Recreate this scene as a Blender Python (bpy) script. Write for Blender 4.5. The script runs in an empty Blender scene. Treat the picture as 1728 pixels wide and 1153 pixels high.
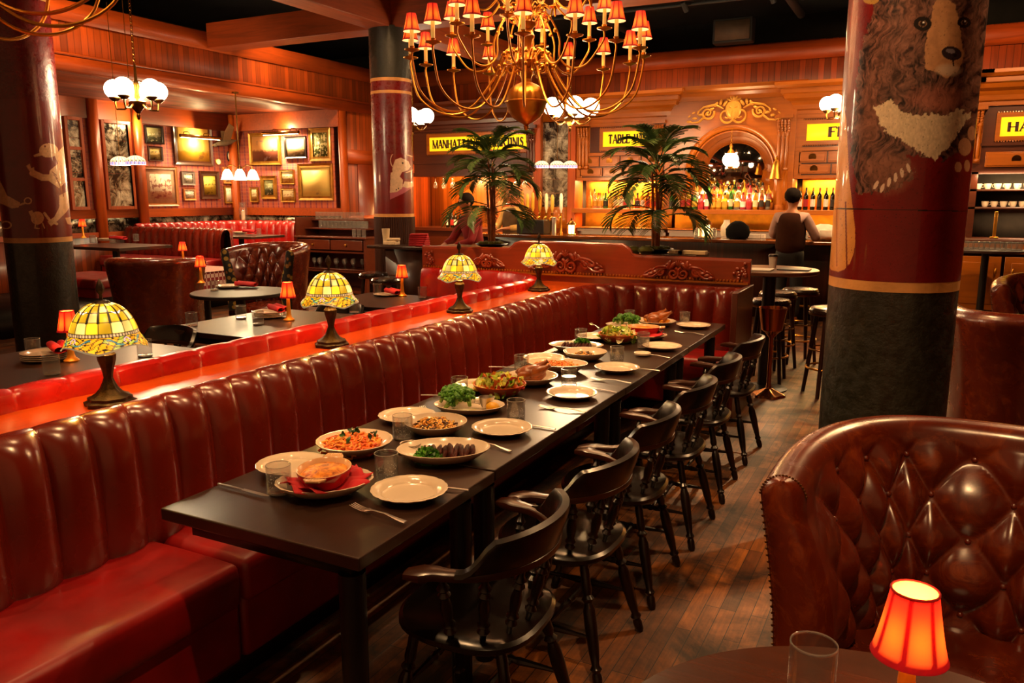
import bpy, bmesh, math, random
import numpy as np
from mathutils import Vector, Matrix
random.seed(7)
PI = math.pi
sc = bpy.context.scene
col = sc.collection

# ------------------------------------------------------------------ camera
FPX, PITCH, YAW, CAMH = 1343.0, math.atan(246/1343.0), math.atan(700/math.hypot(1343, 246)), 1.68
cam = bpy.data.cameras.new('camera'); cam_o = bpy.data.objects.new('camera', cam); col.objects.link(cam_o)
cam.sensor_width = 36; cam.lens = 36*FPX/1728; cam.clip_start = .05; cam.clip_end = 100
cam_o.location = (0, 0, CAMH); cam_o.rotation_euler = (PI/2-PITCH, 0, YAW)
sc.camera = cam_o
sc.view_settings.view_transform = 'Standard'; sc.view_settings.look = 'None'
sc.view_settings.gamma = 1; sc.view_settings.use_curve_mapping = False
sc.view_settings.exposure = 0.68
sc.cycles.max_bounces = 7; sc.cycles.diffuse_bounces = 3; sc.cycles.glossy_bounces = 3
sc.cycles.transmission_bounces = 6; sc.cycles.transparent_max_bounces = 8
sc.cycles.sample_clamp_indirect = 4.0; sc.cycles.caustics_reflective = False; sc.cycles.caustics_refractive = False
sc.cycles.use_denoising = True
# ------------------------------------------------------------------ world: dim warm glow of the rest of the room
w = bpy.data.worlds.new('world'); sc.world = w; w.use_nodes = True
w.node_tree.nodes['Background'].inputs[0].default_value = (1, .42, .16, 1)
w.node_tree.nodes['Background'].inputs[1].default_value = .16
# ------------------------------------------------------------------ track spots (heads are built in the ceiling section)
WARM = (1, .56, .24)
SPOTS = [  # position, target, watts, cone degrees, source radius
 ((-2.9, .6, 4.1), (-2.2, 1.7, .8), 120, 70, .05), ((-2.3, 2.4, 4.2), (-1.9, 2.8, .8), 125, 62, .05),
 ((-3.4, 4.6, 4.2), (-1.8, 4.4, .8), 125, 66, .05), ((-1.9, 5.0, 4.2), (-2.0, 6.1, .8), 190, 66, .05),
 ((-4.2, 2.2, 4.2), (-3.9, 3.0, .76), 120, 66, .05), ((-5.0, 5.2, 4.2), (-4.4, 5.4, .76), 130, 80, .05),
 ((-8.2, 5.4, 4.2), (-9.3, 6.8, 3.0), 150, 110, .05), ((-8.1, 9.6, 4.2), (-9.3, 10.4, 3.0), 130, 110, .05),
 ((-6.8, 7.2, 4.2), (-6.6, 6.9, .8), 130, 80, .05), ((-7.6, 11, 4.2), (-8.6, 11.2, 1.0), 130, 80, .05),
 ((-6.6, 11.0, 4.2), (-6.9, 13.2, 2.3), 70, 90, .05), ((-4.2, 11.0, 4.2), (-4.4, 13.2, 2.3), 95, 70, .05), ((-1.4, 11.0, 4.2), (-1.2, 13.2, 2.3), 95, 70, .05),
 ((1.2, 10.2, 4.2), (.6, 13.2, 2.4), 250, 90, .05), ((-3.2, 8.8, 4.2), (-3.0, 6.6, 1.2), 140, 70, .05),
 ((-.7, 9.6, 4.2), (-.9, 7.4, 0), 170, 70, .02), ((.1, .2, 4.3), (.15, 2.5, .8), 190, 40, .05),
 ((-1.4, 2.4, 4.2), (-.25, 3.9, 1.9), 210, 60, .05), ((1.6, 5.4, 4.2), (.1, 4.4, 1.8), 150, 70, .05),
 ((.9, 4.6, 4.3), (-.5, 3.4, 0), 75, 80, .04), ((-6.2, 2.8, 4.2), (-7.1, 4.5, 2.0), 170, 75, .05),
 ((1.1, 6.3, 4.3), (.05, 4.3, 2.1), 150, 34, .05), ((-2.3, 5.9, 4.3), (-.3, 4.2, 2.0), 170, 50, .05),
 ((-3.3, 4.6, 4.3), (-2.9, 6.75, 1.9), 240, 55, .05), ((2.4, 8.8, 4.3), (1.2, 8.8, 0), 60, 90, .05),  # first spot is added to brighten the palms from the front
 ((-.5, 1.0, 4.2), (-2.35, 1.5, .75), 130, 44, .04), ((-.6, 2.7, 4.2), (-2.35, 3.0, .8), 130, 44, .04), ((-.7, 4.2, 4.2), (-2.35, 4.7, .8), 130, 44, .04), ((-8.1, 9.35, 4.2), (-9.3, 10.8, 1.2), 80, 40, .05),  # last spot is added to brighten the sideboard glasses
 ((-5.2, 7.0, 4.2), (-6.1, 8.9, 2.2), 90, 60, .05), ((-1.2, 7.6, 3.9), (-1.2, 11.0, .8), 60, 90, .05),
]
def add_spot(pos, tgt, watts, cone, rad, colr=WARM):
    l = bpy.data.lights.new('track_spot_light', 'SPOT'); o = bpy.data.objects.new('track_spot_light', l); col.objects.link(o)
    l.energy = watts; l.color = colr; l.spot_size = math.radians(cone); l.spot_blend = .6; l.shadow_soft_size = rad
    o.location = pos; o.rotation_euler = (Vector(tgt)-Vector(pos)).to_track_quat('-Z', 'Y').to_euler()
for s in SPOTS: add_spot(*s)
def add_point(pos, watts, rad=.05, colr=WARM):
    l = bpy.data.lights.new('lamp_light', 'POINT'); o = bpy.data.objects.new('lamp_light', l); col.objects.link(o)
    l.energy = watts; l.color = colr; l.shadow_soft_size = rad; o.location = pos
def add_area(pos, tgt, watts, sx, sy, colr=WARM):
    l = bpy.data.lights.new('strip_light', 'AREA'); o = bpy.data.objects.new('strip_light', l); col.objects.link(o)
    l.energy = watts; l.color = colr; l.shape = 'RECTANGLE'; l.size = sx; l.size_y = sy
    o.location = pos; o.rotation_euler = (Vector(tgt)-Vector(pos)).to_track_quat('-Z', 'Y').to_euler()

# ------------------------------------------------------------------ measuring: a point of the photo on a plane of the room
CF = Vector((-math.sin(YAW)*math.cos(PITCH), math.cos(YAW)*math.cos(PITCH), -math.sin(PITCH)))
CR = Vector((math.cos(YAW), math.sin(YAW), 0)); CU = CR.cross(CF); CC = Vector((0, 0, CAMH))
def ray(x, y): return CF*FPX + CR*(x-864) - CU*(y-576.5)
def onX(x, y, v): d = ray(x, y); return CC + d*(v/d.x)
def onY(x, y, v): d = ray(x, y); return CC + d*(v/d.y)
def onZ(x, y, v): d = ray(x, y); return CC + d*((v-CAMH)/d.z)
def onD(x, y, v): return CC + ray(x, y)*(v/FPX)

# ------------------------------------------------------------------ materials
def lin(h):
    h = h.lstrip('#'); c = [int(h[i:i+2], 16)/255 for i in (0, 2, 4)]
    return tuple((v/12.92 if v <= .04045 else ((v+.055)/1.055)**2.4) for v in c)
MATS = {}
class NT:
    def __init__(s, name):
        s.m = bpy.data.materials.new(name); s.m.use_nodes = True; s.t = s.m.node_tree
        s.p = s.t.nodes['Principled BSDF']; s.out = s.t.nodes['Material Output']
    def n(s, typ, **kw):
        nd = s.t.nodes.new(typ)
        for k, v in kw.items():
            if hasattr(nd, k): setattr(nd, k, v)
            else: nd.inputs[k.replace('_', ' ')].default_value = v
        return nd
    def l(s, a, b): s.t.links.new(a, b)
    def coord(s, scale=(1, 1, 1), rot=(0, 0, 0), kind='Object'):
        c = s.n('ShaderNodeTexCoord'); mp = s.n('ShaderNodeMapping')
        mp.inputs['Scale'].default_value = scale; mp.inputs['Rotation'].default_value = rot
        s.l(c.outputs[kind], mp.inputs[0]); return mp.outputs[0]
    def ramp(s, fac, stops):
        r = s.n('ShaderNodeValToRGB'); e = r.color_ramp.elements
        while len(e) < len(stops): e.new(.5)
        for i, (p, c) in enumerate(stops): e[i].position = p; e[i].color = (*c, 1)
        s.l(fac, r.inputs[0]); return r.outputs[0]
    def mix(s, fac, a, b, mode='MIX'):
        m = s.n('ShaderNodeMix', data_type='RGBA', blend_type=mode)
        for v, i in ((fac, 0), (a, 6), (b, 7)):
            if hasattr(v, 'links'): s.l(v, m.inputs[i])
            elif i: m.inputs[i].default_value = (*v, 1)
            else: m.inputs[0].default_value = v
        return m.outputs[2]
    def noise(s, vec, scale, detail=4, rough=.55, dist=0):
        n = s.n('ShaderNodeTexNoise'); n.inputs['Scale'].default_value = scale; n.inputs['Detail'].default_value = detail
        n.inputs['Roughness'].default_value = rough; n.inputs['Distortion'].default_value = dist
        if vec is not None: s.l(vec, n.inputs['Vector'])
        return n.outputs[0]
    def bump(s, h, strength=.2, dist=.01):
        b = s.n('ShaderNodeBump'); b.inputs['Strength'].default_value = strength; b.inputs['Distance'].default_value = dist
        s.l(h, b.inputs['Height']); s.l(b.outputs[0], s.p.inputs['Normal'])
    def set(s, **kw):
        for k, v in kw.items():
            i = s.p.inputs[k.replace('_', ' ')]
            if hasattr(v, 'links'): s.l(v, i)
            elif isinstance(v, tuple) and len(v) == 3: i.default_value = (*v, 1)
            else: i.default_value = v
def dark(c, k): return tuple(v*k for v in c)
def plain(name, c, rough=.5, metal=0, coat=0, bumpy=0, vary=.25, scale=8, emit=0, emitc=None, spec=.5):
    if name in MATS: return MATS[name]
    t = NT(name); v = t.coord(); n = t.noise(v, scale, 4)
    t.set(Base_Color=t.ramp(n, [(.3, dark(c, 1-vary)), (.7, dark(c, 1+vary*.5))]), Roughness=rough, Metallic=metal, Coat_Weight=coat, Specular_IOR_Level=spec)
    if bumpy: t.bump(t.noise(v, scale*6, 3), bumpy, .004)
    if emit: t.set(Emission_Color=emitc or c, Emission_Strength=emit)
    MATS[name] = t.m; return t.m
def wood(name, c, axis='z', rough=.35, scale=1., coat=.3, plank=0, paxis='y', vary=.45):
    """grain runs along axis; plank = board width across paxis"""
    if name in MATS: return MATS[name]
    t = NT(name); s = {'x': (.6, 9, 9), 'y': (9, .6, 9), 'z': (9, 9, .6)}[axis]
    v = t.coord(tuple(k*scale for k in s)); g = t.noise(v, 2.2, 7, .65, .8)
    v2 = t.coord((.8, .8, .8)); big = t.noise(v2, 1.4, 3)
    base = t.ramp(g, [(.28, dark(c, 1-vary)), (.5, c), (.74, dark(c, 1+vary*.7))])
    base = t.mix(.5, base, t.ramp(big, [(.3, dark(c, .55)), (.7, dark(c, 1.35))]))
    if plank:
        sep = t.n('ShaderNodeSeparateXYZ'); t.l(t.coord(), sep.inputs[0])
        d = t.n('ShaderNodeMath', operation='DIVIDE'); t.l(sep.outputs['xyz'.index(paxis)], d.inputs[0]); d.inputs[1].default_value = plank
        fl = t.n('ShaderNodeMath', operation='FLOOR'); t.l(d.outputs[0], fl.inputs[0])
        wn = t.n('ShaderNodeTexWhiteNoise', noise_dimensions='1D'); t.l(fl.outputs[0], wn.inputs['W'])
        fr = t.n('ShaderNodeMath', operation='FRACT'); t.l(d.outputs[0], fr.inputs[0])
        pp = t.n('ShaderNodeMath', operation='PINGPONG'); t.l(fr.outputs[0], pp.inputs[0]); pp.inputs[1].default_value = .5
        base = t.mix(1, base, t.ramp(wn.outputs[0], [(0, (.5, .5, .5)), (1, (1.15, 1.1, 1.1))]), 'MULTIPLY')
        base = t.mix(1, base, t.ramp(pp.outputs[0], [(0, (.12, .1, .1)), (.06, (1, 1, 1))]), 'MULTIPLY')
    t.set(Base_Color=base, Roughness=rough, Coat_Weight=coat, Coat_Roughness=.2); t.bump(g, .12, .003)
    MATS[name] = t.m; return t.m
def leather(name, c, rough=.33, vary=.3, worn=None):
    if name in MATS: return MATS[name]
    t = NT(name); v = t.coord(); n = t.noise(v, 5, 5, .6); cr = t.noise(v, 120, 3)
    base = t.ramp(n, [(.3, dark(c, 1-vary)), (.72, dark(c, 1+vary))])
    if worn: base = t.mix(t.ramp(t.noise(v, 9, 6, .7, 1.5), [(.5, (0, 0, 0)), (.75, (.8, .8, .8))]), base, worn)
    t.set(Base_Color=base, Roughness=t.ramp(t.noise(v, 7, 3), [(.3, (rough*.8,)*3), (.7, (rough*1.25,)*3)]), Specular_IOR_Level=.7, Coat_Weight=.3, Coat_Roughness=.2)
    t.bump(cr, .1, .001); MATS[name] = t.m; return t.m
def glassm(name, c=(1, 1, 1), rough=.02, ior=1.45):
    if name in MATS: return MATS[name]
    t = NT(name); tr = t.n('ShaderNodeBsdfTransparent'); tr.inputs[0].default_value = (*dark(c, .93), 1); gl = t.n('ShaderNodeBsdfGlossy'); gl.inputs['Roughness'].default_value = .1
    fr = t.n('ShaderNodeFresnel'); ge = t.n('ShaderNodeNewGeometry'); mr = t.n('ShaderNodeMapRange'); mr.inputs['To Min'].default_value = ior+.35; mr.inputs['To Max'].default_value = 1/(ior+.35); t.l(ge.outputs['Backfacing'], mr.inputs['Value']); t.l(mr.outputs[0], fr.inputs[0]); mx = t.n('ShaderNodeMixShader'); t.l(fr.outputs[0], mx.inputs[0]); t.l(tr.outputs[0], mx.inputs[1]); t.l(gl.outputs[0], mx.inputs[2]); t.set(Base_Color=(.9, .86, .78), Roughness=.25); m2 = t.n('ShaderNodeMixShader'); m2.inputs[0].default_value = .03; t.l(mx.outputs[0], m2.inputs[1]); t.l(t.p.outputs[0], m2.inputs[2]); t.l(m2.outputs[0], t.out.inputs[0]); MATS[name] = t.m; return t.m
def glow(name, c, e, base=None):
    if name in MATS: return MATS[name]
    t = NT(name); t.set(Base_Color=base or c, Emission_Color=c, Emission_Strength=e, Roughness=.5); MATS[name] = t.m; return t.m
def attrm(name, rough=.4, emit=0, bumpy=0, bscale=30, spec=.5, coat=0):
    if name in MATS: return MATS[name]
    t = NT(name); a = t.n('ShaderNodeVertexColor'); a.layer_name = 'paint'
    t.set(Base_Color=a.outputs[0], Roughness=rough, Specular_IOR_Level=spec, Coat_Weight=coat)
    if emit: t.set(Emission_Color=a.outputs[0], Emission_Strength=emit)
    if bumpy: t.bump(t.noise(t.coord(), bscale, 6, .7), bumpy, .006)
    MATS[name] = t.m; return t.m
def see_through(m, k=.5):
    """let light pass through a lampshade"""
    nt = m.node_tree; p = nt.nodes['Principled BSDF']; o = nt.nodes['Material Output']; tr = nt.nodes.new('ShaderNodeBsdfTranslucent'); mx = nt.nodes.new('ShaderNodeMixShader')
    nt.links.new(nt.nodes['Color Attribute'].outputs[0], tr.inputs[0]); mx.inputs[0].default_value = k
    nt.links.new(p.outputs[0], mx.inputs[1]); nt.links.new(tr.outputs[0], mx.inputs[2]); nt.links.new(mx.outputs[0], o.inputs[0]); return m

# ------------------------------------------------------------------ mesh builder
class MB:
    def __init__(s): s.v = []; s.f = []
    def add(s, vs, fs):
        o = len(s.v); s.v += [tuple(p) for p in vs]; s.f += [tuple(i+o for i in f) for f in fs]; return s
    def box(s, x0, x1, y0, y1, z0, z1, M=None):
        vs = [Vector((x, y, z)) for x in (x0, x1) for y in (y0, y1) for z in (z0, z1)]
        if M is not None: vs = [M @ p for p in vs]
        return s.add(vs, [(0, 1, 3, 2), (4, 6, 7, 5), (0, 4, 5, 1), (2, 3, 7, 6), (0, 2, 6, 4), (1, 5, 7, 3)])
    def grid(s, rows, cu=False, cv=False):
        nr, nc = len(rows), len(rows[0]); vs = [p for r in rows for p in r]; fs = []
        for i in range(nr if cv else nr-1):
            for j in range(nc if cu else nc-1):
                a, b = i*nc+j, i*nc+(j+1) % nc; c, d = ((i+1) % nr)*nc+(j+1) % nc, ((i+1) % nr)*nc+j
                fs.append((a, b, c, d))
        return s.add(vs, fs)
    def lathe(s, prof, c=(0, 0, 0), p1=None, n=16, sq=None, cap=True):
        """prof = [(radius, t)]; along z from c (t in metres), or along c->p1 with t in 0..1"""
        c = Vector(c)
        if p1 is None: Q = Matrix.Identity(3); L = 1
        else:
            d = Vector(p1)-c; L = d.length; Q = d.to_track_quat('Z', 'X').to_matrix()
        rows = []
        for r, t in prof:
            row = []
            for k in range(n):
                a = 2*PI*k/n; rr = r
                if sq: rr = r*sq(a, t)
                row.append(c + Q @ Vector((rr*math.cos(a), rr*math.sin(a), t*L)))
            rows.append(row)
        o = len(s.v); s.grid(rows, cu=True)
        if cap:
            m = len(prof)-1
            if prof[0][0] > 1e-4: s.f.append(tuple(o+k for k in range(n))[::-1])
            if prof[-1][0] > 1e-4: s.f.append(tuple(o+m*n+k for k in range(n)))
        return s
    def cyl(s, p0, p1, r, r1=None, n=10): return s.lathe([(r, 0), (r if r1 is None else r1, 1)], p0, p1, n)
    def tube(s, pts, r, n=8, closed=False, flat=1.0, up=None):
        pts = [Vector(p) for p in pts]; m = len(pts); rs = r if isinstance(r, (list, tuple)) else [r]*m; rows = []; N = None
        for i, p in enumerate(pts):
            a = pts[(i-1) % m] if (closed or i) else p; b = pts[(i+1) % m] if (closed or i < m-1) else p
            T = (b-a)
            if T.length < 1e-9: T = Vector((0, 0, 1))
            T.normalize()
            if up is not None: N = Vector(up) - T*T.dot(Vector(up))
            elif N is None: N = T.orthogonal()
            else: N = N - T*T.dot(N)
            if N.length < 1e-6: N = T.orthogonal()
            N.normalize(); B = T.cross(N)
            rows.append([p + N*(rs[i]*math.cos(2*PI*k/n)*flat) + B*(rs[i]*math.sin(2*PI*k/n)) for k in range(n)])
        o = len(s.v); s.grid(rows, cu=True, cv=closed)
        if not closed:
            s.f.append(tuple(o+k for k in range(n))[::-1]); s.f.append(tuple(o+(m-1)*n+k for k in range(n)))
        return s
    def prism(s, poly, d, M=None):
        """poly = [(a, b)] in local xz plane, extruded along y from 0 to d"""
        n = len(poly); vs = [Vector((a, 0, b)) for a, b in poly]+[Vector((a, d, b)) for a, b in poly]
        if M is not None: vs = [M @ p for p in vs]
        return s.add(vs, [tuple(range(n)), tuple(range(n, 2*n))[::-1]]+[(i, i+n, (i+1) % n+n, (i+1) % n) for i in range(n)])
    def ball(s, c, r, sc=(1, 1, 1), n=10, m=6, M=None, wob=0):
        rows = []; c = Vector(c)
        for i in range(m+1):
            th = PI*i/m; row = []
            for k in range(n):
                a = 2*PI*k/n; q = r*(1+(random.uniform(-wob, wob) if 0 < i < m else 0))
                p = Vector((q*math.sin(th)*math.cos(a)*sc[0], q*math.sin(th)*math.sin(a)*sc[1], q*math.cos(th)*sc[2]))
                row.append(c+(M @ p if M is not None else p))
            rows.append(row)
        return s.grid(rows, cu=True)
    def build(s, name, mat, parent=None, smooth=True, bevel=0, sub=0, flip=False, colors=None, ang=40):
        me = bpy.data.meshes.new(name); me.from_pydata(s.v, [], s.f); me.update()
        if colors is None and len(s.v) < 60000:
            bm = bmesh.new(); bm.from_mesh(me); bmesh.ops.remove_doubles(bm, verts=bm.verts, dist=1e-6)
            bmesh.ops.dissolve_degenerate(bm, edges=bm.edges, dist=1e-7)
            bmesh.ops.recalc_face_normals(bm, faces=bm.faces)
            lim = math.radians(ang)
            for e in bm.edges:
                if len(e.link_faces) == 2 and e.calc_face_angle(0) > lim: e.smooth = False
            bm.to_mesh(me); bm.free()
        if smooth: me.polygons.foreach_set('use_smooth', [True]*len(me.polygons))
        if colors is not None:
            at = me.color_attributes.new('paint', 'FLOAT_COLOR', 'POINT')
            cc = np.ones((len(me.vertices), 4), dtype=np.float32); cc[:, :3] = colors; at.data.foreach_set('color', cc.ravel())
        me.materials.append(mat)
        o = bpy.data.objects.new(name, me); col.objects.link(o)
        if parent: o.parent = parent
        if bevel:
            b = o.modifiers.new('bevel', 'BEVEL'); b.width = bevel; b.segments = 2; b.limit_method = 'ANGLE'; b.angle_limit = .7
        if sub:
            b = o.modifiers.new('sub', 'SUBSURF'); b.levels = sub; b.render_levels = sub
        return o
def tag(o, label, cat, group=None, kind=None):
    o['label'] = label; o['category'] = cat
    if group: o['group'] = group
    if kind: o['kind'] = kind
    return o
def thing(name, label, cat, loc=(0, 0, 0), rz=0, group=None, scale=1):
    o = bpy.data.objects.new(name, None); col.objects.link(o); o.empty_display_size = .1
    o.location = loc; o.rotation_euler = (0, 0, rz)
    if scale != 1: o.scale = (scale,)*3
    return tag(o, label, cat, group)
def struct(name, mb, mat, **kw):
    o = mb.build(name, mat, None, **kw); o['kind'] = 'structure'; return o
def dup(root, loc=None, rz=None, label=None, group=None, scale=None):
    def cp(o, par):
        c = o.copy(); col.objects.link(c)
        if par: c.parent = par
        for ch in KIDS[o.name]: cp(ch, c)
        return c
    KIDS = {}
    def reg(o):
        KIDS[o.name] = list(o.children)
        for ch in o.children: reg(ch)
    reg(root); r = cp(root, None)
    if loc is not None: r.location = loc
    if rz is not None: r.rotation_euler = (0, 0, rz)
    if scale is not None: r.scale = (scale,)*3
    if label: r['label'] = label
    if group: r['group'] = group
    return r
def Rz(a): return Matrix.Rotation(a, 4, 'Z')
def Rx(a): return Matrix.Rotation(a, 4, 'X')
def Ry(a): return Matrix.Rotation(a, 4, 'Y')
def T(*p): return Matrix.Translation(Vector(p))
def arc(cx, cy, r, a0, a1, n): return [(cx+r*math.cos(a0+(a1-a0)*i/n), cy+r*math.sin(a0+(a1-a0)*i/n)) for i in range(n+1)]

# ------------------------------------------------------------------ palette
W_RED = lin('#b04a14'); W_DK = lin('#5c2a10'); W_HONEY = lin('#c06a20')
m_plank_y = wood('plank_wall_wood', lin('#a8480f'), 'z', .5, coat=.05, vary=.6, plank=.09, paxis='y')
m_plank_x = wood('plank_bar_wood', lin('#983c0e'), 'z', .5, coat=.05, vary=.6, plank=.09, paxis='x')
m_board = wood('board_wood', lin('#a3430e'), 'y', .45, coat=.08, vary=.6)
m_board_x = wood('board_wood_x', lin('#9a3d0e'), 'x', .45, coat=.08, vary=.6)
m_post = wood('post_wood', lin('#a8480f'), 'z', .45, coat=.08, vary=.6)
m_cab = wood('carved_cabinet_wood', lin('#a2560f'), 'x', .32)
m_cabd = wood('dark_cabinet_wood', lin('#4c1e09'), 'x', .35)
m_cabz = wood('pilaster_wood', lin('#a2560f'), 'z', .32)
m_panel = wood('mahogany_panel_wood', lin('#8a3010'), 'x', .3, coat=.5)
m_black = wood('black_table_wood', lin('#2e1a10'), 'y', .32, coat=.3, vary=.55)
m_blackm = plain('black_metal', lin('#120c0a'), .4)
m_chairw = wood('dark_chair_wood', lin('#120804'), 'z', .28, coat=.3, vary=.3)
m_arm = wood('worn_arm_wood', lin('#36190a'), 'y', .28, coat=.3, vary=.5)
m_red = leather('red_booth_leather', lin('#6a1a0a'), .25, vary=.14)
m_redb = leather('bright_red_leather', lin('#a4120a'), .3)
m_seat = leather('red_seat_leather', lin('#900b0a'), .42)
m_brown = leather('oxblood_leather', lin('#64200b'), .25, worn=lin('#9a4416'))
m_brass = plain('brass', lin('#d09238'), .34, 1, vary=.15)
m_brassd = plain('aged_brass', lin('#7c5322'), .3, 1, vary=.4)
m_bronze = plain('dark_bronze', lin('#3a2a1a'), .42, .7, vary=.6, scale=30, bumpy=.5)
m_chrome = plain('steel', lin('#d8d0c8'), .28, 1, vary=.1)
m_stem = plain('warm_brass_stem', lin('#e0982c'), .4, .45, vary=.1)
m_white = plain('white_china', lin('#dcc8ae'), .16, vary=.04, coat=.3)
m_cloth = plain('red_napkin_cloth', lin('#b8101a'), .8, bumpy=.3)
m_glass = glassm('clear_glass')
m_shade = None
# ================================================================== SHELL
def box(x0, x1, y0, y1, z0, z1): return MB().box(x0, x1, y0, y1, z0, z1)
t = NT('floor_boards')
cc = t.n('ShaderNodeTexCoord'); sp = t.n('ShaderNodeSeparateXYZ'); cb = t.n('ShaderNodeCombineXYZ')
t.l(cc.outputs['Object'], sp.inputs[0]); t.l(sp.outputs[1], cb.inputs[0]); t.l(sp.outputs[0], cb.inputs[1])
br = t.n('ShaderNodeTexBrick'); t.l(cb.outputs[0], br.inputs['Vector'])
for k, v in (('Scale', 1.0), ('Mortar Size', .0016), ('Mortar Smooth', .2), ('Bias', 0.0), ('Brick Width', .62), ('Row Height', .062)): br.inputs[k].default_value = v
br.offset = .37; br.offset_frequency = 3
br.inputs['Color1'].default_value = (*lin('#5e300c'), 1); br.inputs['Color2'].default_value = (*lin('#a25e1c'), 1); br.inputs['Mortar'].default_value = (.004, .002, .001, 1)
g = t.noise(t.coord((14, .9, 1)), 3, 6, .7, .6); st = t.noise(t.coord((1, 1, 1)), 2.6, 6, .7, .5)
b1 = t.mix(1, br.outputs[0], t.ramp(g, [(.3, (.45, .42, .4)), (.7, (1.25, 1.2, 1.15))]), 'MULTIPLY')
b2 = t.mix(1, b1, t.ramp(st, [(.38, (.12, .11, .11)), (.6, (1, 1, 1))]), 'MULTIPLY')
t.set(Base_Color=b2, Roughness=t.ramp(st, [(.3, (.55,)*3), (.7, (.34,)*3)])); t.bump(br.outputs[1], -.5, .002)
struct('floor', box(-12.2, 5.5, -2.5, 15, -.1, 0), t.m)
m_ceil = plain('dark_ceiling', lin('#24221f'), .9, vary=.3)
struct('ceiling', box(-12.2, 5.5, -2.5, 15, 4.7, 4.8), m_ceil)
# left bulkhead over the alcove, and the flush wall beyond it
XB, YA, XA, SOF = -9.3, 11.5, -11.9, 3.18
struct('wall_left', box(XB-.15, XB, 1.0, 15, SOF, 3.94), m_plank_y)
struct('trim_1', MB().box(XB, XB+.04, 1.0, 13.2, 3.72, 3.96), m_board)
struct('trim_2', MB().box(XB-.16, XB+.04, 1.0, 13.2, SOF-.02, SOF+.14).box(XB, XB+.05, 1, 13.2, SOF+.15, SOF+.18), m_board)
struct('wall_left_end', box(XB-.15, XB-.01, YA, 15, 0, SOF), m_plank_y)
struct('trim_3', MB().box(XB-.02, XB+.03, YA-.04, YA+.14, 0, SOF), m_post)
struct('trim_4', MB().box(XB-.01, XB+.02, YA+.14, 13.2, 2.25, 2.5).box(XB-.01, XB+.02, YA+.14, 13.2, 1.2, 1.32), m_board)
dr = struct('door_1', MB().box(XB-.01, XB+.015, YA+.45, 13.15, 0, 2.25), wood('door_wood', lin('#7a2c0c'), 'z'))
# soffit of the alcove
struct('ceiling_alcove', box(XA-.1, XB-.14, 1.0, YA+.1, SOF, SOF+.05), wood('soffit_boards', lin('#8a3a0d'), 'y', .6, coat=0, plank=.12, paxis='x'))
# plaid wallpaper
t = NT('plaid_wallpaper'); sx = t.n('ShaderNodeSeparateXYZ'); t.l(t.coord(), sx.inputs[0])
def stripe(src, per, wd):
    a = t.n('ShaderNodeMath', operation='DIVIDE'); t.l(src, a.inputs[0]); a.inputs[1].default_value = per
    b = t.n('ShaderNodeMath', operation='FRACT'); t.l(a.outputs[0], b.inputs[0])
    c = t.n('ShaderNodeMath', operation='LESS_THAN'); t.l(b.outputs[0], c.inputs[0]); c.inputs[1].default_value = wd; return c.outputs[0]
su = t.n('ShaderNodeMath', operation='ADD'); t.l(sx.outputs[0], su.inputs[0]); t.l(sx.outputs[1], su.inputs[1])
bs = t.mix(stripe(su.outputs[0], .13, .3), lin('#a84c34'), lin('#7a3040'))
bs = t.mix(t.mix(1, stripe(sx.outputs[2], .13, .3), (.55, .55, .55), 'MULTIPLY'), bs, lin('#7a3838'))
bs = t.mix(stripe(su.outputs[0], .065, .1), bs, lin('#b06a48')); bs = t.mix(stripe(sx.outputs[2], .065, .1), bs, lin('#a86848'))
t.set(Base_Color=bs, Roughness=.8); m_plaid = t.m
struct('wall_alcove_left', box(XA-.15, XA, 2.0, YA, 0, SOF), m_plaid)
struct('wall_alcove_back', box(XA-.15, XB, YA, YA+.1, 0, SOF), m_plaid)
struct('trim_5', MB().box(XA, XA+.05, 2, YA, 2.88, SOF).box(XA+.05, XB, YA-.05, YA, 2.88, SOF), m_board)      # header boards
struct('trim_6', MB().box(XA, XA+.05, 2, YA, 1.32, 1.46).box(XA+.05, XB, YA-.05, YA, 1.32, 1.46).box(XA, XA+.08, 2, YA, 1.02, 1.1), m_board)
struct('trim_7', MB().box(XA, XA+.12, YA-.13, YA-.01, 0, SOF), m_post)
struct('wall_alcove_dado', MB().box(XA, XA+.03, 2, YA, 0, 1.02).box(XA, XB, YA-.03, YA, 0, 1.1), wood('dado_planks', lin('#7a320e'), 'z', .4, plank=.08, paxis='y'))
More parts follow.
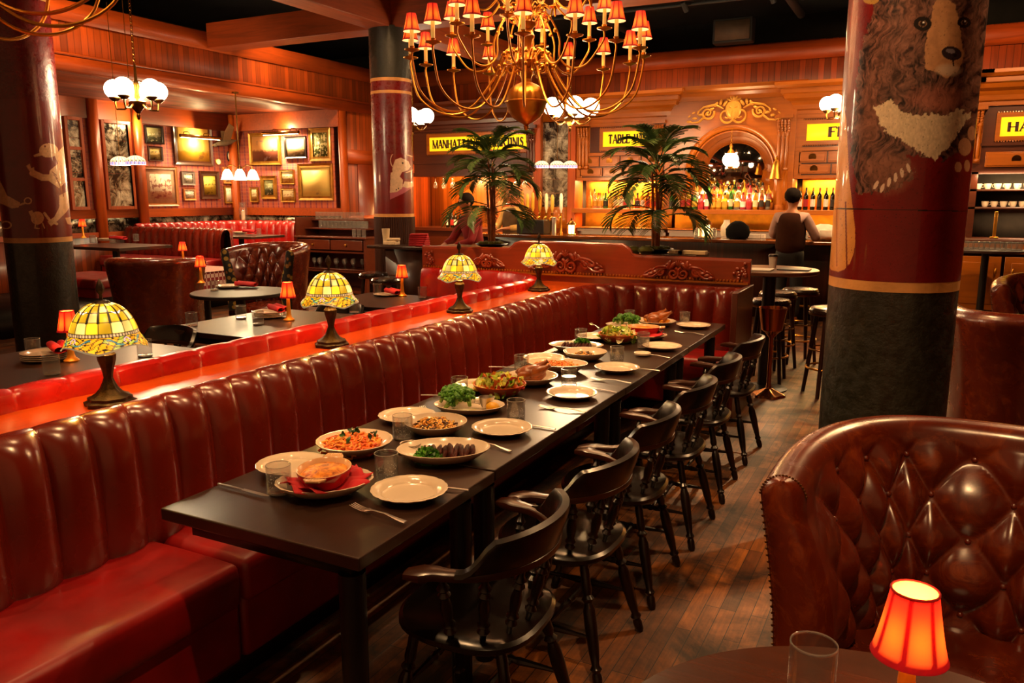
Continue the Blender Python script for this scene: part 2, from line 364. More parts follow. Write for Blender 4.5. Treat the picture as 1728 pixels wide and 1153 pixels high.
# antiqued mirror
t = NT('antique_mirror'); v = t.coord(); n1 = t.noise(v, 3.2, 8, .75, .6)
t.set(Base_Color=t.ramp(n1, [(.42, lin('#2a201a')), (.5, lin('#807260')), (.62, lin('#d8ccb4'))]), Metallic=.75, Roughness=t.ramp(n1, [(.4, (.15,)*3), (.6, (.5,)*3)])); m_mirror = t.m
struct('window_1_sill_mirror', MB().box(XA+.01, XA+.02, 2, YA, 1.1, 1.32).box(XA, XB, YA-.02, YA-.01, 1.1, 1.32), m_mirror)
def mirror_panel(nm, px0, px1, py0, py1, rows, cols, cat_label):
    a = onX(px0, py0, XA+.06); b = onX(px1, py1, XA+.06); y0, y1 = a.y, b.y; z0, z1 = 1.46, 2.88
    r = thing(nm, cat_label, 'mirror', (XA+.051, y0, z0)); W, Hh = y1-y0, z1-z0
    f = MB(); w = .05
    f.box(0, .05, 0, w, 0, Hh).box(0, .05, W-w, W, 0, Hh).box(0, .05, w, W-w, 0, w).box(0, .05, w, W-w, Hh-w, Hh)
    if rows > 1:
        for k in range(1, rows): f.box(0, .045, w, W-w, Hh*k/rows-.025, Hh*k/rows+.025)
    f.build('mirror_frame', m_post, r, bevel=.004)
    g = MB()
    for i in range(max(rows, 5)):
        for j in range(cols):
            zz0 = w+(Hh-2*w)*i/max(rows, 5); zz1 = w+(Hh-2*w)*(i+1)/max(rows, 5); yy0 = w+(W-2*w)*j/cols; yy1 = w+(W-2*w)*(j+1)/cols
            g.box(.004+random.uniform(0, .003), .012, yy0+.003, yy1-.003, zz0+.003, zz1-.003)
    g.build('mirror_glass', m_mirror, r, smooth=False)
mirror_panel('framed_mirror', 104, 150, 190, 350, 3, 1, 'framed antique mirror of three stacked panes beside the left pillar')
mirror_panel('framed_mirror', 166, 229, 190, 350, 1, 2, 'tall spotted antique mirror panel of small tiles left of the picture wall')
for i, px in enumerate((158, 231)):
    p = onX(px, 270, XA+.02); struct('trim_%d' % (8+i), MB().box(XA+.02, XA+.13, p.y-.07, p.y+.07, .9, SOF), m_post)

# bar wall
YW = 13.3
struct('wall_bar', box(XB-.1, 5.5, YW, YW+.15, 2.6, 4.0), m_plank_x)
struct('wall_bar_lower', box(-7.0, 5.5, YW, YW+.15, 0, 2.6), wood('bar_back_wood', lin('#5a260c'), 'x'))
struct('trim_10', MB().box(XB, 5.5, YW-.04, YW, 3.72, 3.98), m_board_x)
struct('wall_bar_alcove', MB().box(XB, -6.9, 14.4, 14.5, 0, 2.7), wood('lit_niche_wood', lin('#b8641c'), 'z', .4, plank=.1, paxis='x'))
struct('wall_back', box(-12.2, 5.5, 14.9, 15, 0, 4.7), m_ceil)
struct('wall_far_left', box(-12.3, -12.2, -2.5, 15, 0, 4.7), m_ceil)
struct('wall_right', box(5.4, 5.5, -2.5, 15, 0, 4.7), m_board)
# beams
BZ, BY, BX = 3.74, 8.75, -6.25
def beam(label, b):
    tag(b, label, 'beam')
beam('reddish wooden beam running from the camera side to the centre pillar', MB().box(BX-.17, BX+.17, 1.0, BY-.17, BZ, BZ+.34).build('ceiling_beam', wood('beam_wood_y', lin('#8e3a10'), 'y', .5, coat=0, vary=.8), bevel=.01))
beam('rough wooden beam from the planked left bulkhead to the centre pillar', MB().box(XB+.04, BX-.17, BY-.17, BY+.17, BZ, BZ+.34).build('ceiling_beam', wood('beam_wood_x', lin('#8e3a10'), 'x', .5, coat=0, vary=.8), bevel=.01))
beam('wooden beam crossing above the brass chandelier from centre pillar to the right', MB().box(BX-.17, 5.4, BY-.17, BY+.17, BZ, BZ+.34).build('ceiling_beam', MATS['beam_wood_x'], bevel=.01))
beam('wooden beam from the centre pillar back to the bar wall', MB().box(BX-.17, BX+.17, BY+.17, YW-.04, BZ, BZ+.34).build('ceiling_beam', MATS['beam_wood_y'], bevel=.01))
# black pipes, rails, speaker and spot heads under the dark ceiling
m_blk = plain('matt_black', lin('#0d0b0a'), .7)
for i, (x, lab) in enumerate(((-4.6, 'black ceiling pipe above the bar, left of the speaker'), (-1.9, 'black ceiling pipe above the bar, right of the speaker'), (.4, 'black ceiling pipe above the bear pillar'))):
    tag(MB().cyl((x, 1, 4.35), (x, 13.2, 4.35), .06, n=10).build('ceiling_pipe', m_blk), lab, 'pipe')
tag(MB().box(-5.6, 4.5, 11.0, 11.04, 4.16, 4.2).build('track_rail', m_blk), 'long black lighting track crossing before the bar wall', 'lighting track')
tag(MB().box(-5.6, 4.5, 9.9, 9.94, 4.16, 4.2).build('track_rail', m_blk), 'black lighting track nearer the dining table', 'lighting track')
sp_ = thing('ceiling_speaker', 'dark boxy speaker resting above the arched bar centrepiece', 'speaker', (onY(1237, 85, 13.0).x, 13.0, 4.0))
MB().box(-.3, .3, -.12, .12, -.02, .34).build('cabinet', m_blk, sp_, bevel=.02)
MB().box(-.26, .26, -.14, -.12, .02, .3).build('grille', plain('speaker_grille', lin('#4a3a2a'), .7), sp_)
m_lens = glow('spot_lens', (1, .8, .5), 6)
def spot_head(pos, tgt, lab):
    d = (Vector(tgt)-Vector(pos)).normalized(); p = Vector(pos)-d*.06
    r = thing('track_spotlight', lab, 'spotlight', p, group='track spotlights under the dark ceiling')
    MB().cyl(-d*.1, d*.045, .035, n=12).cyl((0, 0, 0), (0, 0, 4.7-p.z), .008, n=6).build('head', m_blk, r)
    MB().cyl(d*.044, d*.047, .028, n=12).build('lens', m_lens, r)
for s in SPOTS: spot_head(s[0], s[1], 'small black cylindrical track spotlight under the dark ceiling')  # the added palm and sideboard spots get heads as well
for (x, y) in ((1158, 55), (1355, 40), (1403, 35), (1305, 35)):
    p = onY(x, y, 11.02); p.z = 4.08; spot_head(p, p+Vector((.3, 1, -1)), 'small black cylindrical track spotlight under the dark ceiling')

# ================================================================== PILLARS
def vnoise(x, y, seed=0):
    xi, yi = np.floor(x).astype(int), np.floor(y).astype(int); fx, fy = x-xi, y-yi; fx = fx*fx*(3-2*fx); fy = fy*fy*(3-2*fy)
    def h(a, b): n = np.sin(a*127.1+b*311.7+seed*74.7)*43758.5453; return n-np.floor(n)
    return (h(xi, yi)*(1-fx)+h(xi+1, yi)*fx)*(1-fy)+(h(xi, yi+1)*(1-fx)+h(xi+1, yi+1)*fx)*fy
def fbm(x, y, seed=0):
    return .5*vnoise(x, y, seed)+.27*vnoise(x*2.1, y*2.1, seed+1)+.15*vnoise(x*4.3, y*4.3, seed+2)+.08*vnoise(x*9, y*9, seed+3)
def inpoly(x, y, poly):
    r = np.zeros(x.shape, bool); n = len(poly)
    for i in range(n):
        x0, y0 = poly[i]; x1, y1 = poly[(i+1) % n]
        if y0 == y1: continue
        c = ((y0 > y) != (y1 > y)) & (x < (x1-x0)*(y-y0)/(y1-y0)+x0); r ^= c
    return r
def ell(x, y, cx, cy, rx, ry, ang=0):
    dx, dy = x-cx, y-cy; c, s = math.cos(ang), math.sin(ang); return ((dx*c+dy*s)/rx)**2+((-dx*s+dy*c)/ry)**2
def mural(cx, cy, R, z0, z1, a0, a1, na, nz, fn, parent, name, mat, label=None):
    """painted skin of a pillar: a fine cylindrical sheet coloured by fn(u, v) in the mural's own measured drawing frame"""
    A, Z = np.meshgrid(np.linspace(a0, a1, na), np.linspace(z0, z1, nz)); r = R+.0015
    X = r*np.cos(A); Y = r*np.sin(A)
    d = np.stack([X+cx, Y+cy, Z-CAMH], -1); k = FPX/(d @ np.array(CF)); U = 864+k*(d @ np.array(CR)); V = 576.5-k*(d @ np.array(CU))
    C = fn(U, V); rows = [[(X[i, j], Y[i, j], Z[i, j]) for j in range(na)] for i in range(nz)]
    o = MB().grid(rows).build(name, mat, parent, colors=C.reshape(-1, 3))
    if label: o['label'] = label
    return o
RED = np.array(lin('#6e0a0a')); CREAM = np.array(lin('#d8a878'))
def put(C, m, c):
    if m.dtype == bool: C[m] = c if np.ndim(c) == 1 else c[m]
    else: C[:] = C*(1-m[..., None])+np.asarray(c)*m[..., None]
def soft(v, e0, e1): return np.clip((v-e0)/(e1-e0), 0, 1)
def bear(U, V):
    C = np.ones(U.shape+(3,))*RED*(.8+.4*fbm(U/30, V/30, 5))[..., None]
    jx = U+(fbm(U/5, V/9, 1)-.5)*16; jy = V+(fbm(U/6, V/8, 2)-.5)*16
    fl = (fbm(U/45, V/45, 21)-.5)*60; streak = fbm((U+fl)/3.6+V/14, (V-fl)/13-U/26, 3)*.75+.25*fbm(U/18, V/18, 31); dk = np.array(lin('#120a0a')); br = np.array(lin('#96685a')); tn = np.array(lin('#c08c62'))
    fur = dk+(br-dk)*np.clip(streak*2.2-.75, 0, 1)[..., None]
    body = inpoly(jx, jy, [(1478, -60), (1474, 20), (1452, 80), (1444, 150), (1436, 250), (1448, 330), (1500, 322), (1545, 300), (1552, 275), (1590, 272), (1640, 250), (1700, 250), (1700, -60)])
    put(C, body, fur)
    put(C, inpoly(jx, jy, [(1530, 260), (1545, 300), (1590, 268)]), RED)
    for cx, cy, rx, ry, k in ((1500, 292, 45, 38, .9), (1580, 165, 50, 26, 1), (1540, 30, 22, 40, .5), (1500, 90, 30, 60, .35), (1640, 60, 16, 60, .7), (1470, 200, 18, 60, .5)):
        put(C, k*np.clip(1.2-ell(jx, jy, cx, cy, rx, ry), 0, 1)*(.35+.65*streak), np.array(lin('#8c5a48')) if k < 1 else np.array(lin('#b06a58')))
    put(C, .6*np.clip(1-ell(U, V, 1558, 150, 80, 22), 0, 1)*(1-streak), dk)
    cr = inpoly(jx, jy, [(1502, 165), (1474, 182), (1494, 221), (1526, 242), (1580, 270), (1606, 242), (1625, 213), (1637, 192), (1617, 185), (1601, 193), (1562, 194), (1524, 192)])
    put(C, cr, np.array(lin('#e4cdac'))*(.62+.5*fbm(U/3, V/5, 9))[..., None])
    mz = inpoly(U+(fbm(U/8, V/8, 4)-.5)*8, V, [(1574, 10), (1590, -10), (1612, 8), (1621, 52), (1627, 99), (1614, 122), (1596, 133), (1583, 122), (1562, 117), (1560, 78), (1568, 47)])
    put(C, mz, (tn*(.75+.45*fbm(U/6, V/6, 6))[..., None]))
    put(C, .8*np.clip(1.1-ell(U, V, 1600, 118, 24, 12), 0, 1), np.array(lin('#d8c0a8')))
    put(C, .6*np.clip(1-ell(U, V, 1592, 60, 10, 40), 0, 1), np.array(lin('#dca878')))
    put(C, ell(U, V, 1606, 90, 17, 11.5, .2) < 1, np.array(lin('#30262c'))); put(C, ell(U, V, 1604, 86, 8, 4, .2) < 1, np.array(lin('#7c7480')))
    put(C, ell(U, V, 1612, 94, 3, 3) < 1, dk); put(C, (abs(U-1608-(V-100)*.1) < 1.2) & (V > 98) & (V < 112), dk)
    for ex, ey, r in ((1557, 40, 8), (1627, 38, 6)):
        put(C, ell(U, V, ex, ey, r*1.9, r*1.5) < 1, dk*.7); put(C, ell(U, V, ex, ey, r*.9, r*.7) < 1, np.array(lin('#8a6a54')))
        put(C, ell(U, V, ex, ey, r*.66, r*.62) < 1, np.array(lin('#3a2010'))); put(C, ell(U, V, ex, ey, r*.35, r*.35) < 1, dk*.3); put(C, ell(U, V, ex+1.5, ey-2, 1.4, 1.4) < 1, (1, 1, 1))
    for i in range(6): put(C, ell(U, V, 1478+i*11, 316-abs(i-1.5)*5+(4 if i < 2 else -i*3), 3.2, 8, .5-.15*i) < 1, np.array(lin('#d8bca8')))
    for cx, cy, rx, ry in ((1628, 248, 11, 15), (1617, 282, 6, 9), (1632, 280, 5, 10), (1640, 225, 7, 12)): put(C, ell(U, V, cx, cy, rx, ry) < 1, np.array(lin('#c08a68')))
    fr = [(1418, 150), (1428, 200), (1433, 300), (1443, 386), (1443, 412), (1440, 430), (1434, 445), (1425, 455), (1414, 459), (1403, 456), (1396, 446), (1392, 425), (1391, 395), (1396, 150)]
    tl = inpoly(U, V, fr); put(C, tl, np.array(lin('#d8934a'))*(.8+.3*fbm(U/8, V/20, 7))[..., None])
    put(C, tl & (abs(U-1428-(V-400)*.02) < 1.3) & (V > 340), np.array(lin('#7a2c10'))); put(C, tl & (abs(U-1412) < 1) & (V > 350) & (V < 450), np.array(lin('#a85a28')))
    put(C, ell(U, V, 1470, -2, 14, 9) < 1, np.array(lin('#a88040')))
    sp = vnoise(U/1.7, V/1.7, 11) > .93; C[sp] *= .3
    put(C, (abs(V-354-(U-1500)*.02) < .8), dk)
    return C
def stroke(U, V, pts, w):
    m = np.zeros(U.shape, bool)
    for (x0, y0), (x1, y1) in zip(pts, pts[1:]):
        L = max((x1-x0)**2+(y1-y0)**2, 1e-6); t_ = np.clip(((U-x0)*(x1-x0)+(V-y0)*(y1-y0))/L, 0, 1); m |= (U-x0-t_*(x1-x0))**2+(V-y0-t_*(y1-y0))**2 < w*w
    return m
def birds(U, V):
    C = np.ones(U.shape+(3,))*RED*(.8+.4*fbm(U/12, V/12, 5))[..., None]
    cr = np.array(lin('#dca878')); sh = cr*(.72+.45*fbm(U/3, V/3, 8))[..., None]; ol = np.array(lin('#7a3a22'))
    body = [(85, 298), (102, 300), (108, 318), (100, 335), (112, 352), (118, 380), (121, 400), (100, 400), (106, 362), (96, 340), (84, 325), (80, 310)]
    def sh_(p): put(C, inpoly(U, V, p), sh)
    put(C, ell(U, V, 82, 254, 16, 12) < 1, sh); sh_([(56, 262), (72, 256), (74, 262), (58, 265)]); sh_([(92, 262), (110, 244), (118, 300), (100, 318), (82, 305), (84, 288), (98, 276)])
    put(C, stroke(U, V, [(90, 300), (72, 300), (55, 292)], 5.5), sh); sh_([(55, 297), (44, 280), (50, 276), (53, 284), (57, 282), (59, 290)])
    sh_([(100, 330), (116, 322), (121, 345), (112, 358), (98, 372), (86, 382), (80, 374), (92, 366), (100, 350)])
    put(C, stroke(U, V, [(75, 360), (84, 372), (96, 378)], 2.2), sh); put(C, ell(U, V, 63, 368, 11, 11) < 1, sh); sh_([(48, 357), (54, 355), (60, 364), (54, 370)]); put(C, stroke(U, V, [(60, 378), (59, 385), (66, 386)], 1), sh); put(C, stroke(U, V, [(72, 377), (75, 385)], 1), sh)
    put(C, ell(U, V, 76, 247, 1.6, 1.6) < 1, ol)
    for i in range(7): put(C, stroke(U, V, [(88+i*3, 290+i*5), (95+i*2, 296+i*6)], .7), ol)
    sh_([(-40, 300), (0, 305), (12, 330), (34, 342), (32, 350), (20, 352), (5, 345), (-40, 330)])
    r = ell(U, V, 47, 339, 7, 6); put(C, (r < 1) & (r > .45), sh); put(C, stroke(U, V, [(33, 346), (42, 343)], 1.6), sh)
    r = ell(U, V, 10, 380, 10, 7); put(C, (r < 1) & (r > .5), sh)
    sh_([(110, 368), (120, 366), (121, 380), (114, 378)])
    sp = vnoise(U/2, V/2, 11) > .95; C[sp] *= .4
    return C
def fishlady(U, V):
    C = np.ones(U.shape+(3,))*RED*(.8+.4*fbm(U/12, V/12, 5))[..., None]
    cr = np.array(lin('#dcb898')); sh = cr*(.75+.4*fbm(U/3, V/3, 8))[..., None]; pk = np.array(lin('#b05a68'))
    def P(p, c=None): put(C, inpoly(U, V, [(360+a/3.843, 250+b/3.843) for a, b in p]), sh if c is None else c)
    P([(1145, 270), (1225, 235), (1330, 205), (1340, 220), (1240, 290), (1145, 335)], pk)
    P([(1150, 160), (1175, 150), (1230, 205), (1225, 260), (1190, 285), (1145, 290)])
    P([(1165, 115), (1180, 75), (1215, 62), (1265, 85), (1280, 120), (1262, 145), (1225, 155), (1200, 200), (1168, 185), (1160, 140)]); P([(1240, 215), (1310, 225), (1315, 240), (1260, 260), (1225, 250)])
    r = ell(U, V, 360+1200/3.843, 250+80/3.843, 14, 16); put(C, (r < 1) & (r > .82) & (U < 360+1215/3.843), sh)
    put(C, stroke(U, V, [(360+a/3.843, 250+b/3.843) for a, b in ((1215, 18), (1260, 45), (1305, 60), (1320, 110), (1290, 145), (1250, 160))], .9), sh)
    P([(1235, 160), (1285, 165), (1275, 205), (1240, 195)], np.array(lin('#5a1414'))); put(C, ell(U, V, 360+1228/3.843, 250+97/3.843, 1.6, 1.6) < 1, np.array(lin('#2a1410')))
    for a, b in ((1187, 270), (1200, 262)): put(C, ell(U, V, 360+a/3.843, 250+b/3.843, 1, 1) < 1, (0, 0, 0))
    return C
def shaftm(name, c, rough=.25):
    if name in MATS: return MATS[name]
    t = NT(name); v = t.coord(); n = t.noise(v, 4, 6, .7); v3 = t.noise(v, 22, 5, .65)
    t.set(Base_Color=t.ramp(n, [(.3, dark(c, .6)), (.7, dark(c, 1.3))]), Roughness=t.ramp(v3, [(.35, (rough*.8,)*3), (.65, (rough*1.7,)*3)]), Coat_Weight=.4, Coat_Roughness=.15)
    t.bump(v3, .55, .012); MATS[name] = t.m; return t.m
m_pred = shaftm('pillar_red_paint', lin('#6e0a0a')); m_pgrn = shaftm('pillar_black_paint', lin('#1c1c12'), .4); m_pcream = plain('pillar_cream_stripe', lin('#d89a58'), .35, bumpy=.3)
m_mural = attrm('mural_paint', .3, bumpy=.35, bscale=26, coat=.35)
def pillar(cx, cy, R, label, bands, art):
    """bands = [(z0, z1, material, radius factor, name)]"""
    r = thing('painted_pillar', label, 'pillar', (cx, cy, 0))
    for z0, z1, m, k, nm in bands: MB().lathe([(R*k, z0), (R*k, z1)], n=56).build(nm, m, r)
    if art:
        fn, z0, z1, na, nz, lab = art; a = math.atan2(-cy, -cx)
        mural(cx, cy, R, z0, z1, a-1.75, a+1.75, na, nz, fn, r, 'mural', m_mural, lab)
    return r
pillar(-.11, 4.10, .275, 'thick round pillar painted with a bear, nearest on the right', [(0, 1.265, m_pgrn, 1, 'lower_shaft'), (1.265, 1.31, m_pcream, 1.004, 'stripe'), (1.31, 4.7, m_pred, 1, 'upper_shaft')],
       (bear, 1.31, 3.1, 400, 560, 'painted black bear with a white chest crescent on dark red'))
pillar(-7.25, 4.58, .275, 'round pillar painted with a duck, at the far left', [(0, 1.265, m_pgrn, 1, 'lower_shaft'), (1.265, 1.31, m_pcream, 1.004, 'stripe'), (1.31, 3.74, m_pred, 1, 'upper_shaft'), (3.35, 3.42, m_pcream, 1.004, 'stripe'), (3.74, 4.7, m_pgrn, .9, 'pipe_neck')],
       (birds, 1.31, 2.5, 330, 280, 'painted cream duck and chicks on dark red'))
t = NT('ribbed_cladding'); 
rib = wood('ribbed_cladding_wood', lin('#3c1a0c'), 'z', .4)
pc = pillar(BX+.02, BY, .26, 'round pillar with a bonneted fish painting, centre left below the beams', [(1.43, 3.1, m_pred, 1, 'upper_shaft'), (1.41, 1.45, m_pcream, 1.01, 'stripe'), (3.1, 3.14, m_pcream, 1.006, 'stripe'), (2.95, 2.985, m_pcream, 1.006, 'stripe'), (3.14, 3.76, m_pgrn, 1.02, 'capital'), (3.76, 4.7, m_pgrn, .35, 'pipe_neck')],
       (fishlady, 1.45, 2.2, 200, 220, 'painted cream fish in a bonnet on dark red'))
MB().lathe([(.27, 0), (.27, 1.41)], n=180, sq=lambda a, t: 1-.03*(round(a/(2*PI)*180) % 3 == 0)).build('ribbed_cladding', rib, pc, smooth=False)
# ================================================================== BOOTHS
def path_pts(segs, step):
    """segs: list of 2D points; resampled with arc length; returns [(x, y, nx, ny, s)], normal = to the left of travel"""
    P = [Vector(p) for p in segs]; L = [0]
    for a, b in zip(P, P[1:]): L.append(L[-1]+(b-a).length)
    n = max(2, int(L[-1]/step)); out = []; k = 0
    for i in range(n+1):
        s = L[-1]*i/n
        while k < len(P)-2 and s > L[k+1]: k += 1
        t_ = (s-L[k])/max(L[k+1]-L[k], 1e-9); p = P[k].lerp(P[k+1], t_)
        q0 = P[max(k-1, 0)]; q1 = P[min(k+2, len(P)-1)]; d = (P[k+1]-P[k]).normalized()
        out.append((p.x, p.y, -d.y, d.x, s))
    # smooth the normals
    res = []
    for i in range(len(out)):
        nx = sum(out[j][2] for j in range(max(0, i-3), min(len(out), i+4))); ny = sum(out[j][3] for j in range(max(0, i-3), min(len(out), i+4)))
        l = math.hypot(nx, ny); res.append((out[i][0], out[i][1], nx/l, ny/l, out[i][4]))
    return res
def channels(path, prof, width, amp, top_amp=.008, step=.0125, jitter=.25, sharp=.55):
    """prof = [(offset to the back, z, bulge weight)]; bulges between seams push towards the sitter"""
    pts = path_pts(path, step); rows = []; ph = random.Random(3)
    ww = [1+ph.uniform(-jitter, jitter)*.5 for _ in range(200)]
    for (x, y, nx, ny, s) in pts:
        u = s/width; f = u-math.floor(u); b = (abs(math.sin(PI*f)))**sharp*ww[int(u)]
        sk = .03*math.sin(PI*f)
        rows.append([(x+nx*(o-amp*b*wgt), y+ny*(o-amp*b*wgt), z+(top_amp*b if z > prof[0][1]+.3 else 0)) for o, z, wgt in prof])
    return rows
BACKP = [(.02, .40, 0), (0, .44, .5), (-.005, .50, .9), (-.002, .60, 1), (.004, .70, 1.15), (.012, .78, 1.25), (.02, .85, 1.25), (.03, .90, 1.1), (.042, .935, .9), (.06, .957, .6), (.08, .965, .3), (.10, .958, .1), (.115, .93, 0), (.118, .88, 0)]
m1 = [(-2.36, -.6), (-2.36, 5.75)] + arc(-1.81, 5.75, .55, PI, PI/2, 14)[1:] + [(-1.2, 6.3)]
booth = thing('banquette_booth', 'long red leather channelled banquette running beside the set dining table', 'booth', (-2.2, 3, 0))
def off(mb):
    return mb
def put_local(mb, root):
    inv = Matrix.Translation(-Vector(root.location)); mb.v = [tuple(inv @ Vector(p)) for p in mb.v]; return mb
put_local(MB().grid(channels(m1, BACKP, .158, .042, .006, step=.0095, sharp=.72)), booth).build('channelled_backrest', m_red, booth)
def cushion(x0, x1, y0, y1, z0, z1, r=.045, dome=.008):
    """pillowed cushion: rounded box"""
    mb = MB(); nx = ny = 12; rows = []
    def sup(t_): return t_
    hx, hy, hz = (x1-x0)/2, (y1-y0)/2, (z1-z0)/2; cx, cy, cz = (x0+x1)/2, (y0+y1)/2, (z0+z1)/2
    for i in range(17):
        th = -PI/2+PI*i/16; row = []
        for k in range(48):
            a = 2*PI*k/48; d = Vector((math.cos(th)*math.cos(a), math.cos(th)*math.sin(a), math.sin(th)))
            # rounded-box mapping
            q = Vector([max(-1, min(1, c*3.2)) for c in (d.x, d.y, d.z)])
            p = Vector((q.x*(hx-r)+d.x*r, q.y*(hy-r)+d.y*r, q.z*(hz-r)+d.z*r))
            row.append((cx+p.x, cy+p.y, cz+p.z))
        rows.append(row)
    return mb.grid(rows, cu=True)
for (y0, y1) in ((-.6, 1.81), (1.815, 3.3), (3.305, 4.8), (4.805, 5.9)):
    put_local(cushion(-2.44, -1.94, y0, y1, .3, .475), booth).build('seat_cushion', m_seat, booth)
    put_local(MB().box(-2.4, -1.965, y0+.004, y1-.004, .1, .36), booth).build('seat_front', m_seat, booth, bevel=.02)
put_local(cushion(-2.4, -1.22, 5.87, 6.4, .3, .475), booth).build('seat_cushion', m_seat, booth)
put_local(MB().box(-2.3, -1.22, 5.89, 6.35, .1, .36), booth).build('seat_front', m_seat, booth, bevel=.02)
put_local(MB().box(-2.4, -2.02, -.6, 5.9, 0, .1).box(-2.4, -1.24, 5.95, 6.35, 0, .1), booth).build('plinth', m_blackm, booth)
endp = MB().box(-1.215, -1.17, 5.9, 6.52, 0, .98); put_local(endp, booth).build('end_panel', wood('end_panel_wood', lin('#4a1c0c'), 'z', .35), booth, bevel=.006)
# wooden ledge between the two back-to-back booths
lp = [(-2.475, -.6), (-2.475, 5.75)]+arc(-1.81, 5.75, .66, PI, PI/2, 10)[1:]+[(-1.215, 6.42), (-1.215, 6.44), (-4.25, 6.44), (-4.25, 6.4), (-3.44, 6.4)]+arc(-3.44, 5.77, .63, PI/2, 0, 10)[1:]+[(-2.81, -.6)]
ld = MB(); n_ = len(lp); ld.add([(a, b, .895) for a, b in lp]+[(a, b, .932) for a, b in lp], [tuple(range(n_)), tuple(range(n_, 2*n_))]+[(i, (i+1) % n_, (i+1) % n_+n_, i+n_) for i in range(n_)])
ld.box(-2.8, -2.5, -.6, 6.2, 0, .895)
tag(ld.build('wooden_ledge', wood('ledge_wood', lin('#c2480c'), 'y', .3, coat=.4), smooth=False), 'glossy orange-red wooden ledge carrying the stained glass lamps', 'ledge')
# left booth, its roll rises over the ledge
booth2 = thing('banquette_booth', 'red leather booth on the far side of the lamp ledge, its bright roll above it', 'booth', (-3.1, 3, 0))
BP2 = [(.02, .40, 0), (0, .46, .8), (0, .6, 1), (.005, .75, 1), (.02, .9, 1), (.03, .96, .7), (.045, .992, .5), (.07, 1.0, .15), (.095, .998, -.5), (.108, .985, -1.1), (.112, .96, -1.2), (.112, .93, -1.1), (.112, .88, -.6)]
m2 = [(-4.22, 6.3), (-3.45, 6.3)]+arc(-3.45, 5.77, .53, PI/2, 0, 14)[1:]+[(-2.92, -.6)]
put_local(MB().grid(channels(m2, BP2, .205, .018, .012, step=.01, sharp=.3)), booth2).build('channelled_backrest', m_redb, booth2)
put_local(cushion(-3.4, -2.9, -.6, 5.9, .3, .475), booth2).build('seat_cushion', m_seat, booth2)
put_local(cushion(-4.2, -2.95, 5.87, 6.36, .3, .475), booth2).build('seat_cushion', m_seat, booth2)
put_local(MB().box(-3.36, -2.83, -.6, 6.1, .05, .38).box(-4.2, -3.0, 5.9, 6.35, .05, .38), booth2).build('seat_front', m_seat, booth2)
# carved divider panel behind both booths
pan = thing('carved_divider', 'long carved mahogany divider panel with scroll ornaments behind the booths', 'divider', (-2.75, 6.49, 0))
px_ = [(-4.28, .0), (-1.19, .0), (-1.19, 1.17), (-2.12, 1.175), (-2.17, 1.185), (-2.2, 1.23), (-2.26, 1.268), (-3.22, 1.268), (-3.28, 1.25), (-3.34, 1.2), (-4.28, 1.19)]
put_local(MB().prism([(a, b) for a, b in px_], .045, T(0, 6.45, 0)), pan).build('panel_board', m_panel, pan, smooth=False, bevel=.006)
put_local(MB().tube([(a, 6.47, b) for a, b in px_[2:]], .018, 8), pan).build('top_rail', m_panel, pan)
mm = MB().box(-4.27, -1.2, 6.425, 6.45, .985, 1.0)
for i in range(110): mm.ball((-4.25+i*.0275, 6.437, 1.012), .011, n=6, m=4)
put_local(mm, pan).build('beaded_moulding', m_cab, pan)
def spiral(cx, cz, r, a0, turns, s=1, n=26):
    return [(cx+s*r*(1-.8*i/n)*math.cos(a0+2*PI*turns*i/n), 0, cz+r*(1-.8*i/n)*math.sin(a0+2*PI*turns*i/n)) for i in range(n+1)]
def scrollwork(w, h, mat, name, parent, M, r=.012):
    """symmetric acanthus scroll: two big volutes, side tendrils, centre palmette"""
    mb = MB()
    for s in (-1, 1):
        for cx, cz, rr, a0, tn in ((.16, -.1, .30, PI*.6, 1.6), (.62, .0, .22, PI*.9, 1.5)):
            p = [(s*(cx*w/2)+q[0], q[1], cz*h+q[2]) for q in spiral(0, 0, rr*h, a0, tn, s)]
            mb.tube(p, [r*(1.25-.7*i/len(p)) for i in range(len(p))], 6)
        mb.tube([(s*w*.34, 0, -.1*h), (s*w*.42, 0, -.28*h), (s*w*.5, 0, -.3*h), (s*w*.56, 0, -.22*h)], [r*1.2, r, r*.8, r*.3], 6)
        mb.tube([(s*w*.12, 0, .12*h), (s*w*.22, 0, .26*h), (s*w*.36, 0, .2*h), (s*w*.44, 0, .05*h)], [r*.5, r*1.3, r*1.1, r*.4], 6)
        for k in range(3): mb.ball((s*w*(.4+.07*k), 0, (-.05-.1*k)*h), r*1.7, (1.5, .6, .8), 8, 5)
    for s in (-1, 1):
        for k in range(9):
            u = k/8; mb.ball((s*w*(.1+.44*u), 0, h*(.30-.42*u+.1*math.sin(u*9))), r*(2.4-1.3*u), (1.5, .5, .7), 8, 5, Ry(s*(.9+.5*math.sin(u*12))).to_3x3())
    for a in (-1.1, -.55, 0, .55, 1.1):
        mb.ball((math.sin(a)*.13*h, 0, .33*h+math.cos(a)*.13*h), .15*h, (.3, .25, 1), 8, 6, Ry(a).to_3x3())
    mb.ball((0, 0, -.12*h), .1*h, (.8, .4, 1.2), 8, 6)
    mb.v = [tuple(M @ Vector(p)) for p in mb.v]; return mb.build(name, mat, parent)
for px, py, w_, h_ in ((955, 445, .62, .20), (1145, 459, .5, .16), (822, 442, .3, .12), (1262, 470, .0, 0)):
    if w_: p = onY(px, py, 6.44)-Vector(pan.location); scrollwork(w_, h_, m_panel, 'scroll_carving', pan, T(p.x, -.06, p.z))
for s, x in ((1, -4.2), (-1, -1.27)):
    mb = MB()
    for k in range(14): mb.ball((x+random.uniform(-.05, .05), 6.44, 1.1+random.uniform(-.07, .05)), .016, (1, .5, 1), 6, 4)
    put_local(mb, pan).build('corner_carving', m_panel, pan)
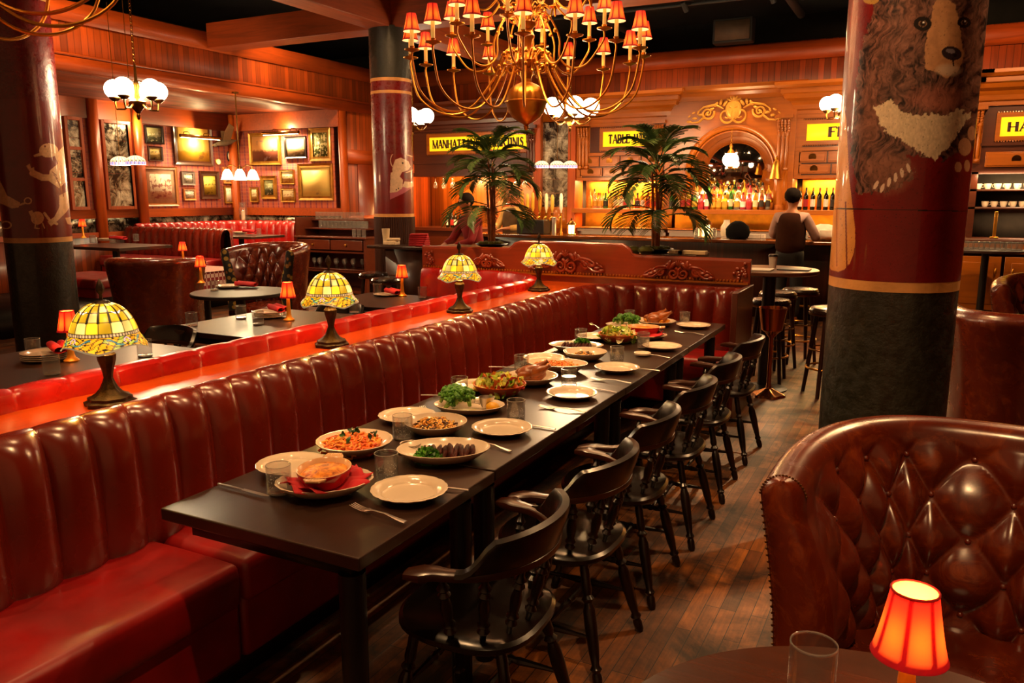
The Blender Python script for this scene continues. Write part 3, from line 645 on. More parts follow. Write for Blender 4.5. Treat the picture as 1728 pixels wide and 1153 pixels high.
plt = thing('planter_shelf', 'narrow dark planter shelf behind the carved divider', 'shelf', (-2.75, 6.75, 0))
MB().box(-1.53, 1.1, -.22, .24, 1.16, 1.195).box(-1.5, 1.08, -.2, .2, 0, 1.16).build('shelf_body', wood('planter_wood', lin('#3a180c'), 'x'), plt, smooth=False)
# ================================================================== DINING TABLES
TZ = .76
def dining_table(x0, x1, y0, y1, label, group, legs=True, zt=TZ, mat=None, pedestal=False):
    cx, cy = (x0+x1)/2, (y0+y1)/2; r = thing('dining_table', label, 'table', (cx, cy, 0), group=group); hx, hy = (x1-x0)/2, (y1-y0)/2
    MB().box(-hx, hx, -hy, hy, zt-.038, zt).build('tabletop', mat or m_black, r, smooth=False, bevel=.004)
    if pedestal:
        MB().cyl((0, 0, .03), (0, 0, zt-.04), .045, n=14).build('pedestal', m_blackm, r)
        MB().box(-.28, .28, -.035, .035, 0, .03).box(-.035, .035, -.28, .28, 0, .03).build('base', m_blackm, r)
        return r
    MB().box(-hx+.07, hx-.07, -hy+.05, hy-.05, zt-.09, zt-.038).build('apron', m_blackm, r)
    for sx in ((1,) if legs == 1 else (-1, 1)):
        for sy in (-1, 1):
            MB().lathe([(.036, 0), (.038, zt-.09)], (sx*(hx-.09), sy*(hy-.08), 0), n=16).build('leg', m_blackm, r)
    return r
TX0, TX1 = -1.965, -1.225
for i, (y0, y1, lb, dz) in enumerate(((1.525, 2.262, 'nearest black dining table, laid with gratin and pasta, by the long banquette', 0), (2.266, 3.6, 'second black dining table, laid with steak, broccoli and salad', .004),
      (3.604, 4.775, 'third black dining table, laid with roast chicken pasta and salad bowl', .002), (4.779, 5.79, 'farthest black dining table of the long row, against the end banquette', .004))):
    dining_table(TX0, TX1, y0, y1, lb, None, legs=1, zt=TZ+dz)
dining_table(-4.78, -3.0, 2.15, 3.38, 'dark wood table with plate stack behind the nearest lamp, left of the ledge', None, mat=wood('brown_table_wood', lin('#30190b'), 'y', .4, coat=.08, vary=.6))
dining_table(-4.74, -3.0, 3.8, 4.95, 'middle dark wood table left of the ledge with plates and red napkin', None, mat=MATS['brown_table_wood'])
dining_table(-4.72, -3.0, 5.36, 6.2, 'farther dark wood table left of the ledge near the end booth', None, mat=MATS['brown_table_wood'])
# ================================================================== CAPTAIN CHAIRS
def turned(p0, p1, R, n=10, kind='leg'):
    if kind == 'leg': pr = [(.55, 0), (.75, .03), (.8, .1), (.62, .13), (.95, .16), (.6, .19), (.85, .3), (1.0, .5), (.95, .62), (.6, .68), (1, .71), (.6, .74), (.8, .78), (.7, .86), (.75, .93), (.6, 1)]
    elif kind == 'spindle': pr = [(.5, 0), (.6, .1), (1.15, .16), (.6, .22), (1.2, .27), (.75, .32), (1, .45), (1.05, .55), (.7, .68), (1.15, .73), (.65, .78), (1.15, .83), (.6, .9), (.5, 1)]
    else: pr = [(.5, 0), (.6, .15), (.9, .35), (1.1, .42), (.8, .46), (1.25, .5), (.8, .54), (1.1, .58), (.9, .65), (.6, .85), (.5, 1)]
    return MB().lathe([(a*R, b) for a, b in pr], p0, p1, n)
def captain_chair(label, group):
    r = thing('captain_chair', label, 'chair', group=group)
    rows = []
    for i, (k, z) in enumerate(((0, .412), (.7, .412), (.93, .418), (1, .432), (1, .446), (.95, .455), (.8, .451), (.55, .444), (.3, .441), (0, .440))):
        row = []
        for j in range(36):
            a = 2*PI*j/36; c, s = math.cos(a), math.sin(a); e = .72
            x = math.copysign(abs(c)**e, c)*.225*k; y = math.copysign(abs(s)**e, s)*.215*k
            if s > 0: y += .02*k*(1-abs(c))
            row.append((x, y, z+(.008*math.cos(2*a) if .4 < k < .9 and z > .43 else 0)))
        rows.append(row)
    MB().grid(rows, cu=True).build('seat', m_chairw, r)
    for sx in (-1, 1):
        for sy, ty, fy in ((-1, -.14, -.235), (1, .14, .2)):
            turned((sx*.215, fy, 0), (sx*.14, ty, .42), .023).build('leg', m_chairw, r)
    for sx in (-1, 1): turned((sx*.185, .175, .17), (sx*.19, -.205, .17), .013, 8, 's').build('stretcher', m_chairw, r)
    for y, z, w in ((-.02, .17, .185),): turned((-w, y, z), (w, y, z), .013, 8, 's').build('stretcher', m_chairw, r)
    turned((-.175, .165, .24), (.175, .165, .24), .013, 8, 's').build('stretcher', m_chairw, r)
    # arm bow
    def bow(a, grow=0): return (-(.262+grow)*math.cos(a), -.0-(.222+grow)*math.sin(a))
    pts = [(-.285, .075), (-.28, .03)]+[bow(PI*i/20) for i in range(21)]+[(.28, .03), (.285, .075)]
    rows = []
    m = len(pts)
    for i, (x, y) in enumerate(pts):
        p0 = Vector(pts[max(i-1, 0)]); p1 = Vector(pts[min(i+1, m-1)]); d = (p1-p0).normalized(); nn = Vector((-d.y, d.x))
        e = min(i, m-1-i); wd = (.024, .038, .03, .024)[min(e, 3)] if e < 4 else .022; th = (.011, .016, .015, .014)[min(e, 3)]
        row = []
        for k in range(12):
            a = 2*PI*k/12; u = math.copysign(abs(math.cos(a))**.6, math.cos(a))*wd; v = math.copysign(abs(math.sin(a))**.6, math.sin(a))*th
            row.append((x+nn.x*u, y+nn.y*u, .675+v-(.006 if e == 0 else 0)))
        rows.append(row)
    mb = MB().grid(rows, cu=True); o = len(mb.v); mb.f.append(tuple(range(12))[::-1]); mb.f.append(tuple(range(o-12, o))); mb.build('arm_rail', m_arm, r)
    # crest: tall board following the back of the bow, ends swoop down
    rows = []
    for i in range(31):
        a = PI*(.09+.82*i/30); e = min(i, 30-i)/30; h = .688+.088*min(1, max(0, (e-.0)/.16))**1.0*(1 if e > .16 else .5-.5*math.cos(PI*e/.16)) + (.0 if e < .16 else .012*math.sin(PI*(e-.16)/.34*.5))
        row = []
        for (g, z) in ((-.012, .678), (-.014, h-.012), (-.004, h+.004), (.018, h), (.024, h-.014), (.016, .678)):
            gg = g+(z-.68)*.22; x, y = bow(a, gg); row.append((x, y, max(z, .676)))
        rows.append(row)
    mb = MB().grid(rows, cu=True); o = len(mb.v); mb.f.append(tuple(range(6))); mb.f.append(tuple(range(o-6, o))[::-1]); mb.build('crest_rail', m_chairw, r)
    for a in (.03, .2, .35, .5, .65, .8, .97):
        x, y = bow(PI*a); turned((x*.76, y*.72-.0, .445), (x, y, .668), .0165, 10, 'spindle').build('spindle', m_chairw, r)
    return r
ch = captain_chair('nearest black captain chair with scrolled arms, tucked under the front table', 'captain chairs along the dining table')
ch.location = (-1.11, 1.95, 0); ch.rotation_euler = (0, 0, PI/2+.03)
for (x, y, a, lb) in ((-1.1, 2.57, -.02, 'second black captain chair from the front, beside the steak platter'), (-1.11, 3.17, .03, 'third black captain chair from the front, beside the broccoli'),
        (-1.1, 3.80, 0, 'fourth black captain chair from the front of the row'), (-1.11, 4.45, .04, 'fifth black captain chair, second from the far end of the row'), (-1.11, 5.18, -.03, 'farthest black captain chair of the row, near the ice bucket stand')):
    dup(ch, (x, y, 0), PI/2+a, lb)
for (p, a, lb) in (((-4.55, 3.58, 0), PI, 'black captain chair standing between the first and second left tables'), ((-4.98, 2.5, 0), -PI/2, 'black captain chair at the left end of the near left table, by the duck pillar'),
                   ((-4.35, 5.15, 0), PI, 'black captain chair between the middle and farther left tables')):
    dup(ch, p, a, lb, 'captain chairs at the left tables')
# ================================================================== TUFTED TUB CHAIRS
def tub_chair(label, hx=.40, dep=.55, ztop=1.06, seat_z=.44, nb=9, floral=False, mat=None, group=None, wing=.0):
    """opens towards -y; origin at the centre of the opening, floor level"""
    mat = mat or m_brown; r = thing('tufted_armchair', label, 'armchair', group=group)
    def path(t_):   # t 0..1 from left front round the back to right front
        a = PI*t_; c, s = math.cos(a), math.sin(a); e = .75
        return Vector((-math.copysign(abs(c)**e, c)*hx, abs(s)**e*dep))
    NT_, NV = 220, 110; W = 2*hx+dep; rows = []
    zb = seat_z-.06; Hh = ztop-zb
    for i in range(NT_+1):
        t_ = .0+i/NT_; p = path(t_); q0 = path(max(t_-.004, 0)); q1 = path(min(t_+.004, 1)); d = (q1-q0).normalized(); nin = Vector((d.y, -d.x))  # towards the sitter
        topz = ztop - wing*(abs(2*t_-1)**6) + .035*math.sin(PI*t_)
        row = []
        for j in range(NV+1):
            v = j/NV
            if v < .66:   # inner tufted face
                w_ = v/.66; z = zb+(topz-.05-zb)*w_
                U = t_*nb; Vv = w_*5.4
                A = U+Vv/2*1.0; B = U-Vv/2*1.0
                dd = (math.sqrt(math.sin(PI*A)**2+.004)*math.sqrt(math.sin(PI*B)**2+.004))**.62
                edge = min(1, t_/.1, (1-t_)/.1)*min(1, (1-w_)/.12+.2)
                inn = .075-.05*(1-w_)*0 + (.045*dd-.016)*edge + .05*math.sin(PI*min(w_*1.1, 1))
                lean = (w_-.5)*.06
                row.append((p.x+nin.x*(inn-lean), p.y+nin.y*(inn-lean), z))
            elif v < .86:  # roll
                a = PI*(v-.66)/.2; rr = .055; cz = topz-.05
                o = .075+.05*math.sin(PI*min(1.1, 1))*1 - .03 - rr+rr*math.cos(a)+.0; row.append((p.x+nin.x*(o), p.y+nin.y*(o), cz+rr*math.sin(a)*1.05))
            else:
                w_ = (v-.86)/.14; z = topz-.05+(.16-topz+.05)*w_; o = -.065+.045*w_+.03*math.sin(PI*w_); row.append((p.x+nin.x*o, p.y+nin.y*o, z))
        rows.append(row)
    mb = MB().grid(rows); o = len(mb.v); nc = NV+1
    mb.build('tufted_shell', mat, r, ang=120)
    # front facings of the wings
    for s, row in ((1, rows[0]), (-1, rows[-1])):
        f = MB(); c = len(row); ap = int(.76*NV); fr = []
        for k in range(ap+1):
            a_ = Vector(row[k]); b_ = Vector(min(row[ap:], key=lambda q: abs(q[2]-a_.z)))
            fr.append([a_.lerp(b_, u)+Vector((0, -.045*math.sin(PI*u)**.6, 0)) for u in (0, .12, .3, .5, .7, .88, 1)])
        f.grid(fr).build('wing_facing', mat if not floral else m_floral, r)
        nl = MB()
        for k in range(0, c-1):
            q = Vector(row[k]).lerp(Vector(row[k+1]), .5)
            if k > c*.66 and q.z > .2:
                L_ = (Vector(row[k+1])-Vector(row[k])).length; m_ = max(1, int(L_/.016))
                for e in range(m_):
                    q = Vector(row[k]).lerp(Vector(row[k+1]), e/m_); nl.ball((q.x, q.y-.006, q.z), .0035, n=6, m=4)
        nl.build('nailhead_trim', m_brassd, r)['kind'] = 'stuff'
    bt = None
    for bi in range(1, nb*2):
        for vj in range(0, 6):
            # intersections A, B integer -> U = (a+b)/2, V = a-b
            U = bi/2; Vv = vj
            if (bi+vj) % 2: continue
            t_ = U/nb; w_ = Vv/5.4
            if not (.06 < t_ < .94 and w_ < .95): continue
            ii, jj = int(round(t_*NT_)), int(round(w_*.66*NV)); q = rows[ii][jj]; 
            if bt is None: bt = MB().ball((0, 0, 0), .0095, n=8, m=5).build('tufting_button', mat, r)
            else: b2_ = bt.copy(); col.objects.link(b2_); bt = b2_
            bt.location = q
    # seat
    sr = []
    for k, z in ((0, seat_z-.14), (.9, seat_z-.14), (1, seat_z-.1), (1, seat_z-.03), (.93, seat_z), (.6, seat_z+.02), (0, seat_z+.025)):
        sr.append([((-math.cos(2*PI*j/32))*(hx-.07)*k, dep*.42+math.sin(2*PI*j/32)*(dep*.5)*k, z) for j in range(32)])
    MB().grid(sr, cu=True).build('seat', mat, r)
    MB().box(-hx+.1, hx-.1, .0, dep-.1, .12, seat_z-.12).build('frame', m_blackm, r)
    for sx in (-1, 1):
        for y in (.03, dep-.14): MB().cyl((sx*(hx-.13), y, 0), (sx*(hx-.13), y, .2), .018, .026).build('leg', m_blackm, r)
    return r
t = NT('floral_fabric'); vv = t.n('ShaderNodeTexVoronoi'); vv.inputs['Scale'].default_value = 16; t.l(t.coord(), vv.inputs[0])
t.set(Base_Color=t.mix(t.ramp(vv.outputs[0], [(.35, (1, 1, 1)), (.45, (0, 0, 0))]), lin('#171009'), t.ramp(vv.outputs[1], [(.2, lin('#8a4a14')), (.6, lin('#a88a34'))])), Roughness=.8); m_floral = t.m
# foreground right
tc = tub_chair('big tufted oxblood leather tub chair at the near right, facing the round table', hx=.43, dep=.62, ztop=.995, nb=9, wing=.0)
tc.location = (.185, 1.97, 0)
def at_floor(px, py_top, ztop, extra=0):
    """floor position below a point known by its height"""
    p = onZ(px, py_top, ztop); return Vector((p.x, p.y, 0))
lc = dup(tc, at_floor(268, 436, 1.06)+Vector((.28, .1, 0)), None, 'smooth-backed oxblood leather tub chair seen from behind, left of the middle lamp')
lc.rotation_euler = (0, 0, PI+.45+PI/2*0); lc.location = at_floor(255, 436, 1.03)+Vector((-.35, .42, 0))
fc = tub_chair('tufted oxblood armchair with floral outer wing, beside the glass sideboard', hx=.42, dep=.6, ztop=1.1, nb=9, floral=True, wing=.02)
fc.location = at_floor(470, 415, 1.1)+Vector((.1, -.45, 0)); fc.rotation_euler = (0, 0, .15)
b1 = dup(tc, (.66, 5.3, 0), PI+.06, 'dark leather tub seat seen from behind, right of the bear pillar', scale=1.06)
b2 = dup(tc, (.98, 6.2, 0), .0, 'tufted brown leather tub seat facing us, past the dark one behind the bear pillar', scale=1.1)
# ================================================================== SMALL RED TABLE LAMPS
def shade_rows(R0, R1, h, flare, na, nt):
    rows = []
    for i in range(nt+1):
        t_ = i/nt; r_ = R1+(R0-R1)*t_**flare
        rows.append([(r_*math.cos(2*PI*k/na), r_*math.sin(2*PI*k/na), h*t_) for k in range(na)])
    return rows
m_redshade = see_through(attrm('red_lampshade_fabric', .7, emit=.85), .5)
m_bulb = glow('warm_bulb', (1, .62, .25), 14)
C_RIM = np.array(lin('#8c0c14')); C_E, C_M = np.array((.42, .02, .012)), np.array((.80, .17, .018))
def red_shade(name, R0, R1, h, parent, z, E=1.3, nribs=7, lining=(.5, .25, .05)):
    na, nt = 64, 14; rows = shade_rows(R0, R1, h, .75, na, nt); cols = []
    for i in range(nt+1):
        for k in range(na):
            t_ = i/nt; f = (k/na*nribs) % 1; rb = min(f, 1-f) < .10 or t_ < .08 or t_ > .93
            g_ = math.exp(-((t_-.4)/.3)**2)*(.35+.65*math.sin(PI*f)); c = C_RIM*.5 if rb else (C_E*(1-g_)+C_M*g_)*E
            cols.append(c)
    inner = [[(x*.965, y*.965, zz) for x, y, zz in r] for r in rows]
    mb = MB().grid(rows, cu=True).grid(inner[::-1], cu=True); cols = cols+[np.array(lining)*E*1.6]*(na*(nt+1))
    mb.v = [(a, b, c+z) for a, b, c in mb.v]; return mb.build(name, m_redshade, parent, colors=np.array(cols))
def table_lamp(label, group='small brass table lamps with red shades'):
    r = thing('table_lamp', label, 'lamp', group=group)
    MB().lathe([(.04, 0), (.042, .008), (.036, .014), (.024, .024), (.018, .045), (.0145, .1), (.013, .15), (.011, .2)], n=24).build('base', m_stem, r)
    MB().lathe([(.006, .2), (.012, .215), (.013, .235), (.006, .25), (0, .252)], n=12).build('bulb', m_bulb, r)
    red_shade('lamp_shade', .036, .060, .115, r, .172)
    MB().tube([(.036*math.cos(a/10*PI), .036*math.sin(a/10*PI), .287) for a in range(20)], .0022, 6, closed=True).build('top_trim', m_cloth, r)
    return r
LAMPS = [((121, 610), TZ, 'red-shaded table lamp standing behind the nearest stained glass lamp'), ((488, 541), TZ, 'red-shaded table lamp beside the plate stack on the middle left table'), ((679, 500), TZ, 'red-shaded table lamp on the farther left table'),
         ((340, 478), TZ, 'red-shaded table lamp on the round table between the tub chairs'), ((310, 446), .8, 'red-shaded table lamp just over the back of the smooth tub chair'), ((141, 402), 1.04, 'tiny red-shaded lamp on the booth table right of the duck pillar')]
tl = None
for (px, z, lb) in LAMPS:
    p = onZ(px[0], px[1], z)
    if tl is None: tl = table_lamp(lb); tl.location = p
    else: dup(tl, p, None, lb)
    add_point((p.x, p.y, p.z+.24), 3, .03, (1, .4, .12))
pl = onY(1535, 1095, 1.37); fl = dup(tl, (pl.x, 1.37, TZ), .1, 'red-shaded table lamp glowing on the round table at the bottom right', scale=1.0)
add_point((pl.x, 1.37, TZ+.24), 9, .02, (1, .32, .06))
# ================================================================== STAINED GLASS LAMPS
m_tiff = attrm('stained_glass', .3, emit=1.0)
def tiffany(label, group, R=.143, H=.15, small=False):
    r = thing('stained_glass_lamp', label, 'lamp', group=group)
    zb = .222
    MB().lathe([(.082, 0), (.084, .014), (.072, .02), (.072, .03), (.058, .036), (.044, .045), (.03, .062), (.02, .085), (.015, .1), (.02, .13), (.03, .165), (.032, .185), (.02, .2), (.024, .208), (.014, .215), (.017, .225), (.009, .24), (.006, .36)], n=40,
               sq=lambda a, t: 1+.07*math.cos(8*a)*(1 if t < .03 else .5 if t > .1 else .8)).build('lamp_base', m_bronze, r)
    MB().ball((0, 0, .28), .025, (1, 1, 1.3)).build('bulb', m_bulb, r)
    na, nt = 192, 84
    def prof(t_): # t 0 top .. 1 rim
        if t_ < .72: a = t_/.72*1.22; return .022+(R*.80-.022)*math.sin(a)/math.sin(1.22), zb+H*(.28+.72*(1-(1-math.cos(a))/(1-math.cos(1.22))))
        u = (t_-.72)/.28; return R*(.80+.20*u**1.3), zb+H*.28*(1-u)
    rows = []; cols = []; rnd = random.Random(5)
    lead = np.array((.012, .008, .004)); pane = {}
    def pc(key, base, v=.35):
        if key not in pane: pane[key] = np.array(base)*rnd.uniform(1-v, 1+v)
        return pane[key]
    AM, YE, CRM, GR, TE, BR = (.62, .25, .006), (.66, .37, .012), (.78, .54, .13), (.26, .30, .03), (.02, .12, .12), (.2, .05, .01)
    for i in range(nt+1):
        t_ = i/nt; rr, z = prof(t_); row = []
        for k in range(na):
            a = k/na; f4 = (a*4) % 1; d = min(f4, 1-f4)   # four repeats, ornament at d=0
            zz = z - (.012*(1-abs(math.cos(PI*4*a)))**1 if t_ > .85 else 0)*((t_-.85)/.15 if t_ > .85 else 0) + (.006 if t_ > .9 else 0)*math.cos(8*PI*a)
            row.append((rr*math.cos(2*PI*a), rr*math.sin(2*PI*a), zz))
            if t_ < .68:
                rw = t_/.68*4.0; cl = a*16; fr, fc_ = rw % 1, cl % 1
                c = lead if (min(fr, 1-fr) < .05 or min(fc_, 1-fc_) < .055+.06*(1-t_)) else pc(('g', int(rw), int(cl)), YE if (int(rw)+int(cl)) % 3 else CRM)*(1+.25*math.sin(40*a+9*t_))
                if abs(t_-.34) < .03 and .03 < d < .16 and abs(t_-.34-.02*math.sin(d*30)) < .016: c = np.array((.8, .68, .62))
                if (d/.02)**2+((t_-.42)/.03)**2 < 1: c = np.array(BR)
            elif t_ < .73: c = pc(('b', int(a*64)), (.45, .28, .12)) if (a*64) % 1 > .15 and .69 < t_ < .72 else lead
            else:
                u = (t_-.73)/.27; dist = math.hypot(d/.5*2.2, (u-.35)*1.0)
                e = d*2
                if dist < .17: c = np.array((.7, .32, .03)) if dist < .14 else lead
                elif dist < .30: c = np.array((.55, .34, .36)) if dist > .19 and dist < .285 else lead
                elif abs(u-(.45+.25*math.sin(e*7))) < .10 and .2 < e < .72: c = np.array(TE) if abs(u-(.45+.25*math.sin(e*7))) < .075 else lead
                else:
                    cx_ = a*32+1.6*u; cy_ = u*3.2+.7*math.sin(a*44); c = pc(('r', int(cx_), int(cy_)), AM if int(cx_+cy_) % 3 else GR if int(cx_) % 2 else YE)
                    if min(cx_ % 1, 1-cx_ % 1) < .09 or min(cy_ % 1, 1-cy_ % 1) < .1: c = lead
                if u > .9: c = np.array((.12, .09, .05))
            cols.append(np.array(c))
        rows.append(row)
    MB().grid(rows, cu=True).build('glass_shade', m_tiff, r, colors=np.array(cols)*1.0)
    mb = MB().lathe([(.026, zb+H-.004), (.03, zb+H), (.022, zb+H+.008), (.006, zb+H+.012), (.005, zb+H+.03), (.011, zb+H+.04), (.014, zb+H+.052), (.009, zb+H+.07), (.002, zb+H+.085), (0, zb+H+.088)], n=16, sq=lambda a, t: 1+.12*math.cos(6*a)); mb.build('finial', m_bronze, r)
    return r
tf = None
for (px, py, lb) in ((187, 686, 'nearest stained glass table lamp on the orange wooden ledge'), (560, 588, 'second stained glass table lamp from the front on the ledge'),
                     (776, 531, 'third stained glass table lamp on the ledge, near the end booth'), (909, 495, 'farthest stained glass table lamp, before the carved divider')):
    p = onZ(px, py-4, .932); p.z = .932
    if tf is None: tf = tiffany(lb, 'stained glass lamps on the ledge'); tf.location = p
    else: dup(tf, p, random.uniform(0, 1), lb)
    add_point((p.x, p.y, p.z+.24), 5, .03, (1, .66, .2))
# ================================================================== TABLEWARE
def dish(name, label, cat, p, R, h, rim=.3, scallop=0, sx=1, sy=1, rz=0, mat=None, group=None, z=TZ+.006, foot=.55):
    r_in = R*(1-rim); mat = mat or m_white; th = .005
    pr = [(0, .004), (r_in*.9, .004), (r_in, .005), (r_in+.007, h*.68), (R*.97, h), (R, h-.001), (R*.985, h-.004), (r_in+.014, h*.4), (r_in*foot*1.3, 0), (0, 0)]
    if h > .035: pr = [(0, .005), (R*.45, .006), (R*.72, h*.3), (R*.9, h*.78), (R*.96, h), (R, h), (R*.99, h-.004), (R*.93, h*.7), (R*.74, h*.2), (R*.48, 0), (0, 0)]
    o = MB().lathe(pr, n=72, sq=(lambda a, t: 1+(scallop*abs(math.sin(a*9))**.7 if t > h*.5 else 0)) if scallop else None, cap=False).build(name, mat)
    o.location = (p[0], p[1], z); o.scale = (sx, sy, 1); o.rotation_euler = (0, 0, rz); return tag(o, label, cat, group)
def Pt(px, py, z=TZ): return onZ(px, py, z)
EP = 'empty white scalloped dinner plates on the long table'
for (px, py, lb) in ((691, 838, 'empty dinner plate at the nearest right place, beside the gratin'), (473, 790, 'empty dinner plate at the nearest left corner, behind a water glass'), (847, 731, 'empty dinner plate at the second place on the chair side'),
        (667, 707, 'empty dinner plate near the banquette, left of the second water glass'), (965, 671, 'empty dinner plate at the third place on the chair side, catching bright reflections'), (787, 655, 'empty dinner plate by the banquette, behind the near salad'),
        (1041, 627, 'empty dinner plate at the fourth place on the chair side'), (895, 608, 'empty dinner plate by the banquette, left of the small pasta bowl'), (1117, 590, 'empty dinner plate at the fifth place on the chair side'),
        (975, 571, 'empty dinner plate by the banquette, behind the far salad bowl'), (1170, 554, 'empty dinner plate at the farthest place on the chair side'), (1045, 543, 'empty dinner plate at the farthest place by the banquette')):
    p = Pt(px, py); p.x = min(max(p.x, TX0+.12), TX1-.12); dish('dinner_plate', lb, 'plate', p, .118, .023, scallop=.02, group=EP, rz=random.random())
t = NT('glass_rim_glint'); t.set(Base_Color=(.95, .92, .85), Roughness=.12, Transmission_Weight=.75, IOR=1.5, Coat_Weight=.6); m_rim = t.m  # pale tone imitates the bright glints on glass edges
def water_glass(label, group, water=True, R=.038, h=.092, tall=False):
    r = thing('water_glass' if water else 'empty_glass', label, 'glass', group=group)
    MB().lathe([(0, 0), (R*.9, 0), (R, h*.04), (R*1.02, h), (R*.96, h), (R*.93, h*.13), (0, h*.1)], n=32, cap=False).build('tumbler', m_glass, r)
    MB().tube([(R*.99*math.cos(2*PI*k/32), R*.99*math.sin(2*PI*k/32), h) for k in range(32)], R*.036, 6, closed=True).build('rim', m_rim, r)
    MB().lathe([(0, .002), (R*.86, .002), (R*.9, h*.03), (R*.9, h*.09), (0, h*.07)], n=28, cap=False).build('thick_base', m_rim, r)
    if water:
        MB().lathe([(0, h*.105), (R*.925, h*.135), (R*.945, h*.6), (0, h*.6)], n=28, cap=False).build('water', m_water, r)
        mb = MB(); rd = random.Random(2)
        for k in range(46):
            a = rd.uniform(0, 2*PI); q = R*.86*rd.uniform(.75, 1); mb.ball((q*math.cos(a), q*math.sin(a), h*rd.uniform(.16, .57)), rd.uniform(.0009, .0018), n=5, m=3)
        o = mb.build('bubbles', m_bub, r); o['kind'] = 'stuff'
    return r
m_water = glassm('sparkling_water', (1, 1, 1), 0, 1.33); m_bub = plain('bubble_white', (.9, .9, .85), .2)
wg = None
for (px, py, lb) in ((472, 834, 'glass of sparkling water at the nearest left corner of the table'), (653, 812, 'glass of sparkling water between the gratin dish and the steak platter'), (680, 742, 'glass of sparkling water left of the near pasta bowl'),
        (871, 713, 'glass of sparkling water right of the broccoli platter'), (776, 671, 'glass of water behind the broccoli platter, left of the salad'), (960, 655, 'glass of sparkling water beside the roast chicken bowl'), (880, 630, 'glass of water left of the roast chicken, by the banquette'),
        (1041, 614, 'glass of water right of the small pasta bowl'), (980, 581, 'glass of water left of the far salad bowl'), (1085, 588, 'glass of water right of the far salad bowl'), (1155, 549, 'glass of water at the far end beside the last plate'), (1062, 546, 'glass of water at the far end, behind the dark broccoli')):
    p = Pt(px, py); p.z = TZ+.004
    if wg is None: wg = water_glass(lb, 'water glasses on the long table'); wg.location = p
    else: dup(wg, p, random.random()*6, lb)
# cutlery
def knife():
    r = thing('table_knife', '', 'knife', group='cutlery on the long table')
    MB().tube([(0, -.11, .004), (0, -.06, .005), (0, -.015, .0045), (0, 0, .004)], [.0052, .005, .004, .003], 8, flat=.6, up=(0, 0, 1)).build('handle', m_chrome, r)
    MB().tube([(0, 0, .005), (.002, .05, .005), (.003, .09, .005), (0, .112, .004)], [.007, .0085, .008, .003], 8, flat=.16, up=(0, 0, 1)).build('blade', m_chrome, r); return r
def fork():
    r = thing('table_fork', '', 'fork', group='cutlery on the long table')
    mb = MB().tube([(0, -.11, .004), (0, -.08, .006), (0, -.03, .012), (0, .02, .010), (0, .042, .005)], [.0085, .0075, .004, .004, .0135], 8, flat=.35, up=(0, 0, 1)); mb.build('handle', m_chrome, r)
    for k in range(4):
        x = (k-1.5)*.0074; MB().tube([(x*.8, .036, .005), (x, .055, .003), (x, .085, .006), (x, .105, .010)], [.0022, .0018, .0016, .0009], 6).build('tine', m_chrome, r)
    return r
kn, fk = knife(), fork(); fk.location.z = kn.location.z = -5
def lay(src, a, b, lb, z=TZ+.0045):
    A, B = Pt(*a), Pt(*b); d = B-A; o = dup(src, ((A+B)/2), math.atan2(d.y, d.x)-PI/2, lb); o.location.z = z; return o
lay(kn, (370, 821), (452, 841), 'table knife at the nearest left corner of the long table'); lay(fk, (690, 888), (588, 856), 'table fork before the gratin platter, nearest of all')
lay(kn, (772, 830), (700, 822), 'table knife whose handle shows right of the nearest plate'); lay(fk, (862, 766), (790, 745), 'table fork resting below the second chair-side plate')
lay(kn, (932, 727), (860, 716), 'table knife right of the second chair-side plate'); lay(fk, (980, 698), (915, 690), 'table fork below the third chair-side plate'); lay(kn, (1032, 664), (985, 655), 'table knife right of the third chair-side plate')
lay(fk, (1060, 649), (1000, 642), 'table fork below the fourth chair-side plate'); lay(kn, (1102, 627), (1060, 622), 'table knife right of the fourth chair-side plate'); lay(fk, (1128, 606), (1072, 600), 'table fork below the fifth chair-side plate')
lay(fk, (1186, 567), (1140, 562), 'table fork below the farthest chair-side plate'); lay(kn, (592, 731), (650, 741), 'table knife left of the second water glass by the banquette'); lay(fk, (735, 712), (712, 690), 'table fork right of the banquette-side plate near the broccoli')
lay(kn, (728, 670), (772, 671), 'table knife by the banquette, left of the near salad'); lay(kn, (838, 622), (880, 623), 'table knife by the banquette, left of the roast chicken'); lay(fk, (1018, 560), (990, 545), 'table fork at the far end by the banquette')
for o in (kn, fk):
    for c_ in list(o.children): bpy.data.objects.remove(c_)
    bpy.data.objects.remove(o)
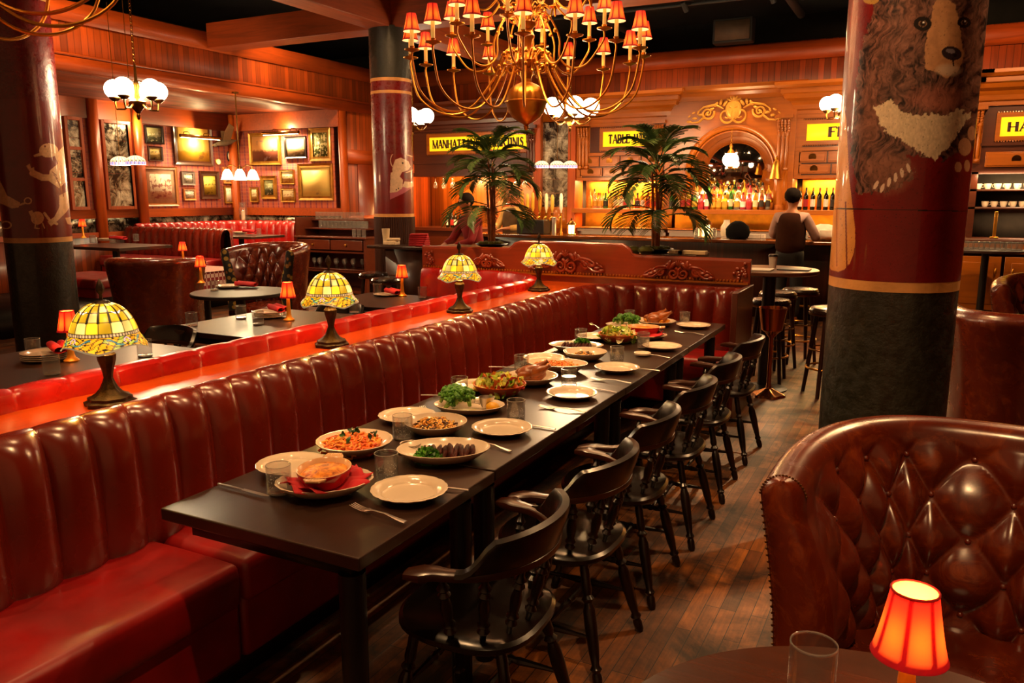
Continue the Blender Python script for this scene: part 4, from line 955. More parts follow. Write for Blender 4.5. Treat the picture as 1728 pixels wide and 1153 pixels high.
# food heaps
def heap(name, label, cat, p, rx, ry, h, n, sz, cols, shape='blob', z=TZ+.01, rz=0, stuff=True):
    mb = MB(); C = []; rd = random.Random(hash(label) % 1000 if False else len(label)*7+n)
    # base mound so no gaps show
    base = MB() if n < 20 else MB().ball((0, 0, 0), 1, (rx*.92, ry*.92, h*.75), 20, 8, wob=.06); mb.add(base.v, base.f); C = [np.array(cols[0])*.5]*len(base.v)
    for k in range(n):
        a = rd.uniform(0, 2*PI); q = math.sqrt(rd.random()); x, y = rx*q*math.cos(a), ry*q*math.sin(a); zz = h*math.sqrt(max(0, 1-q*q))*rd.uniform(.75, 1.05)
        c = np.array(rd.choice(cols))*rd.uniform(.7, 1.25); s = sz*rd.uniform(.7, 1.3); M = Matrix.Rotation(rd.uniform(0, 6.28), 3, Vector((rd.uniform(-1, 1), rd.uniform(-1, 1), rd.uniform(-1, 1))).normalized()); o = len(mb.v)
        if shape == 'blob': mb.ball((x, y, zz), s, (1, .8, .7), 7, 5, M, wob=.15)
        elif shape == 'pasta':
            tt = rd.uniform(0, PI); pts = [(x+s*2.2*math.cos(tt+u*1.3)*u, y+s*2.2*math.sin(tt+u*1.3)*u, zz+s*.5*math.sin(u*3)) for u in (-1, -.5, 0, .5, 1)]; mb.tube(pts, s*.33, 6)
        elif shape == 'leaf':
            g_ = [[tuple(Vector((x, y, zz))+M @ Vector((s*1.6*u, s*v*(1-u*u*.7), s*.5*(u*u+v*v)+s*.2*math.sin(5*u+4*v)))) for v in (-1, -.4, .2, 1)] for u in (-1, -.5, 0, .5, 1)]; mb.grid(g_)
        C += [c*rd.uniform(.85, 1.15) for _ in range(len(mb.v)-o)]
    o = mb.build(name, attrm('food_'+cat, .38, coat=.3), None, colors=np.array(C)); o.location = (p[0], p[1], z); o.rotation_euler = (0, 0, rz)
    return tag(o, label, cat, None, 'stuff' if stuff else None)
L = lin
# near gratin on platter
g0 = Pt(549, 832); dish('oval_platter', 'oval platter with red napkin and gratin dish at the near table end', 'platter', g0, .15, .04, sx=1, sy=.78, rz=.7, scallop=.015, foot=.7)
def napkin(p, rz, lab, z, s=1, fold=True):
    r = MB(); n = 18
    for j in range(2):
        rows = [[((u-.5)*.2*s, (v-.5)*.15*s, .008+.012*math.sin(u*9+v*4+j)*math.sin(v*7)+.02*(abs(u-.5)*2)**2+.006*j) for v in np.linspace(0, 1, n)] for u in np.linspace(0, 1, n)]
        r.grid([[tuple(Rz(.5*j) @ Vector(q)) for q in row] for row in rows])
    o = r.build('napkin', m_cloth); o.location = (p[0], p[1], z); o.rotation_euler = (0, 0, rz)
    md = o.modifiers.new('thick', 'SOLIDIFY'); md.thickness = .002; return tag(o, lab, 'napkin')
napkin(g0+Vector((.01, 0, 0)), .9, 'crumpled red napkin under the near gratin dish', TZ+.02, 1.15)
def gratin(p, label, s, rz, z):
    r = thing('gratin_dish', label, 'gratin dish', (p[0], p[1], z), rz, scale=s)
    MB().lathe([(.05, 0), (.066, .012), (.078, .045), (.0775, .049)], n=48, cap=False).build('enamel_shell', plain('red_enamel', lin('#b01410'), .15, coat=.5), r).scale = (1.15, .92, 1)
    MB().lathe([(.0775, .049), (.075, .05), (.072, .047), (.062, .02), (0, .014)], n=48, cap=False).build('cream_lining', plain('cream_enamel', lin('#d8a878'), .2), r).scale = (1.15, .92, 1)
    MB().lathe([(0, .014), (.064, .02), (.07, .035), (.06, .041), (.03, .046), (0, .047)], n=40, sq=lambda a, t: 1+.03*math.sin(7*a), cap=False).build('browned_gratin', m_grat, r).scale = (1.1, .88, 1)
    for sx in (-1, 1):
        rows = [[(sx*(.085+.028*u), (v-.5)*.06*(1-.35*u*u), .047+.004*u+(.0012 if k % 2 else 0)) for k, v in enumerate(np.linspace(0, 1, 17))] for u in (0, .4, .8, 1)]
        h_ = MB().grid(rows).build('handle', MATS['cream_enamel'], r); md = h_.modifiers.new('t', 'SOLIDIFY'); md.thickness = .007
    return r
t = NT('browned_gratin'); v = t.coord(); n1 = t.noise(v, 26, 6, .7, 1.5)
t.set(Base_Color=t.ramp(n1, [(.34, L('#7a3004')), (.46, L('#c8701a')), (.6, L('#f0a030'))]), Roughness=.4, Specular_IOR_Level=.3); t.bump(n1, .5, .004); m_grat = t.m
gratin(g0+Vector((.0, 0, 0)), 'small red gratin dish with browned top, on the near platter', 1.16, 2.0, TZ+.028)
p = Pt(599, 762); dish('pasta_bowl', 'scalloped white bowl of orange pasta by the banquette, near the front', 'bowl', p, .14, .04, scallop=.012, sx=.98, sy=.98)
heap('orange_pasta', 'orange baked pasta with green herbs in the front bowl', 'pasta', p, .102, .098, .044, 190, .0135, [L('#e86414'), L('#f08020'), L('#e8a040'), L('#c84a10'), L('#f09430')], 'pasta')
heap('basil_leaves', 'chopped dark green basil sprinkled over the front orange pasta', 'herb', p, .075, .07, .012, 12, .008, [L('#2c5418'), L('#1c3c10')], 'leaf', z=TZ+.058)
p = Pt(693, 765); sc_ = thing('sauce_cup', 'small steel cup of yellow sauce between pasta bowl and steak', 'cup', (p.x, p.y, TZ+.003))
MB().lathe([(0, 0), (.028, 0), (.036, .034), (.039, .035), (.035, .031), (.027, .004), (0, .004)], n=28, cap=False).build('cup', m_chrome, sc_); MB().lathe([(0, .004), (.027, .005), (.034, .028), (0, .029)], n=24, cap=False).build('yellow_sauce', plain('yellow_sauce', L('#f0c020'), .3), sc_)
p = Pt(749, 777); a_ = .62; dish('oval_platter', 'oval platter carrying sliced steak with herbs, front right', 'platter', p, .165, .042, sx=1, sy=.72, rz=a_, foot=.75)
m_meat = plain('seared_steak', L('#4e1c10'), .5, bumpy=.8, vary=.9, scale=60, spec=.25)
def steaks(p, a, n, lb, z):
    for k in range(n):
        x = (k-n/2+.5)*.0195; sl = MB().ball((0, 0, 0), 1, (.0118, .054+random.uniform(-.008, .008), .026+random.uniform(-.003, .003)), 12, 8, wob=.1).build('steak_slice', m_meat)
        q = Vector((x, random.uniform(-.004, .004), 0)); q.rotate(Matrix.Rotation(a, 3, 'Z')); sl.location = (p[0]+q.x, p[1]+q.y, z+.02); sl.rotation_euler = (.1, .35, a+random.uniform(-.15, .15)); tag(sl, lb, 'steak', lb+' (slices)')
steaks(p+Vector((.005, .012, 0)), a_, 10, 'seared steak slice fanned on the front oval platter', TZ+.004)
def herbs(p, lb, z, n=80, s=.046):
    return heap('parsley_sprig', lb, 'herb', p, s, s*.8, .034, n, .0105, [L('#5a9c28'), L('#5ca02c'), L('#2e6414')], 'leaf', z=z, stuff=True)
herbs(p+Vector((-.03, -.055, 0)), 'bright green herb garnish beside the front steak slices', TZ+.012)
p = Pt(735, 731); dish('pasta_bowl', 'round white bowl of mushroom noodles left of the second plate', 'bowl', p, .125, .045)
heap('noodles', 'golden noodles with mushrooms in the near round bowl', 'pasta', p, .078, .07, .04, 150, .0105, [L('#e8a038'), L('#f0bc58'), L('#d08828'), L('#4c2c14')], 'pasta', z=TZ+.014)
p = Pt(792, 694); a2 = .35; dish('oval_platter', 'oval platter with broccoli, lemon and a butter boat', 'platter', p, .155, .028, sx=1, sy=.72, rz=a2, rim=.2, foot=.75)
def floret():
    mb = MB(); C = []; g1, g2 = np.array(L('#2f6a12')), np.array(L('#5c9a20')); rd = random.Random(4)
    mb.cyl((0, 0, -.02), (0, 0, .01), .007, .011, 8); C += [np.array(L('#8ab04a'))]*len(mb.v)
    for k in range(34):
        a = rd.uniform(0, 2*PI); th = rd.uniform(0, 1.35); q = .022; o = len(mb.v)
        mb.ball((q*math.sin(th)*math.cos(a), q*math.sin(th)*math.sin(a), .008+q*math.cos(th)*.8), rd.uniform(.0055, .0085), n=7, m=5, wob=.25); c = g1+(g2-g1)*rd.random(); C += [c*rd.uniform(.6, 1.3) for _ in range(len(mb.v)-o)]
    return mb.build('broccoli_floret', attrm('broccoli_green', .5), None, colors=np.array(C))
f0 = floret(); first = True
def brocc(p, n, rx, ry, h, lb, grp, z, darken=False):
    global first
    rd = random.Random(n)
    for k in range(n):
        a = k*2.4; q = math.sqrt((k+.5)/n); x, y = rx*q*math.cos(a), ry*q*math.sin(a)
        o = f0 if first else f0.copy()
        if not first: col.objects.link(o)
        first = False
        o.location = (p[0]+x, p[1]+y, z+.012+h*math.sqrt(max(0, 1-q*q))); o.rotation_euler = (rd.uniform(-.4, .4)+y*5, x*8, rd.uniform(0, 6)); o.scale = (rd.uniform(.9, 1.25),)*3; tag(o, lb, 'broccoli', grp)
brocc(p+Vector((-.05, -.02, 0)), 16, .075, .06, .05, 'bright green broccoli floret heaped on the near oval platter', 'broccoli on the near platter', TZ+.02)
q = p+Vector((.075, .03, 0)); sb = thing('butter_boat', 'small steel pouring boat leaning against the near broccoli', 'sauce boat', (q.x-.01, q.y, TZ+.02), .5)
MB().lathe([(0, 0), (.018, 0), (.026, .02), (.031, .045), (.029, .045), (.022, .018), (0, .004)], n=24, cap=False, sq=lambda a, t: 1+(.35*max(0, math.cos(a))**6 if t > .03 else 0)).build('boat', m_chrome, sb)
MB().tube([(-.028, 0, .042), (-.045, 0, .04), (-.048, 0, .02), (-.024, 0, .012)], .003, 6).build('handle', m_chrome, sb)
q = p+Vector((.11, .03, 0)); tag(MB().ball((0, 0, 0), .026, (1.2, 1, .8), 18, 12).build('lemon_half', plain('lemon', L('#f0b018'), .4, bumpy=.3)), 'yellow lemon half at the right end of the broccoli platter', 'lemon').location = (q.x, q.y-.02, TZ+.03)
m_terra = plain('terracotta_bowl', L('#d4581a'), .3, coat=.3)
SAL = [L('#c4dc50'), L('#e8ec98'), L('#88b830'), L('#f8f4c8'), L('#f08038'), L('#dce468'), L('#f8d04c')]
p = Pt(843, 668); dish('salad_bowl', 'orange terracotta salad bowl near the middle of the row', 'bowl', p, .125, .055, mat=m_terra); heap('chopped_salad', 'chopped salad with lettuce and orange bits in the near terracotta bowl', 'salad', p, .108, .104, .055, 170, .017, SAL+[L('#b03030')], 'leaf', z=TZ+.03)
p = Pt(1042, 578); dish('salad_bowl', 'orange terracotta salad bowl toward the far end of the row', 'bowl', p, .125, .055, mat=m_terra); heap('green_salad', 'pale green lettuce salad in the far terracotta bowl', 'salad', p, .108, .104, .055, 170, .017, SAL[:4]+[L('#e8d060')], 'leaf', z=TZ+.03)
m_chick = plain('roast_chicken', L('#a0500f'), .3, coat=.4, bumpy=.4, vary=.55, scale=14)
def chicken(p, z, lb, s=1):
    r = thing('roast_chicken', lb, 'chicken', (p[0], p[1], z), random.random(), scale=s)
    MB().ball((0, 0, .035), 1, (.07, .052, .042), 18, 12, wob=.03).build('body', m_chick, r)
    for sx in (-1, 1):
        MB().lathe([(.0, 0), (.02, .08), (.027, .3), (.022, .55), (.011, .8), (.008, .9), (.012, .96), (0, 1)], (-.01, sx*.028, .03), (.085, sx*.05, .085), 12).build('drumstick', m_chick, r)
        MB().ball((-.04, sx*.05, .035), 1, (.035, .014, .02), 10, 8, wob=.08).build('wing', m_chick, r)
    return r
p = Pt(897, 648); dish('serving_bowl', 'white bowl with roast chicken in the middle of the row', 'bowl', p, .13, .04, scallop=.01); chicken(p, TZ+.016, 'golden roast chicken pieces in the middle serving bowl', 1.05)
p = Pt(940, 626); dish('oval_platter', 'oval dish of orange macaroni behind the roast chicken', 'platter', p, .165, .042, sx=1, sy=.7, rz=.2, foot=.75); heap('macaroni', 'orange macaroni in the oval dish behind the chicken', 'pasta', p, .125, .075, .036, 150, .012, [L('#e86a18'), L('#f08c30'), L('#e8a850')], 'pasta', rz=.2)
p = Pt(987, 607); dish('pasta_bowl', 'round white bowl of noodles right of the far steak', 'bowl', p, .125, .045); heap('noodles', 'small mound of dark-flecked noodles in the far round bowl', 'pasta', p, .055, .05, .026, 90, .0085, [L('#d89030'), L('#e8b050'), L('#6a4a20'), L('#3c2414')], 'pasta', z=TZ+.014)
p = Pt(972, 592); dish('oval_platter', 'oval platter with the second steak, farther along the table', 'platter', p, .165, .035, sx=1, sy=.72, rz=.3, foot=.75); steaks(p, .3, 9, 'seared steak slice on the farther oval platter', TZ+.004); herbs(p+Vector((.02, .05, 0)), 'green herb garnish over the farther steak', TZ+.025)
p = Pt(1078, 571); dish('oval_platter', 'oval platter under the far red gratin dish', 'platter', p+Vector((.02, .0, 0)), .165, .025, sx=1, sy=.72, rz=.3, rim=.2, foot=.75)
napkin(p+Vector((.03, 0, 0)), .2, 'red napkin under the far gratin dish', TZ+.012, 1.2); gratin(p+Vector((.02, .02, 0)), 'oval red gratin dish near the far end of the row', 1.25, .25, TZ+.018)
p = Pt(1058, 554); dish('oval_platter', 'oval platter heaped with dark broccoli at the far end', 'platter', p, .15, .025, sx=1, sy=.75, rz=.3, rim=.2, foot=.75); brocc(p, 15, .085, .06, .045, 'dark green broccoli floret heaped at the far end of the row', 'broccoli on the far platter', TZ+.018)
p = Pt(1108, 550); dish('serving_bowl', 'white bowl with roast chicken and potatoes at the far end', 'bowl', p, .135, .035, scallop=.01); chicken(p, TZ+.016, 'roast chicken pieces in the farthest serving bowl', 1.1)
for k in range(7):
    a = k*.9; MB_ = MB().ball((0, 0, 0), 1, (.03, .012, .012), 10, 6, wob=.1).build('potato_wedge', plain('potato_wedge', L('#e0901c'), .5)); MB_.location = (p.x+.07*math.cos(a), p.y+.055*math.sin(a), TZ+.035); MB_.rotation_euler = (0, -.5, a); tag(MB_, 'golden potato wedge around the farthest roast chicken', 'potato', 'potato wedges')
p = Pt(1095, 602); dish('side_dish', 'tiny white side dish behind a water glass on the third table', 'dish', p+Vector((-.04, 0, 0)), .05, .015, rim=.3)
# ================================================================== LEFT SIDE: tables with plates, napkins, glasses
def plate_stack(px, py, n, z, where, R=.125):
    p = onZ(px, py, z)
    for k in range(n): dish('dinner_plate', ('topmost' if k == n-1 else 'lowest' if k == 0 else 'middle')+' white plate of the stack '+where, 'plate', p, R, .016, z=z+.003+k*.011, group='plate stack '+where)
    return p, z+.003+n*.011+.006
def roll_napkin(p, z, rz, lb, s=1):
    mb = MB(); rnd = random.Random(len(lb))
    for dx, L_ in ((-.022, .09), (.022, .1)):
        rows = []
        for i in range(10):
            u = i/9; rows.append([((dx+.0)+(.019+.008*u)*math.cos(a)*(1+.1*math.sin(3*a+u*4)), -L_/2+L_*1.5*u, .022-.008*u+(.019-.004*u)*math.sin(a)) for a in [2*PI*k/16 for k in range(16)]])
        mb.grid(rows, cu=True)
    o = mb.build('napkin', m_cloth); o.location = (p[0], p[1], z); o.rotation_euler = (0, 0, rz); o.scale = (s,)*3
    md = o.modifiers.new('t', 'SOLIDIFY'); md.thickness = .002; return tag(o, lb, 'napkin')
p, z = plate_stack(77, 608, 4, TZ, 'on the near left table'); roll_napkin(p+Vector((.04, .06, 0)), z, -1.9, 'rolled red napkin on the near left plate stack', 1.2)
p, z = plate_stack(455, 536, 4, TZ, 'on the middle left table'); roll_napkin(p+Vector((.04, .04, 0)), z, -1.9, 'rolled red napkin on the middle left plate stack', 1.2)
p, z = plate_stack(653, 499, 1, TZ, 'on the farther left table'); roll_napkin(p+Vector((.03, .04, 0)), z, -1.9, 'rolled red napkin on the farther left plate', 1.2)
p, z = plate_stack(386, 486, 2, TZ, 'on the round table by the tub chairs'); roll_napkin(p+Vector((.1, .1, 0)), TZ+.01, -1.2, 'red napkin lying on the round table by the tub chairs', 1.4)
eg = None
for (px, py, z, lb) in ((88, 632, TZ, 'empty tumbler before the near left plate stack'), (245, 602, TZ, 'empty tumbler right of the nearest stained glass shade'), (57, 600, TZ, 'empty tumbler behind the near left plate stack'),
        (324, 551, TZ, 'empty tumbler at the left end of the middle left table'), (407, 538, TZ, 'left tall tumbler of the middle left table'), (436, 548, TZ, 'small tumbler before the middle left plate stack'),
        (637, 497, TZ, 'empty tumbler behind the plate of the farther left table'), (713, 503, TZ, 'empty tumbler right of the farther left red lamp'), (362, 491, TZ, 'small glass on the round table by the tub chairs'),
        (598, 528, TZ, 'empty tumbler just right of the second stained glass shade'), (157, 410, 1.04, 'empty glass on the booth table, left of its plate'), (191, 410, 1.04, 'empty glass on the booth table, front of its plate'), (230, 407, 1.04, 'empty glass at the right of the booth table'),
        (370, 397, 1.04, 'small glass on the far booth table, left of its plates'), (388, 397, 1.04, 'second small glass on the far booth table'), (437, 396, 1.04, 'glass on the far booth table, right of its plates')):
    p = onZ(px, py, z); p.z = z
    if eg is None: eg = water_glass(lb, 'empty tumblers on the left tables', water=False, R=.041, h=.1); eg.location = p
    else: dup(eg, p, 0, lb)
def round_table(p, R, z, lb, mat=None, foot=True, r0=.045):
    r = thing('round_table', lb, 'table', (p[0], p[1], 0))
    MB().lathe([(0, z-.035), (R-.01, z-.035), (R, z-.028), (R, z-.006), (R-.006, z), (0, z)], n=72, cap=False).build('tabletop', mat or m_black, r)
    MB().cyl((0, 0, .02), (0, 0, z-.03), r0, n=16).build('pedestal', m_blackm, r); MB().lathe([(.2, 0), (.2, .012), (.05, .04)], n=32).build('base', m_blackm, r); return r
round_table(onZ(405, 492, TZ), .46, TZ, 'round dark table between the two leather tub chairs on the left', plain('dull_dark_top', lin('#24130a'), .5))
rt = round_table((.05, 1.17), .5, TZ, 'round brown table at the bottom right, carrying the glowing lamp', wood('round_table_wood', lin('#4a200a'), 'x', .25, coat=0, vary=.6))
p = onY(1375, 1110, 1.02); gl = dup(eg, (onY(1372, 1110, 1.31).x, 1.31, TZ), 0, 'empty beer glass on the round table at the bottom right', 'x'); gl.scale = (.92, .92, 1.85); del gl['group']
# checked tablecloth table
t = NT('checked_cloth'); ck = t.n('ShaderNodeTexChecker'); ck.inputs['Scale'].default_value = 22; t.l(t.coord(rot=(0, 0, .78)), ck.inputs[0])
ck.inputs[1].default_value = (*lin('#8a1420'), 1); ck.inputs[2].default_value = (*lin('#d8b8a8'), 1); t.set(Base_Color=ck.outputs[0], Roughness=.8)
p = onZ(345, 452, .77); r = thing('cloth_table', 'table with red and white checked cloth behind the round table', 'table', (p.x, p.y, 0))
MB().box(-.38, .38, -.38, .38, .74, .755).box(-.38, -.375, -.38, .38, .5, .75).box(.375, .38, -.38, .38, .5, .75).box(-.38, .38, -.38, -.375, .5, .75).box(-.38, .38, .375, .38, .5, .75).build('tablecloth', t.m, r, smooth=False)
MB().cyl((0, 0, 0), (0, 0, .74), .05).lathe([(.28, 0), (.28, .015), (.05, .03)]).build('pedestal', m_blackm, r)
# ---- alcove booths on a low platform
struct('floor_platform', box(XA, XB-.3, 5.5, YA, 0, .28), m_blackm)
def chan_booth(name, lb, pts, root, z0=.28, w=.16, flip=False, hgt=1.0, mat=m_red):
    r = thing(name, lb, 'booth', root); k = hgt
    pr = [(o, z0+(z_-.0)*k+.0, b) for o, z_, b in BACKP]
    pr = pr+[(.13, z0+.7*k, 0), (.14, z0+.3, 0), (.14, z0+.02, 0)]
    put_local(MB().grid(channels(pts, pr, w, .035, .01, step=.02)), r).build('channelled_backrest', mat, r); return r
yb = 8.9
d1 = chan_booth('booth_divider', 'curved red leather booth back standing out from the mirror wall', [(XA+.1, yb), (-9.9, yb), (-9.6, yb-.03), (-9.35, yb-.14), (-9.22, yb-.32)], (-10.5, yb, 0), hgt=.93)
put_local(cushion(XA+.1, -9.4, yb-.5, yb-.03, .56, .74), d1).build('seat_cushion', m_seat, d1); put_local(box(XA+.1, -9.45, yb-.46, yb-.05, .28, .6), d1).build('seat_front', m_seat, d1, bevel=.02)
d2 = chan_booth('wall_booth', 'red leather wall booth under the picture walls in the alcove corner', [(XA+.22, yb+.2), (XA+.22, 10.8)]+arc(XA+.72, 10.8, .5, PI, PI/2, 8)[1:]+[(XB-1.0, 11.3)], (-11, 10.5, 0), hgt=.97, mat=m_redb)
put_local(cushion(XA+.2, XA+.75, yb+.2, 11.0, .56, .74), d2).build('seat_cushion', m_seat, d2); put_local(cushion(XA+.5, XB-1.0, 10.8, 11.3, .56, .74), d2).build('seat_cushion', m_seat, d2)
p = onZ(195, 414, 1.04); dining_table(p.x-.6, p.x+.6, p.y-.4, p.y+.4, 'dark booth table in front of the mirror wall, right of the duck pillar', None, zt=1.04, pedestal=True)
plate_stack(180, 407, 3, 1.04, 'on the booth table by the mirror wall', .12); roll_napkin(onZ(196, 405, 1.08), 1.085, -1.2, 'red napkin on the booth table plate stack', 1.4)
p = onZ(405, 397, 1.04); dining_table(p.x-.6, p.x+.6, p.y-.35, p.y+.4, 'dark booth table in the picture corner', None, zt=1.04, pedestal=True)
plate_stack(405, 395, 3, 1.04, 'on the corner booth table', .12); roll_napkin(onZ(418, 393, 1.08), 1.085, -1.2, 'red napkin on the corner booth plates', 1.4)
s3 = thing('low_booth', 'low dark red booth seat just right of the duck pillar base', 'booth', (onZ(165, 470, .5).x, onZ(165, 470, .5).y, 0))
MB().box(-.7, .5, -.4, .4, 0, .42).build('seat_front', m_seat, s3, bevel=.02); cushion(-.75, .55, -.45, .45, .4, .55).build('seat_cushion', m_seat, s3)
# hurricane candle on the corner
p = onY(411, 372, 11.3); cnd = thing('hurricane_candle', 'tall glass hurricane holder with white candle on the corner booth back', 'candle', (p.x, 11.3, 1.2))
MB().lathe([(.05, 0), (.03, .03), (.075, .08), (.085, .2), (.06, .3), (.075, .36)], n=24, cap=False).build('glass_chimney', m_glass, cnd); MB().cyl((0, 0, .03), (0, 0, .2), .035, n=16).build('candle', plain('candle_wax', lin('#f0d8b0'), .5), cnd)
# ================================================================== PICTURES
def art_mat(name, sky, ground, acc, sc_=3.0, hor=.42, blob=.56):
    t = NT(name); v = t.coord(kind='Generated'); s_ = t.n('ShaderNodeSeparateXYZ'); t.l(v, s_.inputs[0])
    n = t.noise(v, sc_*3, 5, .6); ad = t.n('ShaderNodeMath', operation='MULTIPLY_ADD'); t.l(n, ad.inputs[0]); ad.inputs[1].default_value = .25; t.l(s_.outputs[2], ad.inputs[2])
    b = t.ramp(ad.outputs[0], [(0, dark(ground, .6)), (hor+.08, ground), (hor+.14, dark(sky, .8)), (1, sky)])
    n2 = t.noise(v, sc_, 4, .6); t.set(Base_Color=t.mix(t.ramp(n2, [(blob, (0, 0, 0)), (blob+.05, (.85, .85, .85))]), b, acc), Roughness=.4, Coat_Weight=0, Specular_IOR_Level=.15); return t.m
frames = {'dk': wood('frame_dark', lin('#3a1c0c'), 'x', .3), 'gold': plain('frame_gold', lin('#a87428'), .35, .6, vary=.4), 'pale': wood('frame_pale', lin('#b8743a'), 'z', .35), 'grey': plain('frame_grey', lin('#6a5a50'), .5), 'blk': plain('frame_black', lin('#140c08'), .3)}
def picture(wall, x0, y0, x1, y1, fr, art, lb, bw=.12, matt=None):
    if wall == 1: a, b = onX(x0, y0, XA+.03), onX(x1, y1, XA+.03); W = b.y-a.y; H_ = ((a.z-b.z)+(onX(x1, y0, XA+.03).z-onX(x0, y1, XA+.03).z))/2; cx, cz = (a.y+b.y)/2, (a.z+b.z+onX(x1, y0, XA+.03).z+onX(x0, y1, XA+.03).z)/4; loc = (XA+.003, cx, cz); rz = PI/2
    else: a, b = onY(x0, y0, YA-.03), onY(x1, y1, YA-.03); W = b.x-a.x; H_ = ((a.z-b.z)+(onY(x1, y0, YA-.03).z-onY(x0, y1, YA-.03).z))/2; cx, cz = (a.x+b.x)/2, (a.z+b.z+onY(x1, y0, YA-.03).z+onY(x0, y1, YA-.03).z)/4; loc = (cx, YA-.003, cz); rz = 0
    r = thing('framed_picture', lb, 'picture', loc, rz, group='framed pictures on the alcove walls'); w, h = W/2, H_/2; bb = bw*min(W, H_)
    f = MB()
    for (p0, p1, q0, q1) in (((-w, -h), (w, -h), (-w+bb, -h+bb), (w-bb, -h+bb)), ((w, -h), (w, h), (w-bb, -h+bb), (w-bb, h-bb)), ((w, h), (-w, h), (w-bb, h-bb), (-w+bb, h-bb)), ((-w, h), (-w, -h), (-w+bb, h-bb), (-w+bb, -h+bb))):
        m0 = tuple(p0[i]*.45+q0[i]*.55 for i in (0, 1)); m1_ = tuple(p1[i]*.45+q1[i]*.55 for i in (0, 1))
        f.add([(p0[0], 0, p0[1]), (p1[0], 0, p1[1]), (p0[0], -.035, p0[1]), (p1[0], -.035, p1[1]), (m0[0], -.022, m0[1]), (m1_[0], -.022, m1_[1]), (q0[0], -.026, q0[1]), (q1[0], -.026, q1[1]), (q0[0], -.004, q0[1]), (q1[0], -.004, q1[1])], [(0, 1, 3, 2), (2, 3, 5, 4), (4, 5, 7, 6), (6, 7, 9, 8)])
    f.build('frame', frames[fr], r, smooth=False)
    iw, ih = w-bb, h-bb
    if matt: MB().box(-iw, iw, -.009, -.004, -ih, ih).build('mount', plain('mount_'+matt, lin(matt), .8), r); iw *= .72; ih *= .72
    MB().box(-iw, iw, -.012, -.009, -ih, ih).build('canvas', art, r)
A = {'field': art_mat('art_field', lin('#f0c860'), lin('#c8902a'), lin('#8a5a28'), 2.2, .3, .62), 'grn': art_mat('art_grey_green', lin('#8a8458'), lin('#4a4a34'), lin('#c0b890'), 5, .4), 'mist': art_mat('art_mist', lin('#c8a860'), lin('#8a6a38'), lin('#3a2c18'), 4),
     'hunt': art_mat('art_figures', lin('#f0d8b8'), lin('#c08868'), lin('#8a4038'), 5, .3, .52), 'snow': art_mat('art_snow', lin('#e0d4c0'), lin('#b8a890'), lin('#4a4038'), 6), 'lane': art_mat('art_lane', lin('#d8b850'), lin('#a88428'), lin('#5a4414'), 5),
     'doll': art_mat('art_red_figure', lin('#ecd8b8'), lin('#e4ccaa'), lin('#8a1c20'), 3.5, .2, .6), 'sun': art_mat('art_sunset', lin('#d89a60'), lin('#6a3828'), lin('#8a6a68'), 3.2, .45, .6), 'sea': art_mat('art_shore', lin('#d8b47a'), lin('#8a6844'), lin('#b89468'), 4, .4),
     'flor': art_mat('art_flowers', lin('#6a6430'), lin('#4a4a20'), lin('#d8cc94'), 7, .4, .5), 'ducks': art_mat('art_birds', lin('#e0bc68'), lin('#d4ac58'), lin('#a07c50'), 3, .2, .64), 'rider': art_mat('art_riders', lin('#e8cc98'), lin('#b88848'), lin('#7a3418'), 5, .35, .56)}
for a in ((1, 243.7, 212, 277.4, 243, 'blk', 'grn', 'small black-framed green picture, top left of the left picture wall'), (1, 249.6, 247, 275.8, 272, 'dk', 'mist', 'small dark-framed landscape under the black-framed picture'),
          (1, 291, 209, 360.4, 278.6, 'dk', 'field', 'large dark-framed golden landscape lit by a picture light', .1), (1, 240.4, 281, 303.3, 348, 'pale', 'hunt', 'large pale-framed print with wide mount, low on the left wall', .07, '#a87858'),
          (1, 306.3, 289, 330.3, 312.7, 'grey', 'snow', 'tiny grey-framed picture right of the large pale-framed print', .2), (1, 310, 318, 331.5, 338, 'pale', 'snow', 'tiny orange-framed sketch under the grey-framed picture', .16),
          (1, 336.8, 289, 372, 336, 'dk', 'lane', 'upright brown-framed golden scene left of the alcove lamp', .18), (1, 379, 314, 396, 343, 'gold', 'doll', 'small upright picture of a red figure under the alcove lamp', .12), (1, 377, 282, 400, 310, 'pale', 'snow', 'small picture half hidden behind the alcove lamp', .12),
          (2, 418.7, 224, 474, 278.5, 'gold', 'sun', 'large gold-framed sunset landscape on the right picture wall', .11), (2, 479, 230, 517, 267, 'blk', 'sea', 'dark-framed shore picture in the upper middle of the right wall', .1), (2, 520, 216, 559, 272, 'gold', 'flor', 'upright gold-framed flower picture at the upper right', .16),
          (2, 501.5, 276, 562.6, 338, 'gold', 'ducks', 'large gold-framed picture of flying birds, low on the right wall', .11), (2, 472, 286.4, 496.6, 311, 'gold', 'rider', 'small gold-framed picture, upper of the pair left of the birds', .12), (2, 473, 317.6, 498, 341, 'gold', 'rider', 'small gold-framed riders picture, lower of the pair left of the birds', .12),
          (2, 439, 297, 467, 336, 'gold', 'grn', 'upright gold-framed tree picture on the right wall', .2), (2, 421, 316, 435.5, 341, 'gold', 'rider', 'narrow gold-framed picture nearest the alcove corner', .14)):
    picture(*a[:5], a[5], A[a[6]], a[7], *(a[8:]))
